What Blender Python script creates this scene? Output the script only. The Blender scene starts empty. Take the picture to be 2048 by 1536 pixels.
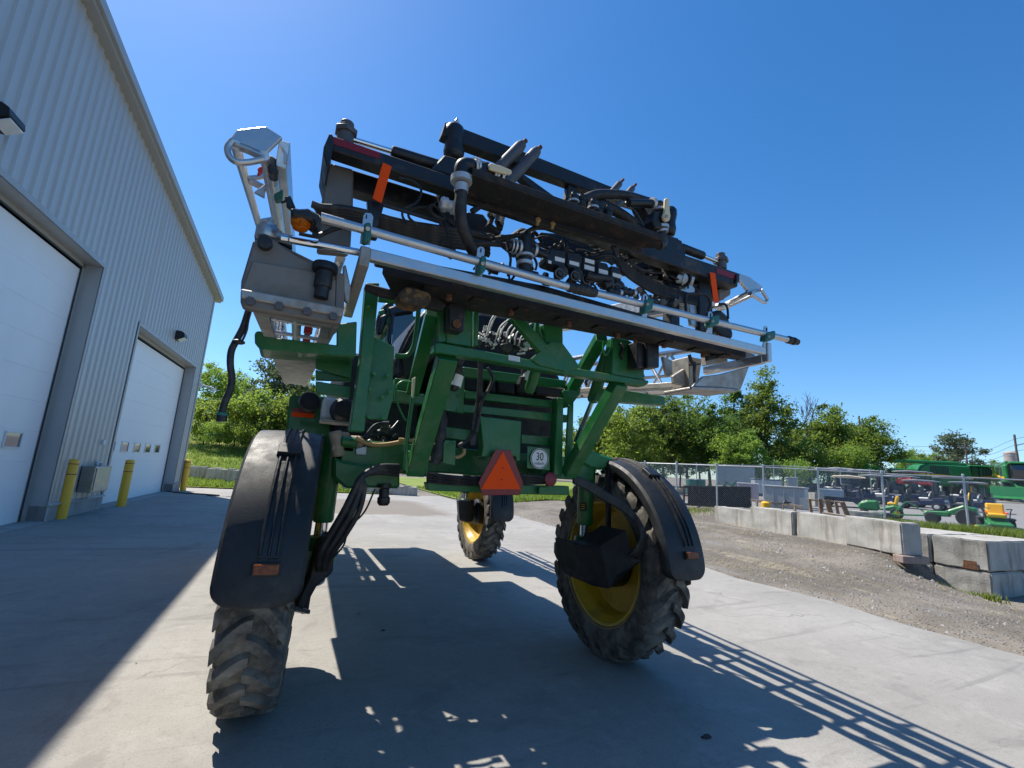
import bpy, bmesh, math, random
import numpy as np
from mathutils import Vector, Matrix, noise as mnoise
random.seed(7)
SC = bpy.context.scene
COL = SC.collection
R_ = math.radians

# ------------------------------------------------------------------ camera, sky, sun
EYE = Vector((0.0, 0.0, 1.75))
C_RIGHT = Vector((0.89898519, -0.43347063, 0.06268049))
C_DOWN = Vector((0.13512513, 0.13836794, -0.98111952))
C_FWD = Vector((0.41661353, 0.89048162, 0.18296351))
FPX = 930.0
cam = bpy.data.cameras.new('camera')
cam.sensor_fit = 'HORIZONTAL'; cam.sensor_width = 36.0; cam.lens = FPX / 2048 * 36.0
cam.clip_start = 0.05; cam.clip_end = 5000
camo = bpy.data.objects.new('camera', cam); COL.objects.link(camo)
m = Matrix.Identity(4)
for i in range(3):
    m[i][0] = C_RIGHT[i]; m[i][1] = -C_DOWN[i]; m[i][2] = -C_FWD[i]; m[i][3] = EYE[i]
camo.matrix_world = m
SC.camera = camo

SUN_DIR = Vector((-0.335, 0.548, 1.0)).normalized()       # from the ground towards the sun
SUN_EL = math.asin(SUN_DIR.z); SUN_AZ = math.atan2(SUN_DIR.x, SUN_DIR.y)
world = bpy.data.worlds.new("World"); SC.world = world; world.use_nodes = True
wn = world.node_tree; bg = wn.nodes['Background']
sky = wn.nodes.new('ShaderNodeTexSky'); sky.sky_type = 'NISHITA'; sky.sun_disc = False
sky.sun_elevation = SUN_EL; sky.sun_rotation = SUN_AZ
sky.air_density = 1.0; sky.dust_density = 0.3; sky.ozone_density = 2.5; sky.altitude = 100
hsv = wn.nodes.new('ShaderNodeHueSaturation'); hsv.inputs['Saturation'].default_value = 1.33; hsv.inputs['Value'].default_value = 1.0; hsv.inputs['Hue'].default_value = .5015
wco = wn.nodes.new('ShaderNodeTexCoord'); wsp = wn.nodes.new('ShaderNodeSeparateXYZ'); wmr = wn.nodes.new('ShaderNodeMapRange'); wmx = wn.nodes.new('ShaderNodeMix')
wmr.interpolation_type = 'SMOOTHSTEP'; wmr.inputs[1].default_value = -.02; wmr.inputs[2].default_value = .30; wmx.data_type = 'RGBA'
wmx.inputs[6].default_value = (.62, .80, 1.05, 1); wmx.inputs[7].default_value = (1, 1, 1, 1)
wml = wn.nodes.new('ShaderNodeMix'); wml.data_type = 'RGBA'; wml.blend_type = 'MULTIPLY'; wml.inputs[0].default_value = 1
wn.links.new(wco.outputs['Generated'], wsp.inputs[0]); wn.links.new(wsp.outputs[2], wmr.inputs[0]); wn.links.new(wmr.outputs[0], wmx.inputs[0])
wn.links.new(sky.outputs[0], hsv.inputs['Color']); wn.links.new(hsv.outputs[0], wml.inputs[6]); wn.links.new(wmx.outputs[2], wml.inputs[7]); wn.links.new(wml.outputs[2], bg.inputs[0]); bg.inputs[1].default_value = 0.128
sun = bpy.data.lights.new('sun', 'SUN'); sun.energy = 5.0; sun.angle = R_(0.53); sun.color = (1.0, 0.94, 0.84)
suno = bpy.data.objects.new('sun', sun); COL.objects.link(suno)
suno.rotation_euler = (-SUN_DIR).to_track_quat('-Z', 'Y').to_euler(); suno.location = (0, 0, 60)
SC.view_settings.view_transform = 'Standard'; SC.view_settings.look = 'None'
SC.view_settings.exposure = 0.52; SC.view_settings.gamma = 1.0; SC.view_settings.use_curve_mapping = False
SC.cycles.max_bounces = 6; SC.cycles.transparent_max_bounces = 24

# ------------------------------------------------------------------ measuring: a photo pixel to a place at a known depth
def ray(px, py):
    return C_RIGHT * ((px - 1024) / FPX) + C_DOWN * ((py - 768) / FPX) + C_FWD
def P(px, py, Y):
    d = ray(px, py); return EYE + d * (Y / d.y)
def D(px, py, depth):
    return EYE + ray(px, py) * depth
def c1(*p): return [(420 + x / 3.938, 220 + y / 3.938) for x, y in p]
def c2(*p): return [(860 + x / 3.938, 220 + y / 3.938) for x, y in p]
def c3(*p): return [(1200 + x / 3.491, 380 + y / 3.491) for x, y in p]
def c4(*p): return [(420 + x / 3.938, 560 + y / 3.938) for x, y in p]
def c5(*p): return [(800 + x / 3.938, 560 + y / 3.938) for x, y in p]
def c6(*p): return [(400 + x / 2.4, 840 + y / 2.4) for x, y in p]
def c7(*p): return [(860 + x / 3.0714, 860 + y / 3.0714) for x, y in p]
def PP(pts, Y):
    if not isinstance(Y, (list, tuple)): Y = [Y] * len(pts)
    return [P(p[0], p[1], y) for p, y in zip(pts, Y)]

# ------------------------------------------------------------------ materials
MATS = {}
def nd(t, kind, **kw):
    n = t.nodes.new(kind)
    for k, v in kw.items(): setattr(n, k, v)
    return n
def mix(t, fac, a, b, blend='MIX'):
    n = nd(t, 'ShaderNodeMix', data_type='RGBA', blend_type=blend)
    for s, v in ((n.inputs[0], fac), (n.inputs[6], a), (n.inputs[7], b)):
        if hasattr(v, 'is_linked'): t.links.new(v, s)
        else: s.default_value = v if not isinstance(v, tuple) or len(v) == 4 else (*v, 1)
    return n.outputs[2]
def noise(t, co, scale, detail=4, rough=.55, dist=0):
    n = nd(t, 'ShaderNodeTexNoise'); n.inputs['Scale'].default_value = scale
    n.inputs['Detail'].default_value = detail; n.inputs['Roughness'].default_value = rough
    n.inputs['Distortion'].default_value = dist
    t.links.new(co, n.inputs['Vector']); return n.outputs['Fac']
def ramp(t, fac, a, b, va=0.0, vb=1.0):
    n = nd(t, 'ShaderNodeMapRange', interpolation_type='SMOOTHSTEP')
    t.links.new(fac, n.inputs[0])
    n.inputs[1].default_value = a; n.inputs[2].default_value = b; n.inputs[3].default_value = va; n.inputs[4].default_value = vb
    return n.outputs[0]
def math_(t, op, a, b=None):
    n = nd(t, 'ShaderNodeMath', operation=op)
    for s, v in ((n.inputs[0], a), (n.inputs[1], b)):
        if v is None: continue
        if hasattr(v, 'is_linked'): t.links.new(v, s)
        else: s.default_value = v
    return n.outputs[0]
def newmat(name):
    m = bpy.data.materials.new(name); m.use_nodes = True; t = m.node_tree
    b = t.nodes['Principled BSDF']; co = nd(t, 'ShaderNodeTexCoord').outputs['Object']
    MATS[name] = m
    return m, t, b, co
def bump(t, b, h, strength, dist=.01):
    n = nd(t, 'ShaderNodeBump'); n.inputs['Strength'].default_value = strength; n.inputs['Distance'].default_value = dist
    t.links.new(h, n.inputs['Height']); t.links.new(n.outputs[0], b.inputs['Normal'])
def paint(name, col, rough=.5, metal=0.0, var=.18, scale=6, dirt=None, damt=.5, dscale=5, d0=.5, d1=.75, bmp=0.0, bscale=60, coat=0.0):
    m, t, b, co = newmat(name)
    lo = tuple(c * (1 - var) for c in col); hi = tuple(min(1, c * (1 + var)) for c in col)
    c = mix(t, noise(t, co, scale, 5, .6), lo, hi)
    rv = ramp(t, noise(t, co, scale * 2.3, 6, .65), .3, .7, max(.05, rough - .1), min(1, rough + .12))
    if dirt:
        f = math_(t, 'MULTIPLY', ramp(t, noise(t, co, dscale, 8, .68, .4), d0, d1), damt)
        c = mix(t, f, c, dirt)
        rv = math_(t, 'ADD', rv, math_(t, 'MULTIPLY', f, .3))
        if metal:
            t.links.new(math_(t, 'MULTIPLY', math_(t, 'SUBTRACT', 1.0, f), metal), b.inputs['Metallic'])
    else: b.inputs['Metallic'].default_value = metal
    t.links.new(c, b.inputs['Base Color']); t.links.new(rv, b.inputs['Roughness'])
    if coat: b.inputs['Coat Weight'].default_value = coat
    if bmp: bump(t, b, noise(t, co, bscale, 6, .7), bmp)
    return m
DUST = (.30, .25, .18); MUD = (.16, .12, .08); RUST = (.18, .07, .03)
paint('green', (.007, .125, .026), .42, 0, .28, 3, DUST, .34, 3.5, .46, .8, .08, 90, coat=.15)
paint('green_far', (.016, .17, .045), .42, 0, .2, 2, DUST, .2, 2)
paint('dirt_rust', (.05, .035, .022), .9, 0, .6, 9, (.26, .14, .05), .8, 14, .46, .62, .8, 30)
paint('root_panel', (.25, .225, .195), .6, .2, .2, 3, (.17, .13, .09), .6, 5, .42, .72, .2, 40)
paint('black_steel', (.012, .013, .016), .45, 0, .3, 6, MUD, .45, 6, .52, .72, .15, 60)
paint('rack_rust', (.016, .015, .014), .7, 0, .4, 7, (.11, .06, .035), .55, 9, .52, .68, .4, 40)
paint('black_plastic', (.012, .013, .015), .42, 0, .3, 8, DUST, .12, 7, .5, .8, .08, 120)
paint('fender_plastic', (.011, .013, .016), .52, 0, .25, 3, (.22, .215, .20), .20, 3.2, .48, .8, .25, 160)
paint('hose', (.018, .018, .019), .55, 0, .3, 10, (.20, .17, .13), .35, 9, .45, .75)
paint('alu', (.56, .56, .56), .38, .85, .08, 9, (.34, .30, .25), .35, 7, .58, .8, .06, 70)
paint('alu_dirty', (.42, .40, .37), .5, .7, .15, 5, (.24, .19, .14), .65, 7, .4, .7, .15, 50)
paint('root_metal', (.20, .18, .16), .55, .3, .2, 4, (.25, .20, .15), .5, 6, .42, .75, .2, 40)
paint('chrome', (.75, .76, .78), .14, 1.0, .04, 5)
paint('zinc', (.45, .46, .47), .38, .9, .12, 14)
paint('rusty', (.20, .09, .045), .85, 0, .4, 30, (.05, .03, .02), .7, 40, .4, .6)
paint('clamp_ring', (.55, .56, .57), .4, .5, .1, 20)
paint('teal', (.02, .14, .115), .5, 0, .15, 10)
paint('cream', (.72, .60, .38), .5, 0, .1, 10, DUST, .2, 12)
paint('orange', (1.0, .085, .006), .6, 0, .04, 8)
MATS['orange'].node_tree.nodes['Principled BSDF'].inputs['Specular IOR Level'].default_value = .15
paint('deep_black', (.006, .007, .009), .62, 0, .3, 4, DUST, .05, 5)
paint('red_reflector', (.22, .008, .012), .3, 0, .2, 40)
paint('red_plastic', (.5, .02, .02), .4)
paint('dull_red', (.20, .02, .03), .45)
paint('white', (.72, .72, .70), .5, 0, .06, 6, DUST, .2, 8)
paint('label_white', (.75, .75, .73), .5, 0, .05, 5)
paint('black_ink', (.01, .01, .01), .6)
paint('yellow_rim', (.60, .36, .012), .42, 0, .15, 3, (.16, .11, .05), .6, 3.5, .45, .72, .1, 40)
paint('yellow', (.80, .44, .012), .5, 0, .1, 4, (.3, .2, .08), .25, 6)
paint('bollard_yellow', (.86, .47, .03), .42, 0, .06, 3, (.35, .25, .1), .2, 5, .55, .8)
paint('tan_hose', (.42, .27, .10), .45, 0, .12, 12)
paint('grey_canister', (.11, .10, .10), .5, .3, .2, 9, DUST, .3, 9)
paint('mirror_glass', (.5, .52, .55), .08, 1.0, .02)
paint('navy', (.012, .02, .055), .3, 0, .2, 5, coat=.4)
paint('seat_white', (.72, .70, .66), .6)
paint('roof_grey', (.15, .17, .21), .4)
paint('beige', (.62, .52, .38), .55)
paint('blue_grey', (.22, .28, .33), .55, 0, .15, 3)
paint('galv', (.46, .48, .50), .45, .55, .12, 3, (.25, .22, .2), .2, 4)
paint('tyre_small', (.016, .016, .017), .8)
paint('hub_white', (.55, .56, .57), .4, .4)
paint('wood', (.26, .15, .08), .8, 0, .35, 5, (.45, .36, .26), .5, 9, .45, .7, .4, 40)
paint('timber_grey', (.34, .27, .20), .85, 0, .3, 7, (.5, .42, .32), .4, 12, .45, .7, .3, 40)
paint('metal_wall_trim', (.40, .395, .385), .45, .2, .05, 2)
paint('door_white', (.86, .86, .86), .45, 0, .02, 1.2, (.55, .55, .54), .08, 1.5, .5, .9)
paint('box_steel', (.34, .36, .37), .35, .8, .12, 4)
paint('crate_black', (.015, .014, .014), .6, 0, .4, 4, RUST, .4, 6)
paint('pole_wood', (.13, .10, .08), .9, 0, .3, 2)
paint('silo', (.36, .30, .27), .8, 0, .15, .5)
paint('pink_wrap', (.55, .42, .42), .6, 0, .3, 5)
paint('barrel_teal', (.02, .13, .10), .45)
paint('dark_box', (.03, .035, .04), .55)
paint('lamp_bronze', (.02, .02, .024), .4, .3)
paint('lamp_lens', (.75, .78, .80), .15)
paint('bark', (.075, .058, .042), .9, 0, .4, 5, (.2, .19, .16), .4, 4, .5, .7, .6, 25)
paint('red_tarp', (.35, .03, .03), .6)

def glassy(name, col, rough=.05):
    m, t, b, co = newmat(name)
    b.inputs['Base Color'].default_value = (*col, 1); b.inputs['Roughness'].default_value = rough
    b.inputs['Metallic'].default_value = 0; b.inputs['Specular IOR Level'].default_value = .9
    b.inputs['Coat Weight'].default_value = .6
glassy('dark_glass', (.02, .03, .035)); glassy('window_tan', (.16, .12, .07)); glassy('window_blue', (.07, .10, .14))
def amber(name, col, tr):
    m, t, b, co = newmat(name)
    v = mix(t, ramp(t, noise(t, co, 55, 3, .5, 1.0), .3, .7), tuple(c * .5 for c in col), col)
    t.links.new(v, b.inputs['Base Color']); b.inputs['Roughness'].default_value = .12
    b.inputs['Transmission Weight'].default_value = tr; b.inputs['IOR'].default_value = 1.35
m, t, b, co = newmat('amber_lens')
v = mix(t, ramp(t, noise(t, co, 40, 3, .5, 1.5), .35, .65), (.85, .16, .0), (1.0, .45, .02))
t.links.new(v, b.inputs['Base Color']); b.inputs['Roughness'].default_value = .1
tl = nd(t, 'ShaderNodeBsdfTranslucent'); t.links.new(v, tl.inputs['Color'])
ms = nd(t, 'ShaderNodeMixShader'); ms.inputs[0].default_value = .7
t.links.new(b.outputs[0], ms.inputs[1]); t.links.new(tl.outputs[0], ms.inputs[2]); t.links.new(ms.outputs[0], t.nodes['Material Output'].inputs['Surface'])
amber('amber_reflector', (.35, .09, .01), .1)
m, t, b, co = newmat('clear_glass')
b.inputs['Base Color'].default_value = (.55, .68, .68, 1); b.inputs['Roughness'].default_value = .02
b.inputs['Transmission Weight'].default_value = 1; b.inputs['IOR'].default_value = 1.02; b.inputs['Specular IOR Level'].default_value = .8

# tyre: dusty rubber
m, t, b, co = newmat('tyre')
n1 = noise(t, co, 3.5, 8, .65, .3); n2 = noise(t, co, 14, 6, .7)
c = mix(t, ramp(t, n1, .38, .72), (.055, .051, .046), (.235, .212, .175))
c = mix(t, math_(t, 'MULTIPLY', ramp(t, n2, .45, .75), .55), c, (.29, .26, .21))
t.links.new(c, b.inputs['Base Color']); b.inputs['Roughness'].default_value = .85
bump(t, b, n2, .3, .006)
# corrugated steel sheet
m, t, b, co = newmat('siding')
mp = nd(t, 'ShaderNodeMapping'); mp.inputs['Scale'].default_value = (.6, .6, .12); t.links.new(co, mp.inputs[0])
c = mix(t, noise(t, mp.outputs[0], 2.5, 5, .6), (.43, .42, .405), (.52, .51, .495))
t.links.new(c, b.inputs['Base Color']); sz = nd(t, 'ShaderNodeSeparateXYZ'); t.links.new(co, sz.inputs[0])
mp3 = nd(t, 'ShaderNodeMapping'); mp3.inputs['Scale'].default_value = (5, 5, .35); t.links.new(co, mp3.inputs[0])
gr = math_(t, 'MULTIPLY', ramp(t, sz.outputs[2], -6.2, -3.2, 1, 0), ramp(t, noise(t, mp3.outputs[0], 1.5, 6, .65), .4, .7))
c = mix(t, math_(t, 'MULTIPLY', gr, .30), c, (.22, .20, .17))
c = mix(t, math_(t, 'MULTIPLY', ramp(t, noise(t, mp3.outputs[0], .8, 6, .6), .55, .75), .22), c, (.30, .29, .28))
t.links.new(c, b.inputs['Base Color'])
b.inputs['Roughness'].default_value = .42; b.inputs['Metallic'].default_value = .25
# concrete blocks
def concrete(name, ca, cb, stain):
    m, t, b, co = newmat(name)
    mp = nd(t, 'ShaderNodeMapping'); mp.inputs['Scale'].default_value = (3, 3, .45); t.links.new(co, mp.inputs[0])
    c = mix(t, ramp(t, noise(t, co, 2.2, 8, .65), .3, .7), ca, cb)
    c = mix(t, math_(t, 'MULTIPLY', ramp(t, noise(t, mp.outputs[0], 1.6, 6, .6), .48, .7), .75), c, stain)
    g = noise(t, co, 26, 8, .75)
    c = mix(t, math_(t, 'MULTIPLY', ramp(t, g, .55, .75), .35), c, tuple(x * .5 for x in ca))
    t.links.new(c, b.inputs['Base Color']); b.inputs['Roughness'].default_value = .9
    bump(t, b, g, .55, .02)
concrete('concrete_block', (.33, .32, .29), (.45, .43, .39), (.19, .165, .13))
concrete('concrete_base', (.28, .28, .27), (.38, .37, .35), (.2, .19, .17))
concrete('concrete_red', (.30, .22, .19), (.38, .29, .25), (.2, .14, .12))
# concrete pad
m, t, b, co = newmat('pad')
n1 = noise(t, co, .35, 8, .6, .3); n2 = noise(t, co, 2.6, 8, .7); n3 = noise(t, co, 75, 4, .7)
c = mix(t, ramp(t, n1, .35, .68), (.262, .249, .226), (.335, .319, .292))
c = mix(t, math_(t, 'MULTIPLY', ramp(t, n2, .48, .72), .45), c, (.40, .38, .35))
c = mix(t, math_(t, 'MULTIPLY', ramp(t, n3, .50, .68), .38), c, (.12, .117, .11))
n4 = noise(t, co, 9, 8, .75, .5)
c = mix(t, math_(t, 'MULTIPLY', ramp(t, n4, .5, .7), .40), c, (.18, .172, .16))
c = mix(t, math_(t, 'MULTIPLY', ramp(t, noise(t, co, .9, 9, .7, 1.5), .54, .66), .45), c, (.17, .163, .15))
mp = nd(t, 'ShaderNodeMapping'); mp.inputs['Rotation'].default_value = (0, 0, R_(-24)); mp.inputs['Scale'].default_value = (.25, 2.2, 1); t.links.new(co, mp.inputs[0])
st = noise(t, mp.outputs[0], 1.3, 8, .7, .8)
c = mix(t, math_(t, 'MULTIPLY', ramp(t, st, .54, .68), .5), c, (.155, .148, .137))
mp2 = nd(t, 'ShaderNodeMapping'); mp2.inputs['Rotation'].default_value = (0, 0, R_(58)); mp2.inputs['Scale'].default_value = (.3, 1.6, 1); t.links.new(co, mp2.inputs[0])
st2 = noise(t, mp2.outputs[0], 1.0, 7, .7, 1.2)
c = mix(t, math_(t, 'MULTIPLY', ramp(t, st2, .60, .74), .45), c, (.33, .32, .30))
# hairline cracks
vo = nd(t, 'ShaderNodeTexVoronoi', feature='DISTANCE_TO_EDGE'); vo.inputs['Scale'].default_value = .33
wv = nd(t, 'ShaderNodeVectorMath', operation='ADD'); nn = nd(t, 'ShaderNodeTexNoise'); nn.inputs['Scale'].default_value = 1.4; nn.inputs['Detail'].default_value = 6
t.links.new(co, nn.inputs['Vector']); t.links.new(co, wv.inputs[0]); t.links.new(nn.outputs['Color'], wv.inputs[1]); t.links.new(wv.outputs[0], vo.inputs['Vector'])
ck = math_(t, 'MULTIPLY', ramp(t, vo.outputs['Distance'], .0, .006, 1, 0), ramp(t, n1, .5, .6))
c = mix(t, math_(t, 'MULTIPLY', ck, .6), c, (.10, .10, .10))
# water stain in front of the far blocks
sx = nd(t, 'ShaderNodeSeparateXYZ'); t.links.new(co, sx.inputs[0])
wy = math_(t, 'ADD', sx.outputs[1], math_(t, 'MULTIPLY', noise(t, co, .8, 5), 2.0))
wet = math_(t, 'MULTIPLY', ramp(t, wy, 17.5, 17.8), ramp(t, wy, 23.3, 24.3, 1, 0))
wet = math_(t, 'MULTIPLY', wet, ramp(t, sx.outputs[0], .2, .9)); wet = math_(t, 'MULTIPLY', wet, ramp(t, sx.outputs[0], 5.3, 6.4, 1, 0))
c = mix(t, math_(t, 'MULTIPLY', wet, .85), c, (.19, .14, .08))
t.links.new(c, b.inputs['Base Color'])
t.links.new(ramp(t, wet, 0, 1, .82, .55), b.inputs['Roughness'])
hh = math_(t, 'ADD', math_(t, 'MULTIPLY', n3, .6), n2)
bump(t, b, hh, .6, .008)
# gravel
m, t, b, co = newmat('gravel')
n1 = noise(t, co, .45, 8, .65, .4)
c = mix(t, ramp(t, n1, .35, .65), (.125, .107, .083), (.225, .197, .16))
mp = nd(t, 'ShaderNodeMapping'); mp.inputs['Rotation'].default_value = (0, 0, R_(15)); mp.inputs['Scale'].default_value = (1.5, .25, 1); t.links.new(co, mp.inputs[0])
st = noise(t, mp.outputs[0], .9, 7, .7, 1.0)
c = mix(t, math_(t, 'MULTIPLY', math_(t, 'MULTIPLY', ramp(t, st, .54, .66), ramp(t, noise(t, co, 2.2, 6, .7), .4, .6)), .7), c, (.36, .31, .22))
st3 = noise(t, mp.outputs[0], 1.7, 6, .6, .5)
c = mix(t, math_(t, 'MULTIPLY', ramp(t, st3, .56, .7), .6), c, (.20, .21, .22))
vo = nd(t, 'ShaderNodeTexVoronoi'); vo.inputs['Scale'].default_value = 22; t.links.new(co, vo.inputs['Vector'])
pb = math_(t, 'MULTIPLY', ramp(t, vo.outputs['Distance'], .15, .5, 1, 0), ramp(t, noise(t, co, 9, 3), .4, .65))
c = mix(t, math_(t, 'MULTIPLY', pb, .55), c, mix(t, ramp(t, vo.outputs['Color'], .2, .8), (.12, .11, .11), (.5, .48, .46)))
t.links.new(c, b.inputs['Base Color']); b.inputs['Roughness'].default_value = .95
bump(t, b, math_(t, 'ADD', pb, noise(t, co, 5, 8, .7)), .8, .05)
# yard tarmac, pale and dusty
m, t, b, co = newmat('yard_tarmac')
c = mix(t, noise(t, co, .25, 7, .6), (.17, .165, .16), (.25, .24, .235))
c = mix(t, math_(t, 'MULTIPLY', ramp(t, noise(t, co, 1.5, 6), .5, .7), .3), c, (.32, .30, .27))
t.links.new(c, b.inputs['Base Color']); b.inputs['Roughness'].default_value = .9
# grass ground
m, t, b, co = newmat('grass_ground')
n1 = noise(t, co, .22, 8, .65); n2 = noise(t, co, 3.0, 8, .75)
c = mix(t, ramp(t, n1, .35, .65), (.13, .195, .022), (.215, .26, .04))
c = mix(t, math_(t, 'MULTIPLY', ramp(t, n2, .5, .72), .7), c, (.085, .145, .018))
mp = nd(t, 'ShaderNodeMapping'); mp.inputs['Scale'].default_value = (.25, 1.2, 1); t.links.new(co, mp.inputs[0])
c = mix(t, math_(t, 'MULTIPLY', ramp(t, noise(t, mp.outputs[0], .33, 6, .6), .56, .68), .65), c, (.29, .24, .10))
t.links.new(c, b.inputs['Base Color']); b.inputs['Roughness'].default_value = .95
bump(t, b, n2, .9, .08)
# leaves, thin and lit through
def leaf(name, ca, cb, tr=(.25, .35, .03), trf=.35):
    m, t, b, co = newmat(name)
    oi = nd(t, 'ShaderNodeObjectInfo')
    c = mix(t, ramp(t, noise(t, co, .55, 5, .6), .3, .7), ca, cb)
    c = mix(t, math_(t, 'MULTIPLY', ramp(t, noise(t, co, 4, 3), .4, .7), .4), c, tuple(x * .6 for x in ca))
    hs = nd(t, 'ShaderNodeHueSaturation'); t.links.new(c, hs.inputs['Color'])
    t.links.new(ramp(t, oi.outputs['Random'], 0, 1, .475, .515), hs.inputs['Hue']); t.links.new(ramp(t, oi.outputs['Random'], 0, 1, .8, 1.2), hs.inputs['Value'])
    t.links.new(hs.outputs[0], b.inputs['Base Color']); b.inputs['Roughness'].default_value = .6
    tl = nd(t, 'ShaderNodeBsdfTranslucent'); t.links.new(mix(t, .5, hs.outputs[0], tr), tl.inputs['Color'])
    ms = nd(t, 'ShaderNodeMixShader'); ms.inputs[0].default_value = trf
    t.links.new(b.outputs[0], ms.inputs[1]); t.links.new(tl.outputs[0], ms.inputs[2])
    t.links.new(ms.outputs[0], t.nodes['Material Output'].inputs['Surface'])
leaf('leaf_mid', (.075, .14, .022), (.12, .195, .035), (.42, .54, .07), .52)
leaf('leaf_bright', (.115, .19, .028), (.185, .265, .045), (.50, .68, .10), .54)
leaf('leaf_dark', (.048, .10, .02), (.085, .15, .03), (.32, .46, .06), .5)
leaf('leaf_silver', (.07, .105, .06), (.12, .16, .09), (.25, .32, .1))
leaf('weed', (.09, .16, .02), (.16, .23, .035), (.42, .52, .07), .45)
leaf('straw', (.36, .28, .13), (.48, .38, .20), (.5, .4, .2), .2)
# chain link: a woven wire pattern with open diamonds
m, t, b, co = newmat('chain_link')
uv = nd(t, 'ShaderNodeTexCoord').outputs['UV']; sx = nd(t, 'ShaderNodeSeparateXYZ'); t.links.new(uv, sx.inputs[0])
def wire(sgn):
    s = math_(t, 'ADD' if sgn > 0 else 'SUBTRACT', sx.outputs[0], sx.outputs[1])
    f = math_(t, 'FRACT', math_(t, 'DIVIDE', s, .085))
    return math_(t, 'LESS_THAN', math_(t, 'ABSOLUTE', math_(t, 'SUBTRACT', f, .5)), .027)
w = math_(t, 'MAXIMUM', wire(1), wire(-1))
b.inputs['Base Color'].default_value = (.5, .52, .54, 1); b.inputs['Roughness'].default_value = .5; b.inputs['Metallic'].default_value = .4
t.links.new(w, b.inputs['Alpha'])
paint('stone', (.28, .26, .24), .9, 0, .5, 1.5)
paint('dark_clod', (.05, .045, .04), .9, 0, .4, 3)

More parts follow.
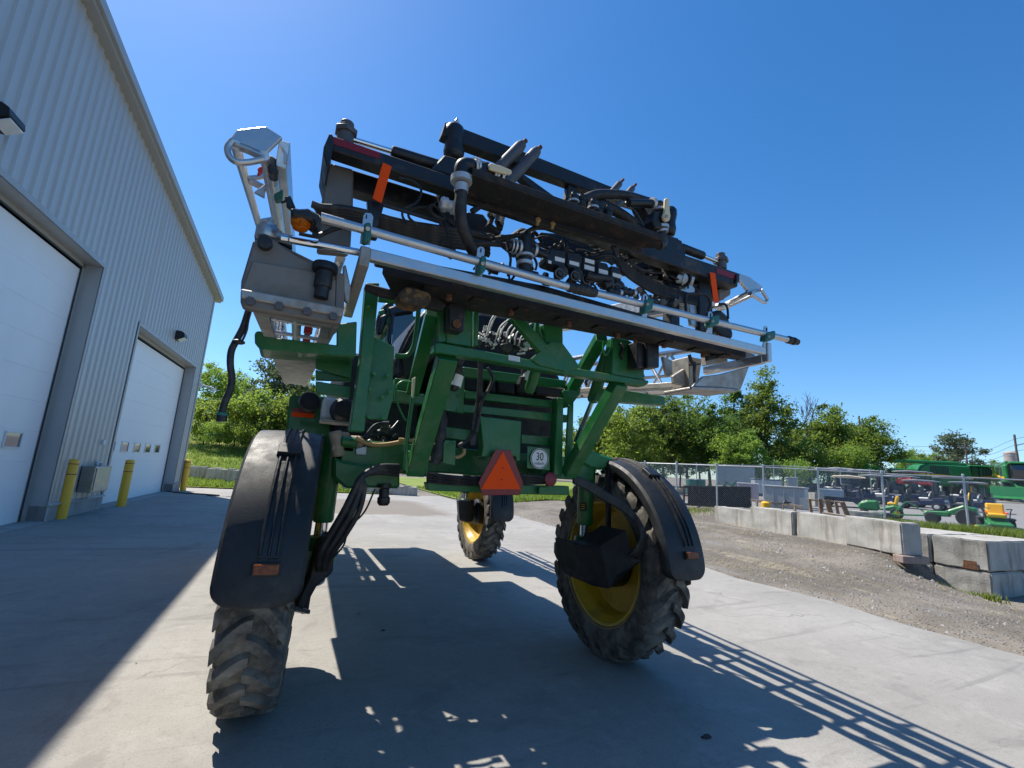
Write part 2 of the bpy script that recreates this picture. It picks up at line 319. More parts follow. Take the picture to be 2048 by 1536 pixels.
# ------------------------------------------------------------------ mesh building
Z = Vector((0, 0, 1)); XV = Vector((1, 0, 0)); YV = Vector((0, 1, 0))
class MB:
    def __init__(s): s.v = []; s.f = []; s.uv = None
    def add(s, vs, fs):
        o = len(s.v); s.v += [Vector(q) for q in vs]; s.f += [[i + o for i in f] for f in fs]; return s
    def box(s, lo, hi):
        x0, y0, z0 = lo; x1, y1, z1 = hi
        return s.add([(x0, y0, z0), (x1, y0, z0), (x1, y1, z0), (x0, y1, z0), (x0, y0, z1), (x1, y0, z1), (x1, y1, z1), (x0, y1, z1)],
                     [(0, 3, 2, 1), (4, 5, 6, 7), (0, 1, 5, 4), (1, 2, 6, 5), (2, 3, 7, 6), (3, 0, 4, 7)])
    def beam(s, a, b, w, h, up=Z):
        a = Vector(a); b = Vector(b); d = (b - a).normalized()
        if abs(d.dot(up)) > .98: up = YV
        sd = d.cross(up).normalized() * (w / 2); u = sd.cross(d).normalized() * (h / 2)
        vs = [a - sd - u, a + sd - u, a + sd + u, a - sd + u, b - sd - u, b + sd - u, b + sd + u, b - sd + u]
        return s.add(vs, [(0, 3, 2, 1), (4, 5, 6, 7), (0, 1, 5, 4), (1, 2, 6, 5), (2, 3, 7, 6), (3, 0, 4, 7)])
    def prism(s, pts, off):
        pts = [Vector(p) for p in pts]; off = Vector(off); n = len(pts)
        return s.add(pts + [p + off for p in pts], [list(range(n))[::-1], list(range(n, 2 * n))] + [(i, (i + 1) % n, (i + 1) % n + n, i + n) for i in range(n)])
    def slab(s, px, Y, depth): return s.prism(PP(px, Y), (0, depth, 0))
    def ring(s, c, d, r, n, ref=None):
        d = Vector(d).normalized(); ref = ref or (Z if abs(d.z) < .9 else XV)
        a = d.cross(ref).normalized(); b2 = d.cross(a)
        return [Vector(c) + (a * math.cos(2 * math.pi * i / n) + b2 * math.sin(2 * math.pi * i / n)) * r for i in range(n)]
    def tube(s, pts, r, n=8, smooth=True, sub=6):
        pts = [Vector(p) for p in pts]
        if smooth and len(pts) > 2:
            q = [pts[0] * 2 - pts[1]] + pts + [pts[-1] * 2 - pts[-2]]; o = []
            for i in range(1, len(q) - 2):
                for k in range(sub):
                    u = k / sub
                    o.append(.5 * ((2 * q[i]) + (q[i + 1] - q[i - 1]) * u + (2 * q[i - 1] - 5 * q[i] + 4 * q[i + 1] - q[i + 2]) * u * u + (3 * q[i] - q[i - 1] - 3 * q[i + 1] + q[i + 2]) * u ** 3))
            pts = o + [pts[-1]]
        o = len(s.v); a = None
        for i, p in enumerate(pts):
            d = (pts[min(i + 1, len(pts) - 1)] - pts[max(i - 1, 0)]).normalized()
            if a is None: a = d.cross(Z if abs(d.z) < .9 else XV).normalized()
            a = (a - d * a.dot(d)).normalized(); b2 = d.cross(a)
            rr = r[i * len(r) // len(pts)] if isinstance(r, list) else r
            s.v += [p + (a * math.cos(2 * math.pi * k / n) + b2 * math.sin(2 * math.pi * k / n)) * rr for k in range(n)]
        for i in range(len(pts) - 1):
            for k in range(n):
                s.f.append([o + i * n + k, o + i * n + (k + 1) % n, o + (i + 1) * n + (k + 1) % n, o + (i + 1) * n + k])
        s.f.append([o + k for k in range(n)][::-1]); s.f.append([o + (len(pts) - 1) * n + k for k in range(n)])
        return s
    def lathe(s, prof, p0, axis, n=24, close=True):
        axis = Vector(axis).normalized(); p0 = Vector(p0); o = len(s.v)
        for r, t in prof: s.v += s.ring(p0 + axis * t, axis, max(r, 1e-4), n)
        for i in range(len(prof) - 1):
            for k in range(n):
                s.f.append([o + i * n + k, o + i * n + (k + 1) % n, o + (i + 1) * n + (k + 1) % n, o + (i + 1) * n + k])
        if close:
            s.f.append([o + k for k in range(n)][::-1]); s.f.append([o + (len(prof) - 1) * n + k for k in range(n)])
        return s
    def cyl(s, a, b, r, n=16, r2=None):
        a = Vector(a); b = Vector(b); L = (b - a).length
        return s.lathe([(r, 0), (r2 if r2 is not None else r, L)], a, b - a, n)
    def cap(s, a, b, r, n=14):
        a = Vector(a); b = Vector(b); L = (b - a).length; e = min(r * .5, L * .2)
        return s.lathe([(r * .55, 0), (r * .9, e * .35), (r, e), (r, L - e), (r * .9, L - e * .35), (r * .55, L)], a, b - a, n)
    def spring(s, a, b, r, turns, wr):
        a = Vector(a); b = Vector(b); d = (b - a).normalized(); u = d.cross(XV).normalized(); w = d.cross(u); k = int(turns * 10)
        return s.tube([a + (b - a) * (i / k) + (u * math.cos(i / 10 * 2 * math.pi) + w * math.sin(i / 10 * 2 * math.pi)) * r for i in range(k + 1)], wr, 5, False)
    def ball(s, c, r, n=12, sq=(1, 1, 1)):
        o = len(s.v); k = n // 2
        s.lathe([(r * math.sin(math.pi * i / k), -r * math.cos(math.pi * i / k)) for i in range(k + 1)], (0, 0, 0), Z, n)
        for i in range(o, len(s.v)): q = s.v[i]; s.v[i] = Vector((c[0] + q.x * sq[0], c[1] + q.y * sq[1], c[2] + q.z * sq[2]))
        return s
    def mirror(s, xc):
        q = MB(); q.v = [Vector((2 * xc - p.x, p.y, p.z)) for p in s.v]; q.f = [f[::-1] for f in s.f]; return q
    def map(s, fn):
        s.v = [fn(p) for p in s.v]; return s

ORG = {}
def link(name, mesh, loc, parent):
    o = bpy.data.objects.new(name, mesh); COL.objects.link(o)
    if parent is not None:
        o.parent = parent; o.location = Vector(loc) - ORG[parent.name]
    else: o.location = loc
    ORG[o.name] = Vector(loc)
    return o
def build(name, mb, mat, parent=None, bevel=0.0, smooth=None, origin=None, seg=1):
    me = bpy.data.meshes.new(name)
    lo = Vector((min(p.x for p in mb.v), min(p.y for p in mb.v), min(p.z for p in mb.v)))
    hi = Vector((max(p.x for p in mb.v), max(p.y for p in mb.v), max(p.z for p in mb.v)))
    c = Vector(origin) if origin is not None else ((lo + hi) / 2 if parent is not None else Vector(((lo.x + hi.x) / 2, (lo.y + hi.y) / 2, lo.z)))
    me.from_pydata([p - c for p in mb.v], [], mb.f)
    bm = bmesh.new(); bm.from_mesh(me); bmesh.ops.recalc_face_normals(bm, faces=bm.faces); bm.to_mesh(me); bm.free()
    if mb.uv:
        l = me.uv_layers.new(name='UVMap')
        for poly in me.polygons:
            for li in poly.loop_indices: l.data[li].uv = mb.uv[me.loops[li].vertex_index]
    me.materials.append(MATS[mat])
    o = link(name, me, c, parent)
    if smooth is not None:
        for p in me.polygons: p.use_smooth = True
        me.set_sharp_from_angle(angle=R_(smooth))
    if bevel:
        md = o.modifiers.new('bevel', 'BEVEL'); md.width = bevel; md.segments = seg; md.limit_method = 'ANGLE'; md.angle_limit = R_(40)
        if seg > 1:
            md.harden_normals = False
    return o
def build_each(name, mb, mat, parent=None, bevel=0.0, smooth=None, seg=1):
    p = list(range(len(mb.v)))
    def find(i):
        while p[i] != i: p[i] = p[p[i]]; i = p[i]
        return i
    for f in mb.f:
        for k in f[1:]:
            a, b_ = find(f[0]), find(k)
            if a != b_: p[a] = b_
    groups = {}
    for f in mb.f: groups.setdefault(find(f[0]), []).append(f)
    out = []
    for fs in groups.values():
        ids = sorted({i for f in fs for i in f}); mp_ = {i: k for k, i in enumerate(ids)}
        q = MB(); q.v = [mb.v[i] for i in ids]; q.f = [[mp_[i] for i in f] for f in fs]
        out.append(build(name, q, mat, parent, bevel, smooth, seg=seg))
    return out
def thing(name, label, cat, loc=(0, 0, 0), group=None):
    o = bpy.data.objects.new(name, None); COL.objects.link(o); o.location = loc; o.empty_display_size = .2
    ORG[o.name] = Vector(loc); o['label'] = label; o['category'] = cat
    if group: o['group'] = group
    return o
def tag(o, label, cat, group=None):
    o['label'] = label; o['category'] = cat
    if group: o['group'] = group
    return o
def kind(o, k): o['kind'] = k; return o
def copy_tree(o, parent=None):
    c = o.copy(); COL.objects.link(c); c.parent = parent
    for ch in [x for x in SC.objects if x.parent == o]: copy_tree(ch, c)
    return c
def dup(root, loc, rz, label, scale=1.0):
    c = copy_tree(root); c.location = loc; c.rotation_euler = (0, 0, rz); c.scale = (scale,) * 3; c['label'] = label
    return c
def text_mb(body, size, font_sx=1.0, depth=.001):
    cu = bpy.data.curves.new('lettering', 'FONT'); cu.body = body; cu.size = size; cu.align_x = 'CENTER'; cu.align_y = 'CENTER'; cu.extrude = depth
    o = bpy.data.objects.new('lettering', cu); COL.objects.link(o)
    me = bpy.data.meshes.new_from_object(o.evaluated_get(bpy.context.evaluated_depsgraph_get()))
    mb = MB(); mb.add([(v.co.x * font_sx, v.co.y, v.co.z) for v in me.vertices], [list(p.vertices) for p in me.polygons])
    bpy.data.objects.remove(o); bpy.data.curves.remove(cu); bpy.data.meshes.remove(me)
    return mb

# ================================================================== THE GROUND
def sst(a, b, x):
    u = min(1, max(0, (x - a) / (b - a))); return u * u * (3 - 2 * u)
def height(x, y):
    h = 0.0
    if x > 7.5:
        h = np.interp(x, [7.5, 11.9, 13, 14.3, 15.6, 18, 23, 28, 32, 38, 45, 60, 90, 140], [0, .50, .46, .37, .56, .66, .58, .66, .86, .96, 1.2, 1.78, 2.7, 2.7])
        h *= 1 - (1 - sst(3.3, 5.9, y)) * sst(8.2, 11, x) * (1 - sst(20, 24, x)) * .92
        pit = sst(10.9, 12.2, x) * (1 - sst(5.2, 6.1, y)) * (1 - sst(20, 24, x))
        h = h * (1 - pit) - .16 * pit
        h *= 1 - .75 * sst(19, 24, y) * (1 - sst(13, 22, x))
    elif y > 26.5:
        h = 0
    if y > 27 and x < 12:
        g = .035 * (y - 27) ** 1.45 if y < 60 else .035 * 33 ** 1.45
        h = max(h, g * (1 - sst(-1, 11, x)) + h * sst(-1, 11, x))
    return float(h)
def hit(px, py, dz=.05):
    d = 6.0
    while d < 160:
        p = D(px, py, d)
        if p.z < height(p.x, p.y) + dz: break
        d += .1
    return Vector((p.x, p.y, height(p.x, p.y) + dz)), d
def sheet(name, mat, corners, nx, ny, dz, wob=0.0):
    A, B, C, Dd = [Vector((*c, 0)) for c in corners]; mb = MB(); rnd = random.Random(len(name))
    for j in range(ny + 1):
        for i in range(nx + 1):
            u, v = i / nx, j / ny
            q = (A * (1 - u) + B * u) * (1 - v) + (Dd * (1 - u) + C * u) * v
            if wob and (i in (0, nx)):
                q.x += wob * (mnoise.noise(Vector((q.y * .7, i, 3))) + .6 * mnoise.noise(Vector((q.y * 2.7, i, 9))))
            q.z = height(q.x, q.y) + dz
            mb.v.append(q)
    for j in range(ny):
        for i in range(nx):
            a = j * (nx + 1) + i; mb.f.append([a, a + 1, a + nx + 2, a + nx + 1])
    return kind(build(name, mb, mat, None, smooth=60, origin=(0, 0, 0)), 'structure')
def axis_pts(a, b, step, far):
    p = list(np.arange(a, b + .01, step)); s = step
    while p[-1] < far: s *= 1.5; p.append(p[-1] + s)
    s = step; q = []
    x = a
    while x > -far: s *= 1.5; x -= s; q.append(x)
    return q[::-1] + p
xs = axis_pts(-12, 50, .5, 1500); ys = axis_pts(-6, 50, .5, 1500)
mb = MB()
for y in ys:
    for x in xs: mb.v.append(Vector((x, y, height(x, y) - (.04 if x < 7.9 and y < 26.9 else 0) + (.035 * mnoise.noise(Vector((x * .9, y * .9, 0))) if x > 8.6 else 0))))
nx = len(xs)
for j in range(len(ys) - 1):
    for i in range(nx - 1): a = j * nx + i; mb.f.append([a, a + 1, a + nx + 1, a + nx])
kind(build('ground', mb, 'gravel', None, smooth=60, origin=(0, 0, 0)), 'structure')
sheet('concrete_pavement', 'pad', [(-9, -14), (7.5, -14), (8.4, 26.8), (-9, 26.8)], 8, 90, .004, .10)
sheet('grass_bank', 'grass_ground', [(-60, 27.2), (5.8, 27.0), (14, 95), (-60, 95)], 40, 60, .05)
sheet('grass_verge', 'grass_ground', [(8.6, 21.5), (15.2, 19.4), (34, 46), (8.6, 60)], 24, 30, .05)
sheet('yard_pavement', 'yard_tarmac', [(16.9, 18.4), (23.2, 7.0), (120, -10), (90, 60)], 40, 24, .05)

# loose stones, straw and grass too many to count
def scatter(name, mat, spots, fn):
    mb = MB()
    for q in spots: fn(mb, q)
    return kind(build(name, mb, mat, None, origin=(0, 0, 0)), 'stuff')
rnd = random.Random(11)
def pebble(mb, q):
    r = q[2]; a = rnd.random() * 6.28; z = height(q[0], q[1])
    vs = []
    for k in range(5):
        t = a + k * 1.2566; vs.append((q[0] + math.cos(t) * r * rnd.uniform(.7, 1.2), q[1] + math.sin(t) * r * rnd.uniform(.6, 1), z - .01))
    top = (q[0] + rnd.uniform(-.2, .2) * r, q[1], z + r * rnd.uniform(.35, .8))
    mb.add(vs + [top], [(i, (i + 1) % 5, 5) for i in range(5)])
spots = []
while len(spots) < 3200:
    x = rnd.uniform(7.9, 17); y = rnd.uniform(1.5, 17)
    if x > 12.2 and y < 7: continue
    spots.append((x, y, rnd.choice([.012, .016, .022, .03, .03, .05])))
scatter('loose_stones', 'stone', spots, pebble)
def blades(mb, q, n=7, h=.25, spread=.12, w=.012):
    z = q[2] if len(q) > 2 else height(q[0], q[1])
    for k in range(n):
        a = rnd.random() * 6.28; x = q[0] + rnd.gauss(0, spread); y = q[1] + rnd.gauss(0, spread); hh = h * rnd.uniform(.4, 1.2)
        le = Vector((math.cos(a), math.sin(a), 0)) * hh * rnd.uniform(.1, .6); p = Vector((x, y, z - .01)); s = Vector((-math.sin(a), math.cos(a), 0)) * w
        mb.add([p - s, p + s, p + le * .45 + Z * hh * .65 + s * .7, p + le * .45 + Z * hh * .65 - s * .7, p + le + Z * hh], [(0, 1, 2, 3), (3, 2, 4)])

# ================================================================== THE SHED
WA = R_(3.2); WD = Vector((math.sin(WA), math.cos(WA), 0)); WN = Vector((WD.y, -WD.x, 0)); WO = Vector((-3.99, 24.88, 0))
def W(s, z, o=0.0): return WO + WD * s + WN * o + Z * z
def rake(s): return 8.86 - .104 * s
SHED = thing('metal_shed', 'tall grey corrugated metal shed with white overhead doors along the left', 'building', W(-12, 0))
D1 = (-18.1, -11.0, 5.95); D2 = (-8.05, -1.12, 5.28)
mb = MB()
def corr(s0, s1, z0, z1):
    p = .305; k0 = math.floor(s0 / p); s = s0; prof = []
    k = k0
    while k * p < s1 + p:
        for ds, o in ((0, 0), (.15, 0), (.18, .032), (.275, .032)):
            q = k * p + ds
            if s0 <= q <= s1: prof.append((q, o))
        k += 1
    prof = [(s0, 0.0)] + prof + [(s1, 0.0)]
    top = lambda q: (rake(q) - .02) if z1 is None else z1
    vs = []
    for q, o in prof: vs += [W(q, z0, o), W(q, top(q), o)]
    mb.add(vs, [(2 * i, 2 * i + 2, 2 * i + 3, 2 * i + 1) for i in range(len(prof) - 1)])
corr(-34, D1[0], .36, None); corr(D1[1], D2[0], .36, None); corr(D2[1], 0, .36, None)
corr(D1[0], D1[1], D1[2], None); corr(D2[0], D2[1], D2[2], None)
build('corrugated_wall', mb, 'siding', SHED)
mb = MB()   # far end, back and roof of the shed
mb.add([W(0, .0, -.03), W(0, 8.84, -.03), W(0, 6.5, -30), W(0, 0, -30)], [(0, 1, 2, 3)])
mb.add([W(-34, .0, -.03), W(-34, 12.3, -.03), W(-34, 9.8, -30), W(-34, 0, -30)], [(0, 3, 2, 1)])
mb.add([W(-34, .0, -30), W(-34, 9.8, -30), W(0, 6.5, -30), W(0, 0, -30)], [(0, 1, 2, 3)])
build('back_wall', mb, 'siding', SHED)
mb = MB()
mb.prism([W(.25, rake(.25) + .08, .28), W(-34, rake(-34) + .08, .28), W(-34, rake(-34) - 2.9, -30), W(.25, 6.5, -30)], (0, 0, .06))
build('roof', mb, 'metal_wall_trim', SHED)
mb = MB()   # rake trim with stepped profile
a, b2 = W(.32, rake(.32)), W(-34, rake(-34))
mb.prism([a + WN * .30 - Z * .02, a + WN * .30 + Z * .17, a + WN * .27 + Z * .17, a + WN * .27 - Z * .02], b2 - a)
mb.prism([a + WN * .20 - Z * .10, a + WN * .20 - Z * .02, a + WN * .30 - Z * .02, a + WN * .30 - Z * .045, a + WN * .22 - Z * .045, a + WN * .22 - Z * .10], b2 - a)
mb.prism([a + WN * .0 - Z * .13, a + WN * .0 - Z * .09, a + WN * .22 - Z * .09, a + WN * .22 - Z * .13], b2 - a)
build('roof_trim', mb, 'metal_wall_trim', SHED)
mb = MB(); a, b2 = W(0, .33), W(0, 8.76)
mb.prism([a + WN * .045, a + WN * .045 - WD * .16, a - WD * .16, a - WN * .12, a + WD * .03 - WN * .12, a + WD * .03 + WN * .045], b2 - a)
build('corner_trim', mb, 'metal_wall_trim', SHED)
mb = MB()
for s0, s1 in ((-34, D1[0]), (D1[1], D2[0]), (D2[1], .02)):
    mb.prism([W(s0, -.1, .03), W(s1, -.1, .03), W(s1, .34, .03), W(s0, .34, .03)], -WN * .3)
build_each('foundation', mb, 'concrete_base', SHED)
mb = MB()
for s0, s1 in ((-34, D1[0]), (D1[1], D2[0]), (D2[1], .02)):
    mb.prism([W(s0, .345, .0), W(s0, .345, .085), W(s0, .36, .085), W(s0, .40, .035), W(s0, .40, .0)], WD * (s1 - s0))
build_each('base_flashing', mb, 'metal_wall_trim', SHED)
def overhead_door(d, wins, wz):
    s0, s1, zt = d; rc = -.36
    mb = MB()
    npan = int(round((zt - .2) / .61)); ph = (zt - .2) / npan
    for i in range(npan):
        z0 = .02 + i * ph; z1 = z0 + ph - .0012
        mb.prism([W(s0, z0, rc + .0175), W(s0, z0 + .004, rc + .02), W(s0, z1 - .004, rc + .02), W(s0, z1, rc + .0175), W(s0, z1, rc - .05), W(s0, z0, rc - .05)], WD * (s1 - s0 - .0))
    dr = build('overhead_door', mb, 'door_white', SHED)
    for s in wins:
        f = MB(); w, h = .30, .17
        for a0, a1, b0, b1 in ((-w, w, h - .035, h), (-w, w, -h, -h + .035), (-w, -w + .035, -h + .035, h - .035), (w - .035, w, -h + .035, h - .035)):
            f.prism([W(s + a0, wz + b0, rc + .02), W(s + a1, wz + b0, rc + .02), W(s + a1, wz + b1, rc + .02), W(s + a0, wz + b1, rc + .02)], WN * .025)
        g = MB().prism([W(s - w + .03, wz - h + .03, rc + .02), W(s + w - .03, wz - h + .03, rc + .02), W(s + w - .03, wz + h - .03, rc + .02), W(s - w + .03, wz + h - .03, rc + .02)], WN * .008)
        fo = build('window_frame', f, 'white', dr); build('pane', g, 'window_tan' if int(s * 7) % 3 else 'window_blue', dr)
    # jambs, head and the dark seal round the door
    j = MB()
    for s, sg in ((s0, 1), (s1, -1)):
        j.prism([W(s - sg * .10, .0, .04), W(s + sg * .0, .0, .04), W(s + sg * .0, zt, .04), W(s - sg * .10, zt + .0, .04)], -WN * .02)
        j.prism([W(s, 0, .04), W(s, 0, rc - .08), W(s, zt, rc - .08), W(s, zt, .04)], -WD * .02 * sg)
        j.prism([W(s, 0, rc + .03), W(s + sg * .10, 0, rc + .03), W(s + sg * .10, zt, rc + .03), W(s, zt, rc + .03)], WN * .015)
    build_each('door_jamb', j, 'metal_wall_trim', SHED)
    h = MB()
    h.prism([W(s0 - .1, zt, .045), W(s1 + .1, zt, .045), W(s1 + .1, zt + .12, .045), W(s0 - .1, zt + .12, .045)], -WN * .02)
    h.prism([W(s0, zt, .04), W(s1, zt, .04), W(s1, zt, rc - .08), W(s0, zt, rc - .08)], Z * .02)
    h.prism([W(s0, zt - .10, rc + .03), W(s1, zt - .10, rc + .03), W(s1, zt, rc + .03), W(s0, zt, rc + .03)], WN * .015)
    build('door_head', h, 'metal_wall_trim', SHED)
    k = MB()
    k.prism([W(s1 - .14, .02, rc + .04), W(s1 - .10, .02, rc + .04), W(s1 - .10, zt - .10, rc + .04), W(s1 - .14, zt - .10, rc + .04)], WN * .012)
    k.prism([W(s0 + .10, .02, rc + .04), W(s0 + .14, .02, rc + .04), W(s0 + .14, zt - .10, rc + .04), W(s0 + .10, zt - .10, rc + .04)], WN * .012)
    k.prism([W(s0 + .10, zt - .14, rc + .04), W(s1 - .10, zt - .14, rc + .04), W(s1 - .10, zt - .10, rc + .04), W(s0 + .10, zt - .10, rc + .04)], WN * .012)
    build('weather_seal', k, 'dark_box', SHED)
    build('door_sill', MB().prism([W(s0, .0, .12), W(s1, .0, .12), W(s1, .0, rc - .1), W(s0, .0, rc - .1)], Z * .02), 'concrete_base', SHED)
overhead_door(D1, [-12.05, -13.15, -14.25, -15.35, -16.45], 1.73)
overhead_door(D2, [-2.75, -3.85, -4.95, -6.05, -7.15], 1.72)
def wall_lamp(s, z, label):
    o = thing('wall_lamp', label, 'wall lamp', W(s, z, .03), 'wall lamps above the shed doors')
    h = MB().prism([W(s - .22, z + .16, .03), W(s - .22, z - .16, .03), W(s - .22, z - .16, .10), W(s - .22, z - .02, .33), W(s - .22, z + .10, .30), W(s - .22, z + .16, .2)], WD * .44)
    build('housing', h, 'lamp_bronze', o, .012)
    build('lens', MB().prism([W(s - .18, z - .165, .13), W(s - .18, z - .055, .325), W(s - .18, z - .075, .33), W(s - .18, z - .185, .13)], WD * .36), 'lamp_lens', o, .004)
wall_lamp(-15.5, 6.68, 'dark wall lamp at the left picture edge, above the nearer shed door')
wall_lamp(-4.5, 5.86, 'small dark wall lamp above the second, farther shed door')
sc = thing('security_camera', 'white bracket camera sticking out from the far shed corner', 'camera', W(-.02, 4.62, .05))
build('bracket', MB().box((-.06, -.06, -.09), (.06, .06, .09)).map(lambda p: W(-.06, 4.66, .1) + p), 'white', sc, .01)
build('arm', MB().cyl(W(-.06, 4.68, .1), W(-.02, 4.6, .62), .035, 10), 'white', sc, smooth=40)
build('dome', MB().lathe([(.02, .06), (.11, .05), (.12, 0), (.10, -.03)], W(-.02, 4.54, .62), Z, 16).lathe([(.09, -.03), (.08, -.09), (.04, -.12), (.01, -.125)], W(-.02, 4.54, .62), Z, 16), 'white', sc, smooth=40)
ub = thing('utility_box', 'grey steel electrical box low on the shed wall between the doors', 'electrical box', W(-9.2, .55, .04))
build('cabinet', MB().prism([W(-9.75, .56, .04), W(-8.75, .56, .04), W(-8.75, 1.2, .04), W(-9.75, 1.2, .04)], WN * .28), 'box_steel', ub, .01)
build('cover', MB().prism([W(-9.70, .60, .32), W(-9.05, .60, .32), W(-9.05, 1.16, .32), W(-9.70, 1.16, .32)], WN * .02), 'box_steel', ub, .005)
build('side_lid', MB().prism([W(-8.745, .62, .10), W(-8.745, 1.14, .10), W(-8.745, 1.14, .30), W(-8.745, .62, .30)], WD * .05), 'white', ub, .01)
build('conduit', MB().tube([W(-9.25, 1.2, .15), W(-9.25, 1.28, .15), W(-9.0, 1.28, .15), W(-9.0, 1.2, .15)], .03, 8), 'galv', ub, smooth=40)
tag(build('wall_socket', MB().prism([W(-8.95, 1.75, .035), W(-8.83, 1.75, .035), W(-8.83, 1.88, .035), W(-8.95, 1.88, .035)], WN * .06), 'white', None, .008), 'tiny white button box on the shed wall beside the second door', 'button box')
def bollard(x, y, h, label):
    o = thing('bollard', label, 'bollard', (x, y, 0), 'yellow bollards along the shed')
    build('sleeve', MB().lathe([(.115, 0), (.115, h - .05), (.10, h - .015), (.06, h)], (x, y, 0), Z, 24), 'bollard_yellow', o, smooth=40)
    for z in (h - .12, h - .36): build('band', MB().lathe([(.1165, 0), (.1165, .02)], (x, y, z), Z, 24), 'dull_red', o, smooth=40)
bollard(-4.50, 14.55, 1.37, 'nearest yellow bollard, standing beside the steel electrical box')
bollard(-4.17, 17.7, 1.36, 'middle yellow bollard, in front of the second shed door')
bollard(-3.83, 24.9, 1.33, 'farthest yellow bollard, at the shed corner')
gh = MB().tube([(-4.3, 23.9, .03), (-3.6, 23.2, .03), (-3.0, 23.0, .03), (-2.2, 22.5, .03), (-2.6, 22.2, .03)], .025, 6)
tag(build('ground_hose', gh, 'hose', None, smooth=60), 'black hose lying on the pavement by the far shed corner', 'hose')

# ================================================================== CONCRETE BLOCKS
def rough_block(name, mat, a, b2, w, h, label, group, z0=None, nub=0, notch=True, seed=1):
    a = Vector(a); b2 = Vector(b2); d = (b2 - a); L = d.length; d.normalize(); n = Vector((d.y, -d.x, 0))
    zz = (height(a.x, a.y) - .06) if z0 is None else z0
    me = bpy.data.meshes.new(name); bm = bmesh.new()
    bmesh.ops.create_cube(bm, size=1)
    for v in bm.verts: v.co = Vector((v.co.x * L, v.co.y * w, (v.co.z + .5) * h))
    bmesh.ops.bevel(bm, geom=bm.edges[:], offset=.025, segments=2, affect='EDGES')
    bmesh.ops.subdivide_edges(bm, edges=[e for e in bm.edges if e.calc_length() > .3], cuts=10, use_grid_fill=True)
    for v in bm.verts:
        q = v.co * 5 + Vector((seed * 7, 0, 0)); v.co += v.normal * .018 * mnoise.noise(q) + v.normal * .02 * mnoise.noise(v.co * 1.6 + Vector((seed, 3, 0)))
    bm.to_mesh(me); bm.free(); me.materials.append(MATS[mat])
    for p in me.polygons: p.use_smooth = True
    me.set_sharp_from_angle(angle=R_(35))
    c = (a + b2) / 2 + n * 0; c.z = zz
    o = bpy.data.objects.new(name, me); COL.objects.link(o); o.location = c; o.rotation_euler = (0, 0, math.atan2(d.y, d.x)); ORG[o.name] = c
    tag(o, label, 'concrete block', group)
    for k in range(nub):
        q = (k + .5) / nub * L - L / 2
        nb = MB().prism([(q - .2, -.14, h), (q + .2, -.14, h), (q + .2, .14, h), (q - .2, .14, h)], (0, 0, .07))
        me2 = bpy.data.meshes.new('stacking_knob'); me2.from_pydata(nb.v, [], nb.f); me2.materials.append(MATS[mat])
        ob = bpy.data.objects.new('stacking_knob', me2); COL.objects.link(ob); ob.parent = o
    return o
pts = [D(1428, 1048, 17.2), D(1503, 1056, 15.2), D(1588, 1073, 13.3), D(1690, 1089, 11.4), D(1806, 1111, 9.85)]
wl = ['far end block of the low concrete wall, with a dark notch at its foot', 'second block from the far end of the low concrete wall, narrow gap on its left',
      'middle block of the low concrete wall, below the leaning planks', 'long streaked block at the near end of the low concrete wall, resting on timber']
for i in range(4):
    a, b2 = pts[i].copy(), pts[i + 1].copy(); d = (b2 - a).normalized(); n = Vector((-d.y, d.x, 0))
    if n.x < 0: n = -n
    off = n * (.24 + (.06 if i == 2 else 0) - (.05 if i == 1 else 0)); z0 = min(a.z, b2.z) - .06 + (.05 if i == 3 else 0)
    a += off + d * .006; b2 += off - d * .006; a.z = b2.z = 0
    rough_block('concrete_block', 'concrete_block', a, b2, .46, [.70, .73, .74, .68][i], wl[i], 'blocks of the low concrete wall', z0 + .02, seed=i + 1)
q = D(1822, 1120, 9.75); d = (pts[3] - pts[4]).normalized(); nrm = Vector((d.y, -d.x, 0)); 
tm = MB().beam(q - nrm * .18 + d * .12, q + nrm * .42 + d * .12, .26, .15)
tag(build('support_timber', tm, 'concrete_red', None, .012), 'reddish timber under the near end of the low concrete wall', 'timber')
# notch pocket at the foot of the far block
q = D(1445, 1046, 17.0)
# corner stack of two courses at the right edge
K = D(1985, 1176, 9.3); K.z = 0
dl = D(1838, 1128, 10.4) - D(1985, 1176, 9.3); dl.z = 0; dl.normalize(); dr = Vector((dl.y, -dl.x, 0))
if dr.x < 0: dr = -dr
def stackblock(s0, s1, t0, t1, z0, h, label, seed):
    a = K + dl * s0 + dr * (t0 + t1) / 2; b2 = K + dl * s1 + dr * (t0 + t1) / 2
    rough_block('concrete_block', 'concrete_block', a, b2, t1 - t0, h, label, 'blocks of the corner stack', z0, seed=seed)
stackblock(0, .92, 0, 1.55, -.28, .60, 'lower corner block of the right-hand stack, with grass at its foot', 11)
stackblock(.97, 2.4, 0, 1.55, -.28, .60, 'lower block of the right-hand stack, in shade next to the low wall', 12)
stackblock(0, .92, 0, 2.6, .345, .60, 'upper corner block of the right-hand stack, with a square lifting pocket', 13)
stackblock(.97, 2.4, 0, 2.6, .345, .60, 'upper block of the right-hand stack, half shaded, next to the low wall', 14)
stackblock(0, .92, 1.6, 3.2, -.28, .60, 'lower block farthest right in the stack, cut by the picture edge', 15)
pk = K + dl * .30 - dr * .004 + Z * .345
tag(build('lifting_pocket', MB().prism([pk - dl * .13, pk + dl * .13, pk + dl * .10 + Z * .17, pk - dl * .10 + Z * .17], dr * .02 - dr * .03), 'rusty', None, .004), 'dark rusty lifting pocket in the face of the right-hand corner block', 'lifting pocket')
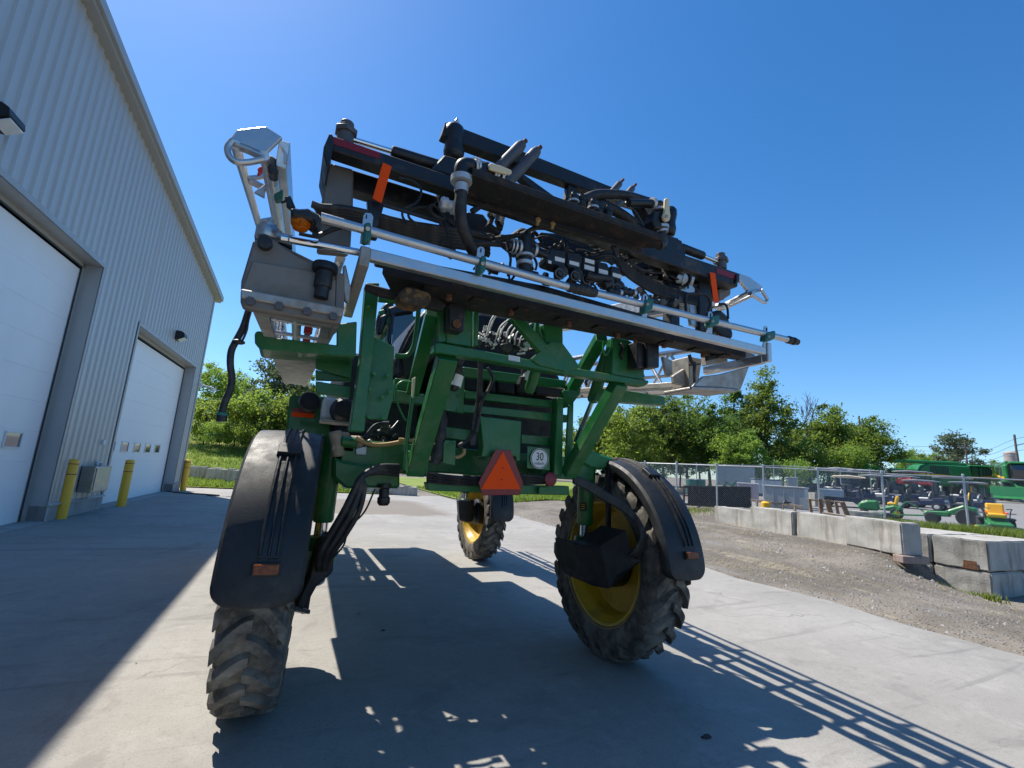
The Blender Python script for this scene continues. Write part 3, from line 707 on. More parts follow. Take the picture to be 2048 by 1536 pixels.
# far blocks beyond the pavement
for i, (p0, p1, dp, lab) in enumerate([((372, 977), (410, 979), 25.5, 'left one of two pale blocks by the far shed corner'), ((411, 979), (474, 979), 25.3, 'longer right one of two pale blocks by the far shed corner, grass behind'),
                                   ((684, 992), (752, 992), 26.2, 'far block under the sprayer, left, behind the hanging hoses'), ((757, 993), (832, 993), 26.4, 'far block seen under the sprayer between the left hoses and the front wheel')]):
    a = D(*p0, dp); b2 = D(*p1, dp); a.z = b2.z = 0
    rough_block('concrete_block', 'concrete_block', a, b2, .6, .86 if i < 2 else .5, lab, 'blocks along the far pavement edge', -.02, nub=2, seed=20 + i)
a = D(1697, 1046, 16.4); b2 = D(1768, 1050, 15.8); zz = a.z; a.z = b2.z = 0
rough_block('concrete_block', 'concrete_block', a, b2, .6, .46, 'single short block behind the low wall, beside the leaning planks', 'blocks behind the wall', zz - .02, seed=31)
a = D(1610, 1000, 27); b2 = D(1640, 1003, 26); zz = a.z; a.z = b2.z = 0
rough_block('concrete_block', 'concrete_block', a, b2, .6, .75, 'pale block inside the yard left of the golf carts', 'blocks behind the wall', zz - .3, seed=32)

# ================================================================== FENCES
def fence(name, label, tops, H=1.85, sub=True):
    pts = [D(*t) for t in tops]; base = [Vector((p.x, p.y, height(p.x, p.y))) for p in pts]
    base = [Vector((p.x, p.y, max(b_.z, p.z - 2.3))) for p, b_ in zip(pts, base)]
    root = thing(name, label, 'fence', base[0])
    for p, b_ in zip(pts, base): build('post', MB().cyl(b_ - Z * .3, p + Z * .02, .036, 8).cap(p, p + Z * .09, .042, 8), 'galv', root, smooth=40)
    r = MB()
    for i in range(len(pts) - 1): r.cyl(pts[i] - Z * .02, pts[i + 1] - Z * .02, .024, 6)
    build('top_rail', r, 'galv', root, smooth=40)
    mb = MB(); mb.uv = []; u = 0
    for i in range(len(pts) - 1):
        L = (pts[i + 1] - pts[i]).length; o = len(mb.v)
        mb.v += [base[i].copy(), base[i + 1].copy(), pts[i + 1] - Z * .02, pts[i] - Z * .02]
        mb.uv += [(u, 0), (u + L, 0), (u + L, pts[i + 1].z - base[i + 1].z), (u, pts[i].z - base[i].z)]
        mb.f.append([o, o + 1, o + 2, o + 3]); u += L
    build('wire_mesh', mb, 'chain_link', root)
    return root
fence('chain_link_fence', 'front chain link fence with galvanised posts running along the golf cart yard', [(1150, 921, 23.5), (1290, 925, 22), (1353, 927, 21), (1433, 930, 20), (1526, 933, 19), (1635, 939, 18.2), (1763, 946, 17.4), (1926, 953, 16.4), (2110, 962, 15.4)])
fence('chain_link_fence', 'back chain link fence at the foot of the trees, behind the stored material', [(1290, 926, 38), (1393, 928, 37), (1485, 930, 36), (1547, 931, 35.5), (1590, 932, 35), (1680, 937, 34), (1740, 941, 33)])

# weeds along the fence foot and wall, tufts on the banks
sp = []
for k in range(900):
    px = rnd.uniform(1745, 2075); py = 1062 + (px - 1745) * .055 + rnd.gauss(0, 9); q = D(px, py, 14.9 + rnd.uniform(-.8, .6) - (px - 1745) * .004); sp.append((q.x, q.y, height(q.x, q.y)))
scatter('tall_weeds', 'weed', sp, lambda m_, q: blades(m_, q, 9, .36, .10, .011))
sp = []
for k in range(110):
    px = rnd.uniform(1865, 1985); q = D(px, 1155 + (px - 1865) * .24 + rnd.gauss(0, 4), 9.1); sp.append((q.x, q.y, height(q.x, q.y)))
for k in range(260):
    px = rnd.uniform(1370, 1620); q = D(px, 1020 + rnd.gauss(0, 6), 19.3 + rnd.uniform(-1, 1)); sp.append((q.x, q.y, height(q.x, q.y)))
scatter('wall_weeds', 'weed', sp, lambda m_, q: blades(m_, q, 6, .17, .09, .009))
sp = [(rnd.uniform(-12, 3.5), 27.3 + 22 * rnd.random() ** 1.6) for k in range(9000)] + [(rnd.uniform(8.8, 19), rnd.uniform(20.5, 34)) for k in range(4500)]
scatter('bank_grass', 'weed', [(x, y, height(x, y) + .04) for x, y in sp], lambda m_, q: blades(m_, q, 4, .20, .15, .02))
sp = []
for k in range(75):
    cx, cy = rnd.uniform(8.2, 16), rnd.uniform(2, 12)
    if cx > 11.6 and cy < 7.5: continue
    for j in range(rnd.randint(20, 110)): sp.append((cx + rnd.gauss(0, .09), cy + rnd.gauss(0, .42)))
def stalk(mb, q):
    z = height(*q) + .012 + rnd.random() * .02; a = rnd.random() * 3.14; L = rnd.uniform(.05, .20); dx, dy = math.cos(a) * L, math.sin(a) * L
    mb.add([(q[0], q[1], z), (q[0] + dx, q[1] + dy, z + .012), (q[0] + dx, q[1] + dy + .005, z + .012), (q[0], q[1] + .005, z)], [(0, 1, 2, 3)])
scatter('straw_litter', 'straw', sp, stalk)

# grit, crumbs of soil and dry leaves lying about on the pavement
sp = []
while len(sp) < 900:
    x, y = rnd.uniform(-3, 8), rnd.uniform(1.2, 16)
    sp.append((x, y, rnd.choice([.006, .008, .008, .012, .018])))
for k in range(500): y = rnd.uniform(1, 16); sp.append((7.5 + (y + 14) * .022 - abs(rnd.gauss(0, .35)), y, rnd.choice([.008, .012, .02])))
scatter('pavement_grit', 'timber_grey', sp, pebble)

# ================================================================== TREES
def crown_mesh(seed, rx, rz, zc, nclump, nleaf, size, shape='round', gap=.55):
    r = random.Random(seed); mb = MB(); cl = []
    for k in range(nclump):
        u = r.random() ** .45; a = r.random() * 6.283; b_ = math.acos(r.uniform(-1, 1))
        x, y, z = u * math.sin(b_) * math.cos(a), u * math.sin(b_) * math.sin(a), u * math.cos(b_)
        if shape == 'poplar': f = 1.0 - .55 * max(0, z) - .12 * max(0, -z)
        elif shape == 'shrub': f = 1.0; z = abs(z) if z < -.3 else z
        else: f = 1 - .2 * max(0, z)
        cl.append(Vector((x * rx * f, y * rx * f, zc + z * rz)))
    cen = Vector((0, 0, zc))
    for c in cl:
        cr = rx * r.uniform(.10, .32)
        for k in range(int(nleaf * r.uniform(.5, 1.4))):
            d = Vector((r.gauss(0, 1), r.gauss(0, 1), r.gauss(0, .75))); p = c + d * cr * gap
            n = Vector((r.gauss(0, 1), r.gauss(0, 1), r.gauss(.3, 1))).normalized(); t_ = n.orthogonal().normalized(); t_.rotate(Matrix.Rotation(r.random() * 6.28, 3, n)); w_ = n.cross(t_)
            s = size * r.uniform(.55, 1.35)
            mb.add([p - t_ * s, p + w_ * s * .45 - n * s * .12, p + t_ * s, p - w_ * s * .45 - n * s * .12], [(0, 1, 2, 3)])
    return mb, cl
def tree_proto(name, seed, h, rx, trunk_r, leafmat, shape='round', nclump=46, nleaf=105, size=.17, base=.25, label='', group=None):
    rz = h * (1 - base) / 2; zc = h * base + rz
    o = thing(name, label, 'tree', (0, 0, 0), group)
    mb, cl = crown_mesh(seed, rx, rz, zc, nclump, nleaf, size, shape)
    r = random.Random(seed + 5); tk = MB()
    top = Vector((r.uniform(-.3, .3), r.uniform(-.3, .3), h * .8))
    mid = Vector((r.uniform(-.2, .2), r.uniform(-.2, .2), h * .35))
    tk.tube([(0, 0, -.4), (0.02, 0, .6), mid, top], [trunk_r, trunk_r * .85, trunk_r * .8, trunk_r * .6, trunk_r * .4, trunk_r * .2], 7)
    for c in cl[:16]:
        s = mid.lerp(top, r.uniform(0, .7)); s = Vector((s.x, s.y, min(s.z, c.z)))
        tk.tube([s, s.lerp(c, .5) + Vector((0, 0, -.15)), c], [trunk_r * .3, trunk_r * .2, trunk_r * .1], 4, True, 3)
    build('trunk', tk, 'bark', o, smooth=60); build('crown', mb, leafmat, o)
    return o
far = (200, -300, -40)
TP = {}
def place_tree(key, p, h, rz, label):
    o, h0 = TP[key]
    s = h / h0
    c = dup(o, (p.x, p.y, p.z), rz, label, s); c['group'] = o['group']
    return c
defs = [('maple', 'leafy_tree', 3, 10, 3.4, .2, 'leaf_mid', 'round', 95, 120, .165, .18),
        ('bright', 'leafy_tree', 8, 9, 3.6, .18, 'leaf_bright', 'round', 90, 120, .165, .10),
        ('dark', 'leafy_tree', 13, 10, 3.3, .2, 'leaf_dark', 'round', 95, 125, .165, .16),
        ('poplar', 'poplar_tree', 21, 13, 2.9, .22, 'leaf_mid', 'poplar', 105, 110, .165, .12),
        ('poplar2', 'poplar_tree', 27, 12, 3.0, .2, 'leaf_dark', 'poplar', 90, 100, .165, .14),
        ('silver', 'leafy_tree', 33, 9, 3.0, .18, 'leaf_silver', 'round', 46, 90, .19, .2),
        ('shrub', 'shrub', 41, 4.5, 2.6, .09, 'leaf_bright', 'shrub', 50, 130, .12, .0),
        ('shrub2', 'shrub', 47, 4.5, 2.4, .09, 'leaf_mid', 'shrub', 50, 120, .12, .0)]
for key, nm, seed, h, rx, tr, lm, shp, nc, nl, sz, bs in defs:
    grp = 'shrubs on the bank left of the sprayer' if nm == 'shrub' else 'trees beyond the yard fence'
    o = tree_proto(nm, seed, h, rx, tr, lm, shp, nc, nl, sz, bs, 'tree', grp); TP[key] = (o, h)
def tree_px(key, px, top, depth, label, rz=None):
    base = D(px, 950, depth); z0 = height(base.x, base.y); q = D(px, top, depth)
    place_tree(key, Vector((base.x, base.y, z0)), max(1.5, (q.z - z0) * .99), rz if rz is not None else px * .37, label)
A = 'trees beyond the yard fence'
tree_px('dark', 1205, 800, 46, 'dark tree just right of the sprayer frame, partly behind its lift arm')
tree_px('bright', 1262, 792, 42, 'bright green tree directly below the folded right boom')
tree_px('dark', 1325, 775, 47, 'dark tree below the green boom cradle, bare branches above it')
tree_px('maple', 1375, 785, 50, 'mid green tree below the right end of the rack')
tree_px('dark', 1420, 790, 45, 'dark slim tree left of the tall poplar pair')
tree_px('poplar2', 1475, 760, 48, 'left and darker one of the two tall poplars')
tree_px('poplar', 1535, 728, 46, 'tallest poplar, right of the end of the rack')
tree_px('bright', 1480, 850, 41, 'low bright tree in front of the two poplars')
tree_px('silver', 1592, 838, 52, 'greyish small tree right of the tallest poplar')
tree_px('maple', 1655, 806, 48, 'upright mid green tree in the middle of the treeline')
tree_px('dark', 1690, 812, 51, 'dark tree behind the right end of the treeline')
tree_px('maple', 1752, 832, 45, 'rounded tree at the right end of the treeline')
tree_px('bright', 1620, 870, 44, 'low bright tree filling the gap right of the poplars')
tree_px('bright', 1705, 880, 44, 'low bright tree in front of the rounded end tree')
tree_px('dark', 1565, 868, 50, 'low dark tree at the foot of the tallest poplar')
tree_px('dark', 1250, 850, 52, 'dark tree low behind the right rear fender')
tree_px('dark', 1360, 862, 52, 'shaded low tree behind the back fence, below the rack end')
tree_px('bright', 1160, 840, 55, 'bright tree seen between the right lift arms of the sprayer')
tree_px('bright', 1822, 893, 95, 'low spreading bush-like tree behind the combine auger')
tree_px('bright', 1868, 897, 98, 'low spreading tree behind the combine body')
tree_px('silver', 1920, 855, 85, 'lone narrow tree standing apart behind the combines')
tree_px('dark', 1960, 915, 110, 'distant low dark tree behind the combine cab')
tree_px('maple', 1990, 921, 115, 'distant low tree left of the silo')
# bare tree
bt = thing('bare_tree', 'leafless grey tree right of the tallest poplar', 'tree', (0, 0, 0)); r = random.Random(4)
q0 = D(1622, 950, 49); q0.z = height(q0.x, q0.y); topz = D(1622, 800, 49).z
bm_ = MB()
def branch(p, d, L, rad, n):
    rad = max(rad, .022)
    e = p + d * L; bm_.tube([p, p.lerp(e, .5) + Vector((r.gauss(0, .03), r.gauss(0, .03), 0)) * L, e], [rad, rad * .75, rad * .5], 4, True, 2)
    if n:
        for k in range(3): branch(p.lerp(e, r.uniform(.5, 1)), (d + Vector((r.gauss(0, .35), r.gauss(0, .35), r.uniform(0, .3)))).normalized(), L * r.uniform(.5, .75), rad * .5, n - 1)
branch(q0, Z, (topz - q0.z) * .52, .11, 4); build('trunk', bm_, 'bark', bt)
# left bank shrubs and trees
for key, px, top, dep, lab in [('bright', 420, 715, 44, 'tall bright bush tree beside the shed corner, left end of the bank'), ('shrub', 408, 790, 37, 'low bright shrub right against the shed corner'),
        ('bright', 462, 745, 48, 'bright bush tree behind the hanging hose'), ('silver', 540, 700, 41, 'feathery pale tree just left of the folded boom'),
        ('shrub2', 470, 800, 38, 'mid green shrub behind the end of the hanging hose'), ('shrub', 520, 775, 38, 'bright shrub under the feathery pale tree'),
        ('shrub', 440, 835, 35.5, 'lowest bright shrub at the top of the grass bank'), ('shrub2', 560, 790, 37, 'mid green shrub behind the left cradle arm'),
        ('shrub', 500, 842, 36, 'small shrub in front, above the left rear fender'), ('bright', 585, 735, 47, 'bright bush tree seen behind the left boom'),
        ('shrub2', 395, 850, 39, 'shrub half hidden by the shed corner'), ('shrub', 620, 800, 38, 'bright shrub behind the left boom cradle')]:
    b0 = D(px, 880, dep); z0 = height(b0.x, b0.y); q = D(px, top, dep)
    c = place_tree(key, Vector((b0.x, b0.y, z0 - .1)), max(1.2, q.z - z0), px * .7, lab); c['group'] = 'bushes on the bank left of the sprayer'
for key in TP:          # the eight first ones stand in the wood behind, out of the way of the row in front
    o, h0 = TP[key]
spare = [('maple', 1225, 830, 58, 'mid green tree deep in the wood behind the right rear wheel'), ('bright', 1300, 835, 57, 'bright tree deep in the wood, above the fender'), ('dark', 1450, 845, 56, 'dark tree in the second row behind the poplars'),
         ('poplar', 1105, 860, 60, 'poplar in the wood hidden behind the sprayer frame'), ('poplar2', 1400, 830, 58, 'slim dark poplar in the second row of the wood'), ('silver', 1725, 868, 56, 'pale tree in the second row near the rounded end tree'),
         ('shrub', 1585, 915, 39, 'bright shrub at the foot of the back fence, right of the poplars'), ('shrub2', 1500, 918, 40, 'shrub at the foot of the tallest poplar')]
for key, px, top, dep, lab in spare:
    o, h0 = TP[key]; b0 = D(px, 940, dep); z0 = height(b0.x, b0.y); q = D(px, top, dep); s = max(1.2, q.z - z0) / h0
    o.location = (b0.x, b0.y, z0 - .1); o.scale = (s,) * 3; o['label'] = lab; o['group'] = A

# ================================================================== THE SPRAYER
XC = 1.62
SP = thing('crop_sprayer', 'big green self-propelled crop sprayer seen from behind, booms folded, on four tall narrow wheels', 'crop sprayer', (XC, 4.5, 0))
def sp(name, mb, mat, bevel=0.0, smooth=None, parent=None, seg=1): return build(name, mb, mat, parent or SP, bevel, smooth, seg=seg)
def sps(name, mb, mat, bevel=0.0, smooth=None, parent=None, seg=1): return build_each(name, mb, mat, parent or SP, bevel, smooth, seg)

# ---- wheels
def turned(mb, cx, cy, yaw):
    if not yaw: return mb
    c, s = math.cos(yaw), math.sin(yaw)
    return mb.map(lambda p: Vector((cx + (p.x - cx) * c - (p.y - cy) * s, cy + (p.x - cx) * s + (p.y - cy) * c, p.z)))
def wheel(cx, cy, inner, yaw=0):      # inner = +1: the side towards the machine's middle is at +x
    TR, TW = .90, .38
    w = MB(); prof = []
    for t, r in ((-.165, .60), (-.185, .66), (-.195, .74), (-.180, .80), (-.150, .835), (-.08, .855), (0, .86), (.08, .855), (.150, .835), (.180, .80), (.195, .74), (.185, .66), (.165, .60), (.12, .585), (-.12, .585)):
        prof.append((r, t))
    prof.append(prof[0])
    w.lathe(prof, (cx, cy, TR), XV, 60, False)
    NL = 25
    rc = lambda t: .865 - .9 * max(0, abs(t) - .07) ** 2 * 2
    for s in (-1, 1):
        for i in range(NL):
            ph0 = 2 * math.pi * (i + (.5 if s > 0 else 0)) / NL
            secs = []
            for k in range(8):
                u = k / 7; t = s * (-.012 + u * .205); ph = ph0 + .24 * u ** 1.6
                hw = (.040 + .030 * u) / .88
                hgt = .047 if k < 7 else .03
                r0 = rc(t) - .03; r1 = .900 - .14 * max(0, u - .75) ** 1.0
                secs.append([(t, ph - hw * 1.25, r0), (t, ph + hw * 1.25, r0), (t, ph + hw * .75, r1), (t, ph - hw * .75, r1)])
            t = s * .200; ph = ph0 + .25
            secs.append([(t, ph - .05, .755), (t, ph + .05, .755), (t, ph + .04, .80), (t, ph - .04, .80)])
            o = len(w.v)
            for sec in secs:
                for (t, ph, r) in sec: w.v.append(Vector((cx + t, cy + math.cos(ph) * r, TR + math.sin(ph) * r)))
            n = len(secs)
            for k in range(n - 1):
                for q in range(4): w.f.append([o + k * 4 + q, o + k * 4 + (q + 1) % 4, o + (k + 1) * 4 + (q + 1) % 4, o + (k + 1) * 4 + q])
            w.f.append([o, o + 1, o + 2, o + 3]); w.f.append([o + (n - 1) * 4 + q for q in range(4)])
    wh = sp('wheel', turned(w, cx, cy, yaw), 'tyre', 0, 32)
    e = inner
    rp = [(.618, .175), (.622, .168), (.605, .155), (.575, .148), (.565, .11), (.53, .085), (.515, .03), (.50, -.05), (.49, -.075), (.30, -.095), (.16, -.07), (.16, -.05)]
    rim = MB().lathe([(r, t * e) for r, t in rp] + [(.001, -.05 * e)], (cx, cy, TR), XV, 56, False)
    ro = [(.622, -.168), (.605, -.155), (.57, -.148), (.55, -.11), (.50, -.10), (.49, -.085)]
    rim.lathe([(r, t * e) for r, t in ro], (cx, cy, TR), XV, 56, False)
    r_ = sp('rim', turned(rim, cx, cy, yaw), 'yellow_rim', 0, 40, wh)
    r_.modifiers.new('solid', 'SOLIDIFY').thickness = .006
    h = MB().lathe([(.25, -.05 * e), (.25, .10 * e), (.21, .14 * e), (.15, .16 * e), (.14, .24 * e), (.001, .24 * e)], (cx, cy, TR), XV, 28, False)
    for k in range(10):
        a = k * .628; h.cyl((cx - .075 * e, cy + math.cos(a) * .2, TR + math.sin(a) * .2), (cx - .03 * e, cy + math.cos(a) * .2, TR + math.sin(a) * .2), .018, 8)
    sp('hub', turned(h, cx, cy, yaw), 'black_steel', 0, 40, wh)
    return wh
RRX, RLX, FRX, FLX, RY, FY = 3.20, .01, 3.68, -.08, 4.10, 8.98
wheel(RRX, RY, -1); wheel(RLX, RY, 1, R_(-4.0)); wheel(FRX, FY, -1); wheel(FLX, FY, 1)

# ---- fenders: a pressed shell with a strap down its middle, reflector at the foot
def fender(cx, cy, a0, a1, w, R=1.03, TRz=.90, side=1, reflect=True, yaw=0):
    mb = MB(); N = 44
    prof = []
    hw = w / 2
    for t, dr in ((-hw, -.09), (-hw, -.03), (-hw + .02, -.005), (-hw + .05, 0), (0, .012), (hw - .05, 0), (hw - .02, -.005), (hw, -.03), (hw, -.09)): prof.append((t, dr))
    inn = [(t * .96, dr - .012) for t, dr in prof[::-1]]
    ring = prof + inn; M = len(ring)
    for i in range(N + 1):
        u = .5 - .5 * math.cos(math.pi * i / N); a = R_(a0 + (a1 - a0) * u)
        e = min(u, 1 - u) * (abs(a1 - a0) / 360 * 2 * math.pi * R)       # metres to the nearer end: rounded corners
        rr0 = .11; q0_ = max(0.0, rr0 - e); k = 1 - (rr0 - math.sqrt(max(0, rr0 * rr0 - q0_ * q0_))) / hw
        for t, dr in ring: mb.v.append(Vector((cx + t * k, cy + math.cos(a) * (R + dr), TRz + math.sin(a) * (R + dr))))
    for i in range(N):
        for j in range(M): mb.f.append([i * M + j, i * M + (j + 1) % M, (i + 1) * M + (j + 1) % M, (i + 1) * M + j])
    mb.f.append(list(range(M))); mb.f.append([N * M + j for j in range(M)][::-1])
    f = sp('fender', turned(mb, cx, cy, yaw), 'fender_plastic', 0, 38)
    st = MB()
    def arcbar(t0, t1, r0, r1, b0, b1, n=18):
        o = len(st.v)
        for i in range(n + 1):
            a = R_(b0 + (b1 - b0) * i / n)
            for t, r in ((t0, r0), (t1, r0), (t1 - .006 * (1 if t1 > t0 else -1), r1), (t0 + .006, r1)): st.v.append(Vector((cx + t, cy + math.cos(a) * r, TRz + math.sin(a) * r)))
        for i in range(n):
            for j in range(4): st.f.append([o + i * 4 + j, o + i * 4 + (j + 1) % 4, o + (i + 1) * 4 + (j + 1) % 4, o + (i + 1) * 4 + j])
        st.f.append([o, o + 1, o + 2, o + 3]); st.f.append([o + n * 4 + j for j in range(4)])
    c = .03 * side
    arcbar(c - .062, c + .062, R + .0, R + .016, a0 + 4, a1 - 14)
    for q in (-.045, 0, .045): arcbar(c + q - .011, c + q + .011, R + .012, R + .030, a0 + 4, a1 - 15)
    am = a0 + (a1 - a0) * .42
    arcbar(c - .075, c + .075, R + .0, R + .045, am - 3.2, am + 3.2, 4)
    sp('strap', turned(st, cx, cy, yaw), 'black_plastic', .003, None, f)
    if reflect:
        a = R_(a1 - 11); rr = R + .02; b_ = MB()
        o = Vector((cx + c, cy + math.cos(a) * rr, TRz + math.sin(a) * rr)); tn = Vector((0, -math.sin(a), math.cos(a))); nr = Vector((0, math.cos(a), math.sin(a)))
        fr = MB().prism([o - XV * .072 - tn * .035, o + XV * .072 - tn * .035, o + XV * .072 + tn * .035, o - XV * .072 + tn * .035], nr * .012)
        le = MB().prism([o + nr * .012 - XV * .064 - tn * .027, o + nr * .012 + XV * .064 - tn * .027, o + nr * .012 + XV * .064 + tn * .027, o + nr * .012 - XV * .064 + tn * .027], nr * .014)
        rf = sp('reflector', turned(fr, cx, cy, yaw), 'black_plastic', .004, None, f); sp('lens', turned(le, cx, cy, yaw), 'amber_reflector', .005, None, rf)
    return f
fender(RLX + .02, RY, 82, 179, .47, R=1.04, side=1, yaw=R_(-4.0)); fender(RRX + .0, RY, 78, 178, .44, side=1); fender(FRX + .03, FY, 88, 184, .46, side=1, reflect=False); fender(FLX, FY, 88, 150, .46, side=1, reflect=False)

# ---- legs
def leg(cx, cy, inner, full=True):
    x = cx + inner * .33
    top = Vector((x, cy + .05, 1.95)); bot = Vector((x, cy + .05, 1.26))
    l = sp('strut', MB().lathe([(.095, 0), (.095, .25), (.082, .30), (.082, .68), (.07, .70)], top + Z * .0, -Z, 20), 'green', 0, 40)
    sp('piston', MB().cyl(bot + Z * .02, bot - Z * .20, .045, 18), 'chrome', 0, 40, l)
    k = MB().lathe([(.13, 0), (.13, .05), (.10, .08), (.10, .2)], bot - Z * .32, Z, 20); k.beam((x, cy + .05, .95), (cx + inner * .16, cy + .05, .93), .22, .22)
    sp('knuckle', k, 'green', .01, 40, l)
    return l
L1 = leg(RRX, RY, -1); L2 = leg(RLX, RY, 1); leg(FRX, FY, -1); leg(FLX, FY, 1)
sp('warning_label', MB().slab(c7((920, 445), (960, 447), (964, 497), (924, 495)), 4.05, .004), 'black_ink', 0, None, L1)
lb = MB()
for y0 in (455, 468, 482): lb.slab(c7((930, y0), (952, y0 + 1), (953, y0 + 4), (931, y0 + 3)), 4.045, .003)
sp('print', lb, 'yellow', 0, None, L1)
# motor guards
g = MB().slab(c7((882, 690), (960, 712), (1045, 712), (1075, 690), (1205, 612), (1258, 785), (1312, 798), (1180, 900), (1105, 978), (1000, 960), (955, 935), (905, 870)), [3.95, 3.8, 3.65, 3.62, 3.45, 3.42, 3.38, 3.45, 3.55, 3.7, 3.8, 3.95], .36)
sp('motor_guard', g, 'deep_black', .015)
g2 = MB().slab(c6((560, 600), (640, 555), (640, 730), (560, 800), (500, 910), (450, 905), (520, 760)), 3.85, .3)
sp('motor_guard', g2, 'deep_black', .015)
sps('fender_stay', MB().beam(P(*c7((1100, 225))[0], 3.92), P(*c7((1092, 700))[0], 3.92), .05, .035).beam(P(*c7((1060, 260))[0], 4.15), P(*c7((1160, 200))[0], 4.25), .05, .035), 'black_steel', .003)
sps('fender_stay', MB().beam((.32, 4.2, 1.45), (.30, 4.2, .55), .05, .03).beam((.32, 4.2, .56), (.05, 3.2, .9), .04, .03), 'black_steel', .003)
ha = MB()
for k in range(6):
    o = k * 9
    ha.tube(PP(c7((880, 285 + o * .7), (985, 330 + o * .9), (1090, 395 + o * .9), (1180, 440 + o), (1270, 540 + o * .6), (1322 - o * .5, 650), (1300 - o, 745), (1265 - o, 775)), [3.66, 3.62, 3.56, 3.52, 3.44, 3.36, 3.40, 3.46]), .019, 7)
sps('hose', ha, 'hose', 0, 60)
hb = MB()
for k, (dx, rr) in enumerate(((0, .026), (38, .026), (72, .02))):
    hb.tube(PP(c6((950, 225 + k * 18), (860, 228 + k * 12), (780, 270), (745 + dx * .6, 330), (690 + dx, 440), (620 + dx, 560), (575 + dx * .8, 650), (570 + dx * .6, 715)), [3.75, 3.65, 3.6, 3.6, 3.6, 3.65, 3.7, 3.85]), rr, 8)
hb.tube(PP(c6((840, 330), (790, 440), (715, 520), (690, 600), (640, 660)), 3.62), .007, 6)
sps('hose', hb, 'hose', 0, 60)
ties = MB()
for (x, y) in ((1065, 365), (1120, 395), (1290, 600)): ties.cyl(P(*c7((x - 18, y + 25))[0], 3.62), P(*c7((x + 10, y - 30))[0], 3.62), .006, 6)
sps('cable_tie', ties, 'black_plastic')
sp('drain_plug', MB().lathe([(.035, 0), (.05, .02), (.05, .06), (.04, .07), (.04, .13), (.055, .14), (.055, .17)], P(*c6((880, 410))[0], 3.9), P(*c6((885, 325))[0], 3.9) - P(*c6((880, 410))[0], 3.9), 14), 'black_steel', 0, 40)

# ---- chassis
ch = MB()
for x in (.98, 2.16): ch.box((x - .07, 3.72, 1.66), (x + .07, 11.2, 1.86))
ch.box((.40, 3.98, 1.70), (2.85, 4.26, 1.92)).box((.0, 8.86, 1.70), (3.3, 9.12, 1.92))
for y in (5.3, 6.6, 7.8): ch.box((.98, y, 1.67), (2.16, y + .15, 1.85))
sp('chassis', ch, 'green', .008)
rf = MB()
rf.slab(c7((-20, 322), (855, 345), (860, 400), (560, 395), (-10, 372)), 3.66, .10)
rf.slab(c5((500, 682), (1310, 790), (1310, 852), (500, 758)), 3.75, .08)
rf.slab(c5((505, 868), (1242, 955), (1242, 1012), (508, 930)), 3.72, .08)
rf.slab(c5((330, 962), (1322, 1062), (1320, 1122), (500, 1042), (330, 1020)), 3.70, .06)
rf.slab(c5((340, 1152), (560, 1180), (560, 1272), (335, 1242)), 3.74, .08)
rf.slab(c5((955, 1215), (1212, 1240), (1212, 1312), (955, 1290)), 3.74, .08)
rf.slab(c5((1242, 925), (1290, 930), (1280, 1540), (1212, 1540)), 3.62, .10)
rf.slab(c5((1330, 985), (1370, 955), (1362, 1340), (1300, 1520), (1318, 1200)), 3.60, .03)
rf.slab(c5((1285, 870), (1350, 860), (1440, 760), (1420, 900), (1340, 1000), (1290, 1010)), 3.66, .06)
rf.slab(c4((1445, 862), (1690, 900), (1690, 980), (1440, 955)), 3.75, .1)
rf.slab(c4((1460, 770), (1604, 790), (1596, 880), (1450, 868)), 3.85, .1)
sp('rear_frame', rf, 'green', .006)
sp('mount_plate', MB().slab(c5((340, 690), (512, 715), (500, 1052), (345, 1025)), 3.64, .02), 'green', .004)
bl = MB()
for (x, y) in ((365, 902), (465, 912), (350, 1010), (455, 1022), (1350, 1140), (1330, 1215)): bl.cyl(P(*c5((x, y))[0], 3.645), P(*c5((x, y))[0], 3.625), .014, 6)
for (x, y) in ((1248, 210), (1190, 690), (1262, 860), (1360, 922), (1420, 880), (1255, 1078), (1365, 1085), (1140, 1108), (1295, 737), (1402, 750)): bl.cyl(P(*c4((x, y))[0], 3.08), P(*c4((x, y))[0], 2.99), .012, 6)
sps('bolt', bl, 'green_far')
cb = sp('control_box', MB().slab(c5((628, 1072), (958, 1112), (945, 1428), (915, 1422), (912, 1388), (640, 1392), (655, 1310)), 3.56, .10), 'green', .006)
sp('cover_plate', MB().slab(c5((355, 1258), (442, 1268), (435, 1460), (385, 1455), (338, 1440), (342, 1290)), 3.62, .02), 'green', .004)
pl = sp('sign_plate', MB().slab(c5((1003, 1308), (1100, 1318), (1180, 1330), (1180, 1500), (1000, 1482)), 3.60, .008), 'green', .003)
# round speed sign
ctr = P(*c5((1097, 1407))[0], 3.585)
sg = sp('speed_sign', MB().lathe([(.088, 0), (.088, .006)], ctr, -YV, 40), 'white', 0, 40)
rg = MB().lathe([(.0835, 0), (.0835, .0015), (.0775, .0015), (.0775, 0)], ctr - YV * .0062, -YV, 40, False)
sp('sign_ring', rg, 'black_ink', 0, None, sg)
place = lambda q, dx, dz, s=1: ctr + XV * (q.x * s + dx) + Z * (q.y * s + dz) - YV * (.0068 + q.z)
sp('number', text_mb('30', .095, .82).map(lambda q: place(q, .0, .014)), 'black_ink', 0, None, sg)
sp('lettering', text_mb('mile/h', .034, 1.2).map(lambda q: place(q, .0, -.042)), 'black_ink', 0, None, sg)
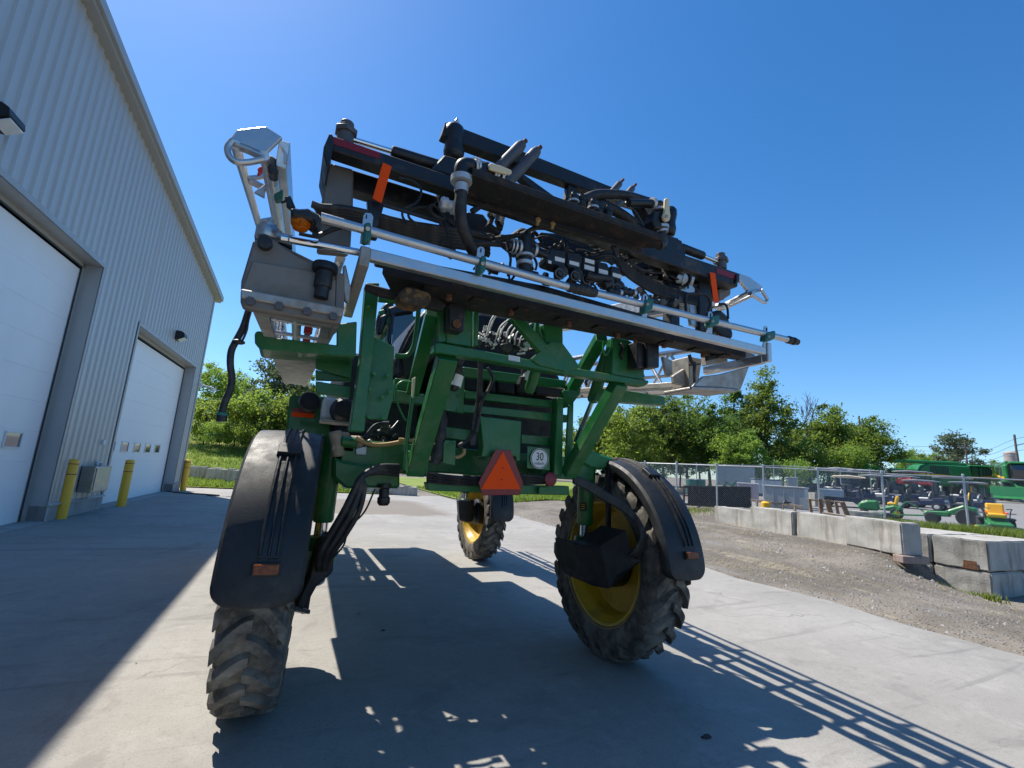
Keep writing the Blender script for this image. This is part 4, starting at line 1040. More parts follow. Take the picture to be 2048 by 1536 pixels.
# slow-vehicle triangle
tri = sp('slow_vehicle_emblem', MB().slab([(991, 899), (1022, 901), (1047, 966), (1040, 990), (966, 991), (957, 965)], 3.50, .006), 'red_reflector', .003)
sp('orange_triangle', MB().slab([(1006, 903), (1041, 978.5), (962, 978.5)], 3.497, .003), 'orange', 0, None, tri)
sps('rivet', MB().cyl(P(1005.5, 936.5, 3.497), P(1005.5, 936.5, 3.49), .006, 8).cyl(P(1004, 959, 3.497), P(1004, 959, 3.49), .006, 8), 'dull_red', 0, None, tri)
sp('emblem_bracket', MB().slab([(998, 905), (1012, 905), (1012, 990), (998, 990)], 3.51, .12), 'black_steel')
sp('round_cap', MB().lathe([(.055, 0), (.06, .02), (.06, .06), (.03, .075)], P(1095, 958, 3.66), -YV, 22), 'dull_red', 0, 40)
sp('hitch_tab', MB().slab(c7((672, 350), (725, 352), (725, 395), (668, 395)), 3.6, .03), 'green', .004)

# ---- poly tank, cab, hood, left platform
tk = MB().slab(c5((240, 250), (640, 225), (1105, 300), (1115, 570), (1290, 745), (1300, 905), (520, 880), (240, 700)), 4.30, 1.9)
sp('solution_tank', tk, 'deep_black', .12, None, None, 4)
tk2 = MB().slab(c4((1705, 212), (1800, 225), (1790, 600), (1640, 745), (1560, 778), (1505, 768), (1478, 600), (1560, 430), (1640, 290)), 4.15, 1.2)
sp('solution_tank_end', tk2, 'black_plastic', .10, None, None, 4)
rb = MB()
for k in range(4):
    rb.tube(PP(c4((1640 - k * 22, 300 + k * 32), (1555 - k * 14, 440 + k * 25), (1490 - k * 8, 590 + k * 18), (1470 + k, 690)), 4.13), .012, 6)
sps('tank_rib', rb, 'black_plastic', 0, 60)
for x0 in (500, 680, 860, 1060):
    pass
tf = MB()
for x0, x1 in ((505, 650), (690, 760), (770, 910), (920, 1060), (1065, 1300)):
    tf.slab(c5((x0, 735 + (x0 - 500) * .11), (x1, 735 + (x1 - 500) * .11), (x1, 885 + (x1 - 500) * .05), (x0, 870 + (x0 - 500) * .05)), 4.24, .1)
sps('tank_front', tf, 'deep_black', .03, None, None, 3)
cabx0, cabx1 = 1.02, 2.28
CB = sp('cab', MB().box((cabx0, 6.45, 2.0), (cabx1, 8.1, 2.55)), 'green', .04, None, None, 2)
pf = MB()
for (x, y) in ((cabx0 + .04, 6.5), (cabx1 - .04, 6.5), (cabx0 + .02, 8.05), (cabx1 - .02, 8.05)): pf.beam((x, y, 2.5), (x + (.06 if x < 1.6 else -.06), y, 3.62), .08, .09)
sps('cab_post', pf, 'black_steel', .01, None, CB)
sp('cab_roof', MB().box((cabx0 - .05, 6.3, 3.6), (cabx1 + .05, 8.25, 3.82)), 'green_far', .06, None, CB, 2)
gl = MB()
for a, b_ in (((cabx0 + .03, 6.56), (cabx0 + .03, 8.0)), ((cabx1 - .03, 6.56), (cabx1 - .03, 8.0)), ((cabx0 + .1, 6.5), (cabx1 - .1, 6.5)), ((cabx0 + .1, 8.05), (cabx1 - .1, 8.05))):
    gl.prism([(*a, 2.55), (*b_, 2.55), (*b_, 3.6), (*a, 3.6)], (.006, .006, 0))
sps('cab_window', gl, 'clear_glass', 0, None, CB)
sp('cab_seat', MB().box((1.4, 7.1, 2.5), (1.9, 7.6, 2.75)).box((1.42, 7.0, 2.7), (1.88, 7.15, 3.35)), 'dark_box', .05, None, CB)
sp('hood', MB().box((1.08, 8.15, 1.9), (2.2, 11.3, 2.62)), 'green', .12, None, None, 3)
mf = sp('mirror_arm', MB().tube(PP(c4((1440, 200), (1390, 215), (1340, 310), (1330, 430)), 6.4), .05, 8), 'black_plastic', 0, 60)
sp('mirror', MB().slab(c4((1345, 275), (1395, 250), (1420, 275), (1350, 435), (1312, 425)), 6.3, .12), 'black_plastic', .03, None, mf)
sp('hand_rail', MB().tube(PP(c4((1325, 150), (1480, 170), (1630, 205), (1640, 260), (1620, 440), (1600, 530), (1560, 590), (1500, 600), (1455, 590)), 4.02), .022, 10).tube(PP(c4((1325, 150), (1480, 168), (1630, 205)), 4.0), .03, 8), 'green', 0, 60)
sp('cab_pillar', MB().slab(c4((1400, 215), (1450, 200), (1640, 220), (1600, 250), (1455, 270), (1440, 420), (1410, 500), (1395, 460), (1425, 290)), 6.2, .1), 'black_plastic', .02)
sp('cab_glass', MB().slab(c4((1450, 262), (1600, 245), (1600, 330), (1470, 540), (1430, 500)), 6.28, .02), 'dark_glass')
sp('work_light', MB().slab(c4((1330, 240), (1372, 225), (1380, 262), (1340, 272)), 5.6, .08), 'green_far', .01)
pn = sp('side_panel', MB().slab(c4((628, 905), (935, 922), (965, 1255), (600, 1190)), 5.15, 1.2), 'green', .02)
sp('reflective_strip', MB().slab(c4((645, 1040), (820, 1052), (818, 1088), (640, 1074)), 5.14, .006), 'orange', 0, None, pn)
sp('reflective_strip', MB().slab(c4((648, 1006), (822, 1020), (820, 1050), (645, 1038)), 5.14, .006), 'red_reflector', 0, None, pn)
sp('air_cleaner', MB().lathe([(.03, -.05), (.085, -.03), (.10, .06), (.10, .16), (.03, .2)], P(*c4((785, 955))[0], 4.9), YV, 20), 'deep_black', 0, 40)
sp('rinse_tank', MB().slab(c4((898, 912), (1025, 940), (1010, 1105), (882, 1092), (885, 1000)), 4.7, .3), 'white', .03, None, None, 2)
sp('air_tank', MB().lathe([(.02, -.04), (.08, -.02), (.11, .05), (.11, .4), (.03, .45)], P(*c4((1055, 1015))[0], 4.5), YV, 22), 'deep_black', 0, 40)
sp('tank_shelf', MB().slab(c4((875, 1085), (1120, 1120), (1118, 1140), (872, 1112)), 4.62, .3), 'alu_dirty', .004)
pu = MB().cyl(P(*c4((1000, 1290))[0], 4.05), P(*c4((1200, 1300))[0], 4.05), .075, 18).cyl(P(*c4((985, 1190))[0], 4.0), P(*c4((1015, 1390))[0], 4.0), .05, 16)
pu.slab(c4((1010, 1190), (1100, 1200), (1100, 1240), (1010, 1235)), 4.0, .1).slab(c4((960, 1300), (1000, 1295), (975, 1350), (955, 1345)), 3.95, .03)
sp('pump', pu, 'timber_grey', .01, 40)
pg = MB().cyl(P(*c4((1030, 1270))[0], 3.98), P(*c4((1160, 1285))[0], 3.98), .045, 16).slab(c4((1040, 1310), (1140, 1320), (1130, 1360), (1050, 1350)), 3.98, .06)
sp('pump_housing', pg, 'green', .008, 40)
sp('pump_plate', MB().slab(c4((1150, 1330), (1235, 1310), (1230, 1380), (1150, 1375)), 3.95, .02), 'galv', .004)
gi = MB()
r = random.Random(3)
for k in range(34):
    x, y = r.uniform(1180, 1420), r.uniform(1130, 1420); a = P(*c4((x, y))[0], r.uniform(4.0, 4.5)); e = a + Vector((r.uniform(-.2, .2), r.uniform(-.1, .2), r.uniform(-.16, .16)))
    if k % 3: gi.tube([a, a.lerp(e, .5) + Vector((0, 0, r.uniform(-.06, .04))), e], r.uniform(.008, .02), 6)
    else: gi.cyl(a, a + Vector((r.uniform(.03, .08), 0, r.uniform(-.03, .03))), r.uniform(.02, .045), 10)
sps('engine_line', gi, 'black_steel', 0, 40)
sps('fuel_hose', MB().tube(PP(c4((1150, 1245), (1230, 1285), (1320, 1300), (1430, 1290), (1560, 1262)), 3.85), .018, 8).tube(PP(c5((-10, 1258), (60, 1262), (180, 1270), (330, 1310), (400, 1375), (450, 1395), (500, 1370), (505, 1330)), 3.66), .016, 8), 'tan_hose', 0, 60)
ax = MB().slab(c6((640, 178), (700, 200), (790, 215), (960, 240), (960, 330), (800, 325), (700, 330), (640, 275)), 3.92, .35)
sp('axle_casting', ax, 'green', .02)
ax2 = MB().slab(c7((935, 145), (1000, 130), (1140, 175), (1140, 205), (1060, 245), (990, 235), (930, 200)), 3.95, .2)
sp('axle_casting', ax2, 'green_far', .02)
sp('axle_pin', MB().cyl(P(*c7((1120, 190))[0], 4.0), P(*c7((1142, 190))[0], 4.0), .03, 12), 'rusty', 0, 40)
ah = MB()
for k in range(4): ah.tube(PP(c7((-20, 265 + k * 16), (120, 285 + k * 14), (300, 295 + k * 13), (560, 280 + k * 16), (700, 290 + k * 12)), 3.60 + k * .012), .015, 6)
sps('cross_hose', ah, 'hose', 0, 60)

# ---- lift frame (green)
lf = MB()
lf.slab(c5((272, 500), (305, 488), (1180, 655), (1962, 792), (1962, 812), (1930, 835), (1300, 740), (640, 622), (270, 572)), 2.95, .10)
CRB = sp('cross_beam', lf, 'green', .008)
sp('sticker', MB().slab(c5((857, 590), (946, 606), (944, 646), (855, 630)), 2.947, .002), 'label_white', 0, None, CRB)
pt = MB()
for y in (600, 612, 624): pt.slab(c5((866, y), (936, y + 12), (936, y + 17), (866, y + 5)), 2.9455, .001)
sp('sticker_print', pt, 'zinc', 0, None, CRB)
sp('centre_plate', MB().slab(c5((1030, 622), (1195, 482), (1285, 500), (1425, 690), (1300, 720), (1100, 670)), 2.93, .02).slab(c5((1135, 345), (1282, 352), (1285, 505), (1195, 490), (1150, 520)), 2.97, .10), 'green', .005)
sps('left_bracket', MB().slab(c5((370, 170), (580, 170), (560, 525), (365, 495)), 2.97, .08).slab(c5((285, 180), (372, 160), (365, 490), (300, 490)), 2.98, .05), 'green', .005)
sp('right_bracket', MB().slab(c5((1680, 450), (1800, 470), (1925, 560), (1925, 790), (1668, 745)), 2.97, .10), 'green', .006)
sp('chain', MB().tube(PP(c5((1735, 500), (1760, 540), (1745, 590), (1760, 620)), 2.95), .014, 6), 'black_steel', 0, 60)
sp('diagonal_brace', MB().beam(P(*c5((890, 280))[0], 2.95), P(*c5((1120, 545))[0], 2.95), .08, .06, YV), 'green', .005)
sps('lift_tower', MB().slab(c5((590, 170), (625, 170), (615, 520), (585, 520)), 2.99, .05).slab(c5((1075, 330), (1100, 330), (1085, 520), (1050, 520)), 3.02, .04), 'green', .004)
for nm, a, b_, w, h in (('lift_arm', (c5((372, 605))[0], 2.98), (c5((115, 1520))[0], 3.62), .135, .10), ('lift_arm', (c5((1728, 812))[0], 2.98), (c5((1325, 1530))[0], 3.62), .125, .10),
                        ('upper_link', (c5((1588, 450))[0], 3.0), (c5((1330, 900))[0], 3.8), .10, .08), ('upper_link', (c5((262, 250))[0], 3.0), (c5((95, 900))[0], 3.8), .10, .08)):
    sp(nm, MB().beam(P(*a[0], a[1]), P(*b_[0], b_[1]), w, h), 'green', .006)
for a0, a1, b1 in ((c5((1640, 560))[0], c5((1515, 955))[0], c5((1385, 1270))[0]),):
    lc = sp('lift_cylinder', MB().cap(P(*a0, 3.08), P(*a1, 3.42), .052, 16), 'green', 0, 40)
    sp('rod', MB().cyl(P(*a1, 3.42), P(*b1, 3.72), .022, 12), 'chrome', 0, 40, lc)
sp('grease_line', MB().tube(PP(c5((1670, 455), (1655, 540), (1620, 590), (1600, 560), (1605, 480)), 2.95), .008, 6), 'green_far', 0, 60)
# left mast and boom cradle arms
sp('left_mast', MB().slab(c4((1228, 20), (1335, 20), (1278, 640), (1215, 1195), (1100, 1190), (1180, 640)), 3.0, .10), 'green', .006)
sp('mast_plate', MB().slab(c4((1290, 442), (1452, 522), (1440, 810), (1458, 860), (1395, 1105), (1232, 1092), (1200, 990), (1258, 700)), 3.10, .03), 'green', .005)
cr = MB().slab(c4((362, 402), (408, 402), (422, 442), (1000, 512), (1002, 345), (1158, 325), (1150, 605), (420, 548), (380, 525), (352, 490), (350, 430)), 2.98, .05)
cr.slab(c4((380, 505), (1150, 560), (1145, 605), (415, 548), (382, 530)), 3.03, .28)
sp('boom_cradle', cr, 'green', .006)
brk = MB().slab(c4((830, 600), (1122, 640), (1110, 772), (835, 695)), 3.3, .05).slab(c4((835, 795), (1105, 840), (1100, 932), (835, 890)), 3.3, .05).slab(c4((830, 705), (1110, 770), (1110, 800), (835, 790)), 3.36, .03)
sps('cradle_bracket', brk, 'green', .005)
crr = MB().slab(c3((90, 1385), (450, 1440), (458, 1505), (140, 1480), (60, 1470)), 3.25, .10)
crr.slab(c3((-20, 1380), (120, 1400), (60, 1480), (-40, 1470)), 3.3, .1)
sp('boom_cradle', crr, 'green', .006)

# ---- black rack
rk = MB()
rk.slab([(664, 270), (1478, 546), (1476, 574), (664, 299)], 2.62, .11); rk.slab([(665, 275), (900, 354.7), (900, 377), (665, 297.5)], 2.731, .12); rk.slab([(1345, 505.5), (1476, 550), (1475, 571), (1345, 527)], 2.731, .12)
BEAM = sp('rack_beam', rk, 'black_steel', .008)
sp('red_reflective_tape', MB().slab(c1((968, 208), (1340, 335), (1335, 385), (968, 266)), 2.617, .003), 'red_reflector', 0, None, BEAM)
sp('red_reflective_tape', MB().slab(c3((812, 542), (962, 592), (962, 632), (816, 580)), 2.617, .003), 'red_reflector', 0, None, BEAM)
rk2 = MB(); zz = P(1000, 400, 2.62).z
rk2.box((.02, 2.86, zz - .09), (.86, 2.98, zz + .04)).box((2.55, 2.86, zz - .09), (3.45, 2.98, zz + .04)); sps('rear_beam', rk2, 'black_steel', .008)
ep = MB().slab(c1((945, 172), (978, 205), (966, 330), (925, 468), (890, 332), (896, 285)), 2.60, .38)
sp('beam_end', ep, 'black_steel', .008); sp('beam_end', MB().slab(c3((955, 585), (978, 580), (975, 640), (950, 652)), 2.60, .3), 'black_steel', .006)
sps('rack_post', MB().slab(c1((932, 408), (1132, 462), (1128, 745), (1108, 1085), (850, 1060), (880, 720)), 2.78, .16), 'root_metal', .012)
ps = MB().slab(c3((500, 485), (555, 500), (560, 960), (495, 945)), 2.74, .1).slab(c3((690, 560), (770, 585), (800, 1000), (700, 980)), 2.72, .06).slab(c1((1240, 700), (1375, 735), (1340, 860), (1320, 1010), (1260, 1000)), 2.66, .05)
ps.slab(c1((1800, 560), (1930, 600), (1930, 1150), (1850, 1100)), 2.78, .08).slab(c2((870, 960), (1300, 1000), (1290, 1240), (940, 1110)), 2.92, .05).slab(c2((1860, 980), (1960, 1010), (1960, 1330), (1880, 1320)), 2.75, .08)
ps.slab(c2((1290, 1010), (1900, 1160), (1890, 1340), (1520, 1300), (1500, 1215), (1290, 1170)), 2.96, .03).slab(c2((290, 800), (420, 820), (540, 985), (450, 1000), (300, 960)), 2.94, .03)
sps('rack_post', ps, 'black_steel', .006)
sp('orange_marker', MB().slab(c1((1362, 410), (1432, 442), (1352, 732), (1280, 692)), 2.60, .008), 'orange', .003)
sp('orange_marker', MB().slab(c3((768, 572), (806, 580), (833, 787), (795, 780)), 2.60, .008), 'orange', .003)
# lower beam of the rack: wide dirty box seen from below
zl = 2.80
zl = 2.825
lb_ = MB().prism([(.36, 2.64, zl), (3.42, 2.64, zl), (3.42, 2.76, zl), (2.3, 2.84, zl), (.5, 2.99, zl)], (0, 0, .06))
lr_ = MB(); ln_ = MB()
for k in range(9): lr_.box((.62 + k * .32, 2.66, zl - .014), (.70 + k * .32, 2.755, zl - .002))
for k in range(6): ln_.cyl((.8 + k * .45, 2.74 + .02 * (k % 2), zl - .035), (.8 + k * .45, 2.74 + .02 * (k % 2), zl + .01), .02, 8)
sps('beam_rib', lr_, 'rack_rust'); sps('rusty_bolt', ln_, 'rusty', 0, 40); sp('lower_rack_beam', lb_, 'rack_rust')
lw = MB().slab(c2((-420, 1130), (320, 1270), (900, 1380), (2000, 1700), (2000, 1760), (900, 1470), (-420, 1190)), 2.70, .10); sp('shelf_beam', lw, 'black_steel', .008)
sps('shelf_plate', MB().slab(c4((1230, 20), (1500, 90), (1490, 145), (1330, 110), (1220, 60)), 2.75, .06).slab(c5((40, 60), (230, 90), (370, 190), (330, 240), (120, 190), (0, 160)), 2.82, .06), 'rack_rust', .008)
bt_ = MB()
for (x, y, l) in ((872, 205, 70), (1165, 215, 50), (1815, 375, 40), (1850, 435, 60), (1230, 230, 20)):
    a = P(*c5((x, y))[0], 2.8); b_ = P(*c5((x + 2, y + l))[0], 2.8); bt_.cyl(a, b_, .014, 8).cyl(a.lerp(b_, .3), a.lerp(b_, .6), .024, 6)
sps('rusty_bolt', bt_, 'rusty', 0, 40)
bt2 = MB()
for (x, y) in ((610, 700), (915, 805), (965, 880), (1350, 955), (850, 850)): a = P(*c2((x, y))[0], 2.5); bt2.cyl(a, a - Z * .05, .012, 8).cyl(a - Z * .01, a - Z * .025, .02, 6)
sps('tray_bolt', bt2, 'tan_hose', 0, 40)
sp('clamp_block', MB().slab(c5((-10, 95), (20, 70), (60, 50), (120, 62), (230, 95), (255, 130), (240, 175), (150, 205), (60, 190), (0, 165)), 2.60, .14), 'dirt_rust', .025, None, None, 2)
sq = MB().slab(c5((385, 180), (520, 180), (505, 405), (385, 385)), 2.86, .12); sps('guide_tube', sq, 'black_steel', .008)
sp('guide_bolt', MB().cyl(P(*c5((450, 343))[0], 2.86), P(*c5((450, 343))[0], 2.83), .03, 8), 'rusty', 0, 40)
sps('guide_tube', MB().slab(c5((1868, 480), (1945, 500), (1945, 690), (1872, 690)), 2.84, .12).slab(c5((1945, 480), (2045, 500), (2045, 690), (1950, 690)), 2.80, .12), 'black_steel', .008)

# ---- top truss
tt = MB().slab(c2((125, 88), (862, 372), (1402, 590), (1930, 775), (1938, 840), (1300, 650), (815, 472), (282, 270), (95, 190)), 2.80, .09)
tt.slab(c2((455, 320), (560, 370), (1015, 700), (930, 720)), 2.83, .06).slab(c2((1098, 520), (1165, 560), (1160, 720), (1072, 700)), 2.82, .06).slab(c2((1590, 700), (1662, 740), (1755, 925), (1690, 930)), 2.83, .06)
sp('top_truss', tt, 'black_steel', .007)
sp('grease_fitting', MB().lathe([(.012, 0), (.014, .02), (.018, .03), (.006, .055)], P(*c2((208, 120))[0], 2.84), Z, 10), 'zinc', 0, 40)
def airspring(a, b_, r, Y):
    A, B = P(*a, Y), P(*b_, Y); L = (B - A).length
    return sp('air_spring', MB().lathe([(r * .7, 0), (r * .95, .08 * L), (r, .25 * L), (r * .86, .48 * L), (r * .86, .54 * L), (r * 1.02, .75 * L), (r * .9, .95 * L), (r * .6, L)], A, B - A, 22), 'black_plastic', 0, 50)
airspring(c2((190, 130))[0], c2((187, 400))[0], .072, 2.82); airspring(c3((490, 130))[0], c3((478, 320))[0], .06, 2.82)
sp('spring_bracket', MB().slab(c2((15, 455), (112, 348), (265, 392), (335, 425), (335, 570), (10, 470)), 2.68, .18), 'black_steel', .01)
sp('spring_bracket', MB().slab(c3((455, 305), (572, 350), (602, 425), (602, 475), (455, 425)), 2.68, .18), 'black_steel', .01)
for a, b_ in (((520, 480), (728, 268)), ((640, 540), (845, 318)), ((1440, 640), (1498, 575)), ((1540, 680), (1598, 612))):
    A, B = P(*c2(a)[0], 2.72), P(*c2(b_)[0], 2.70); r0 = .040 if a[0] < 700 else .026
    g_ = sp('accumulator', MB().lathe([(r0, -.15), (r0, (B - A).length * .9), (r0 * .8, (B - A).length)], A, B - A, 18), 'grey_canister', 0, 40)
    sp('valve_tip', MB().cyl(B - (B - A) * .02, B + (B - A).normalized() * .045, r0 * .42, 10), 'rusty', 0, 40, g_)
sg_ = MB()
for a, b_ in (((515, 755), (480, 840)), ((575, 780), (540, 900)), ((1505, 1090), (1545, 1180)), ((1570, 1100), (1600, 1190)), ((1620, 1130), (1650, 1200)), ((1700, 1140), (1720, 1200))):
    sg_.spring(P(*c2(a)[0], 2.8), P(*c2(b_)[0], 2.8), .028, 9, .006)
sps('coil_spring', sg_, 'zinc', 0, 60)
sh = MB()
for a, b_ in (((490, 840), (470, 900)), ((555, 880), (540, 945)), ((450, 900), (545, 985))): sh.beam(P(*c2(a)[0], 2.8), P(*c2(b_)[0], 2.8), .05, .03)
sps('spring_shackle', sh, 'black_steel', .004)
# fold cylinders lying on the beam
def foldcyl(bodya, bodyb, rodb, knob, Y=2.74):
    f = sp('fold_cylinder', MB().cap(P(*bodya, Y), P(*bodyb, Y), .038, 16), 'black_steel', 0, 40)
    sp('rod', MB().cyl(P(*bodyb, Y), P(*rodb, Y), .018, 12), 'chrome', 0, 40, f)
    k = P(*knob, Y); sp('rod_end', MB().cyl(k - Z * .07, k + Z * .05, .05, 16).lathe([(.07, 0), (.07, .03), (.055, .035)], k + Z * .0, Z, 6).lathe([(.04, 0), (.04, .03), (.015, .04)], k + Z * .05, Z, 12), 'grey_canister', .003, 40, f)
foldcyl(c1((1850, 455))[0], c1((1425, 325))[0], c1((1130, 235))[0], c1((1070, 195))[0])
foldcyl(c3((560, 400))[0], c3((722, 462))[0], c3((830, 505))[0], c3((842, 505))[0])
# tray and valves
z1 = P(*c2((330, 545))[0], 2.30).z; z2 = P(*c2((1830, 1000))[0], 2.30).z; zt_ = (z1 + z2) / 2
ta = P(*c2((330, 545))[0], 2.30); tb = P(*c2((1830, 1000))[0], 2.30)
tr_ = MB().prism([(ta.x, 2.30, zt_ - .0), (tb.x, 2.30, zt_), (tb.x + .06, 2.40, zt_), (tb.x - .04, 2.46, zt_), (ta.x + .05, 2.53, zt_)], (0, 0, .012))
tr_.prism([(ta.x, 2.30, zt_ + .012), (tb.x, 2.30, zt_ + .012), (tb.x, 2.30, zt_ + .05), (ta.x, 2.30, zt_ + .05)], (0, .012, 0))
tr_.prism([(ta.x + .05, 2.53, zt_ - .03), (tb.x - .04, 2.46, zt_ - .03), (tb.x - .04, 2.46, zt_ - .001), (ta.x + .05, 2.53, zt_ - .001)], (0, .012, 0))
sp('valve_tray', tr_, 'rack_rust', .003)
sp('tray_pipe', MB().tube(PP(c2((330, 800), (440, 740), (600, 760), (760, 870), (960, 920), (1200, 985), (1360, 1010), (1440, 1080), (1470, 1180)), 2.66), .02, 8), 'hose', 0, 60)
YV_ = 2.36
el = MB().tube(PP(c2((252, 560), (250, 470), (268, 440), (330, 445), (420, 462), (540, 520)), YV_), [.044, .044, .046, .04, .04], 14)
vb = MB().slab(c2((395, 400), (470, 395), (495, 450), (490, 540), (400, 535), (385, 470)), YV_ - .05, .11)
bv = sp('ball_valve', el, 'black_plastic', 0, 50); sp('valve_body', vb, 'black_plastic', .012, None, bv)
rn = MB()
def ringat(mb, a, b_, r, n=20): mb.cyl(a, b_, r, n)
for (xa, ya), (xb, yb) in (((342, 450), (356, 452)), ((364, 455), (380, 458)), ((497, 505), (512, 512)), ((518, 512), (534, 520)), ((548, 530), (566, 536))): ringat(rn, P(*c2((xa, ya))[0], YV_), P(*c2((xb, yb))[0], YV_), .056)
ringat(rn, P(*c2((248, 530))[0], YV_), P(*c2((247, 572))[0], YV_), .062); ringat(rn, P(*c2((245, 590))[0], YV_), P(*c2((245, 650))[0], YV_), .040)
sps('clamp_ring', rn, 'clamp_ring', 0, 40, bv)
sp('valve_handle', MB().slab(c2((462, 425), (480, 412), (560, 435), (645, 470), (650, 492), (630, 505), (560, 490), (470, 462)), YV_ - .075, .022), 'cream', .006, None, bv)
YW = 2.46
ev = MB().tube(PP(c3((200, 90), (330, 95), (395, 105), (425, 130), (420, 180), (415, 240)), YW), [.03, .034, .042, .045, .045], 14)
bw = sp('ball_valve', ev, 'black_plastic', 0, 50); sp('valve_body', MB().slab(c3((378, 145), (455, 140), (480, 190), (475, 265), (385, 262), (368, 210)), YW - .05, .1), 'black_plastic', .01, None, bw)
rn = MB()
ringat(rn, P(*c3((415, 140))[0], YW), P(*c3((414, 156))[0], YW), .056); ringat(rn, P(*c3((422, 258))[0], YW), P(*c3((424, 276))[0], YW), .062); ringat(rn, P(*c3((356, 96))[0], YW), P(*c3((372, 100))[0], YW), .048); ringat(rn, P(*c3((428, 285))[0], YW), P(*c3((430, 300))[0], YW), .05)
sps('clamp_ring', rn, 'clamp_ring', 0, 40, bw)
sp('outlet', MB().tube(PP(c3((424, 270), (430, 320), (435, 370), (410, 385)), YW), .038, 12), 'hose', 0, 50, bw)
sp('valve_handle', MB().slab(c3((458, 58), (470, 52), (486, 60), (490, 140), (496, 180), (488, 210), (468, 218), (448, 205), (440, 180), (452, 150)), YW - .085, .025), 'cream', .006, None, bw)
sp('handle_bolt', MB().cyl(P(*c3((466, 183))[0], YW - .085), P(*c3((466, 183))[0], YW - .10), .012, 8), 'zinc', 0, 40, bw)
hs = MB()
hs.tube(PP(c2((247, 640), (240, 760), (248, 880), (275, 980), (320, 1080), (370, 1170)), [2.36, 2.36, 2.38, 2.42, 2.5, 2.6]), .036, 12)
hs.tube(PP(c2((1215, 705), (1300, 670), (1420, 665), (1560, 680), (1730, 730)), 2.52), .036, 12)
hs.tube(PP(c2((1240, 760), (1340, 745), (1450, 790), (1560, 860), (1640, 930), (1680, 980)), 2.56), .040, 12).tube(PP(c2((1560, 700), (1640, 770), (1700, 860), (1730, 960)), 2.58), .034, 12)
sps('supply_hose', hs, 'hose', 0, 60)
ft = MB()
for (x, y) in ((1130, 720), (1190, 735), (1285, 770), (1330, 800), (1400, 820)):
    a = P(*c2((x, y + 25))[0], 2.42); ft.lathe([(.03, 0), (.03, .03), (.036, .035), (.036, .06), (.022, .07), (.02, .085)], a, Z, 14)
sps('tray_fitting', ft, 'black_plastic', 0, 40)
fr_ = MB()
for (x, y) in ((1130, 722), (1285, 772)): a = P(*c2((x, y + 10))[0], 2.42); fr_.cyl(a, a + Z * .014, .040, 16)
sps('fitting_ring', fr_, 'clamp_ring', 0, 40)
# T fittings and section valves
T = 2.56
tf_ = MB().cyl(P(*c2((755, 1010))[0], T), P(*c2((745, 1280))[0], T), .045, 16).cyl(P(*c2((610, 1065))[0], T), P(*c2((830, 1110))[0], T), .036, 16).cyl(P(*c2((830, 1110))[0], T), P(*c2((930, 1155))[0], T), .022, 12)
tf_.cyl(P(*c2((770, 960))[0], T), P(*c2((765, 1040))[0], T), .022, 12)
tfo = sp('manifold_tee', tf_, 'black_plastic', 0, 40)
rn = MB()
for a, b_, rr in (((636, 1070), (646, 1072), .044), ((660, 1075), (672, 1078), .05), ((690, 1083), (706, 1086), .05), ((812, 1105), (830, 1110), .046), ((748, 1145), (748, 1162), .058), ((747, 1200), (746, 1226), .055)): rn.cyl(P(*c2(a)[0], T), P(*c2(b_)[0], T), rr, 18)
sps('clamp_ring', rn, 'clamp_ring', 0, 40, tfo)
def secvalve(poly, lab, barrel, Y):
    v = sp('section_valve', MB().slab(c2(*poly), Y, .11), 'black_plastic', .01)
    for q in lab: sp('label', MB().slab(c2(*q), Y - .002, .003), 'label_white', 0, None, v)
    (x, y) = barrel; b_ = MB().cyl(P(*c2((x, y))[0], Y + .05), P(*c2((x + 4, y + 95))[0], Y + .05), .036, 16).lathe([(.05, 0), (.05, .015)], P(*c2((x, y + 18))[0], Y + .05), -Z, 16).lathe([(.03, 0), (.042, .01), (.042, .05), (.03, .055)], P(*c2((x + 5, y + 60))[0], Y + .02), -YV, 16)
    sp('barrel', b_, 'hose', 0, 40, v)
    sp('outlet_ring', MB().lathe([(.034, 0), (.036, .003), (.036, .010), (.028, .010), (.028, 0)], P(*c2((x + 8, y + 62))[0], Y - .03), -YV, 18, False), 'grey_canister', 0, 40, v)
secvalve(((955, 1088), (1060, 1105), (1075, 1140), (1068, 1245), (1010, 1235), (915, 1200), (910, 1160)), [((985, 1152), (1062, 1172), (1060, 1203), (985, 1185)), ((932, 1182), (958, 1190), (956, 1212), (932, 1204))], (1010, 1230), 2.54)
secvalve(((1078, 1110), (1180, 1128), (1205, 1150), (1192, 1275), (1080, 1235)), [((1100, 1184), (1176, 1204), (1174, 1234), (1098, 1212))], (1130, 1250), 2.545)
secvalve(((1205, 1150), (1310, 1172), (1308, 1285), (1200, 1268)), [((1222, 1166), (1296, 1186), (1294, 1216), (1222, 1196)), ((1218, 1216), (1296, 1238), (1294, 1272), (1216, 1250))], (1220, 1275), 2.55)
secvalve(((1318, 1190), (1400, 1205), (1415, 1240), (1402, 1328), (1312, 1300)), [((1332, 1248), (1402, 1268), (1400, 1302), (1330, 1282))], (1370, 1300), 2.555)
secvalve(((1425, 1222), (1505, 1240), (1512, 1352), (1420, 1335)), [((1440, 1280), (1512, 1300), (1510, 1330), (1438, 1308))], (1460, 1345), 2.56)
gy = sp('drain_pipe', MB().tube(PP(c2((1230, 1300), (1290, 1315), (1380, 1325), (1415, 1335), (1420, 1365), (1370, 1385)), 2.50), .026, 10), 'hose', 0, 60)
nb_ = MB()
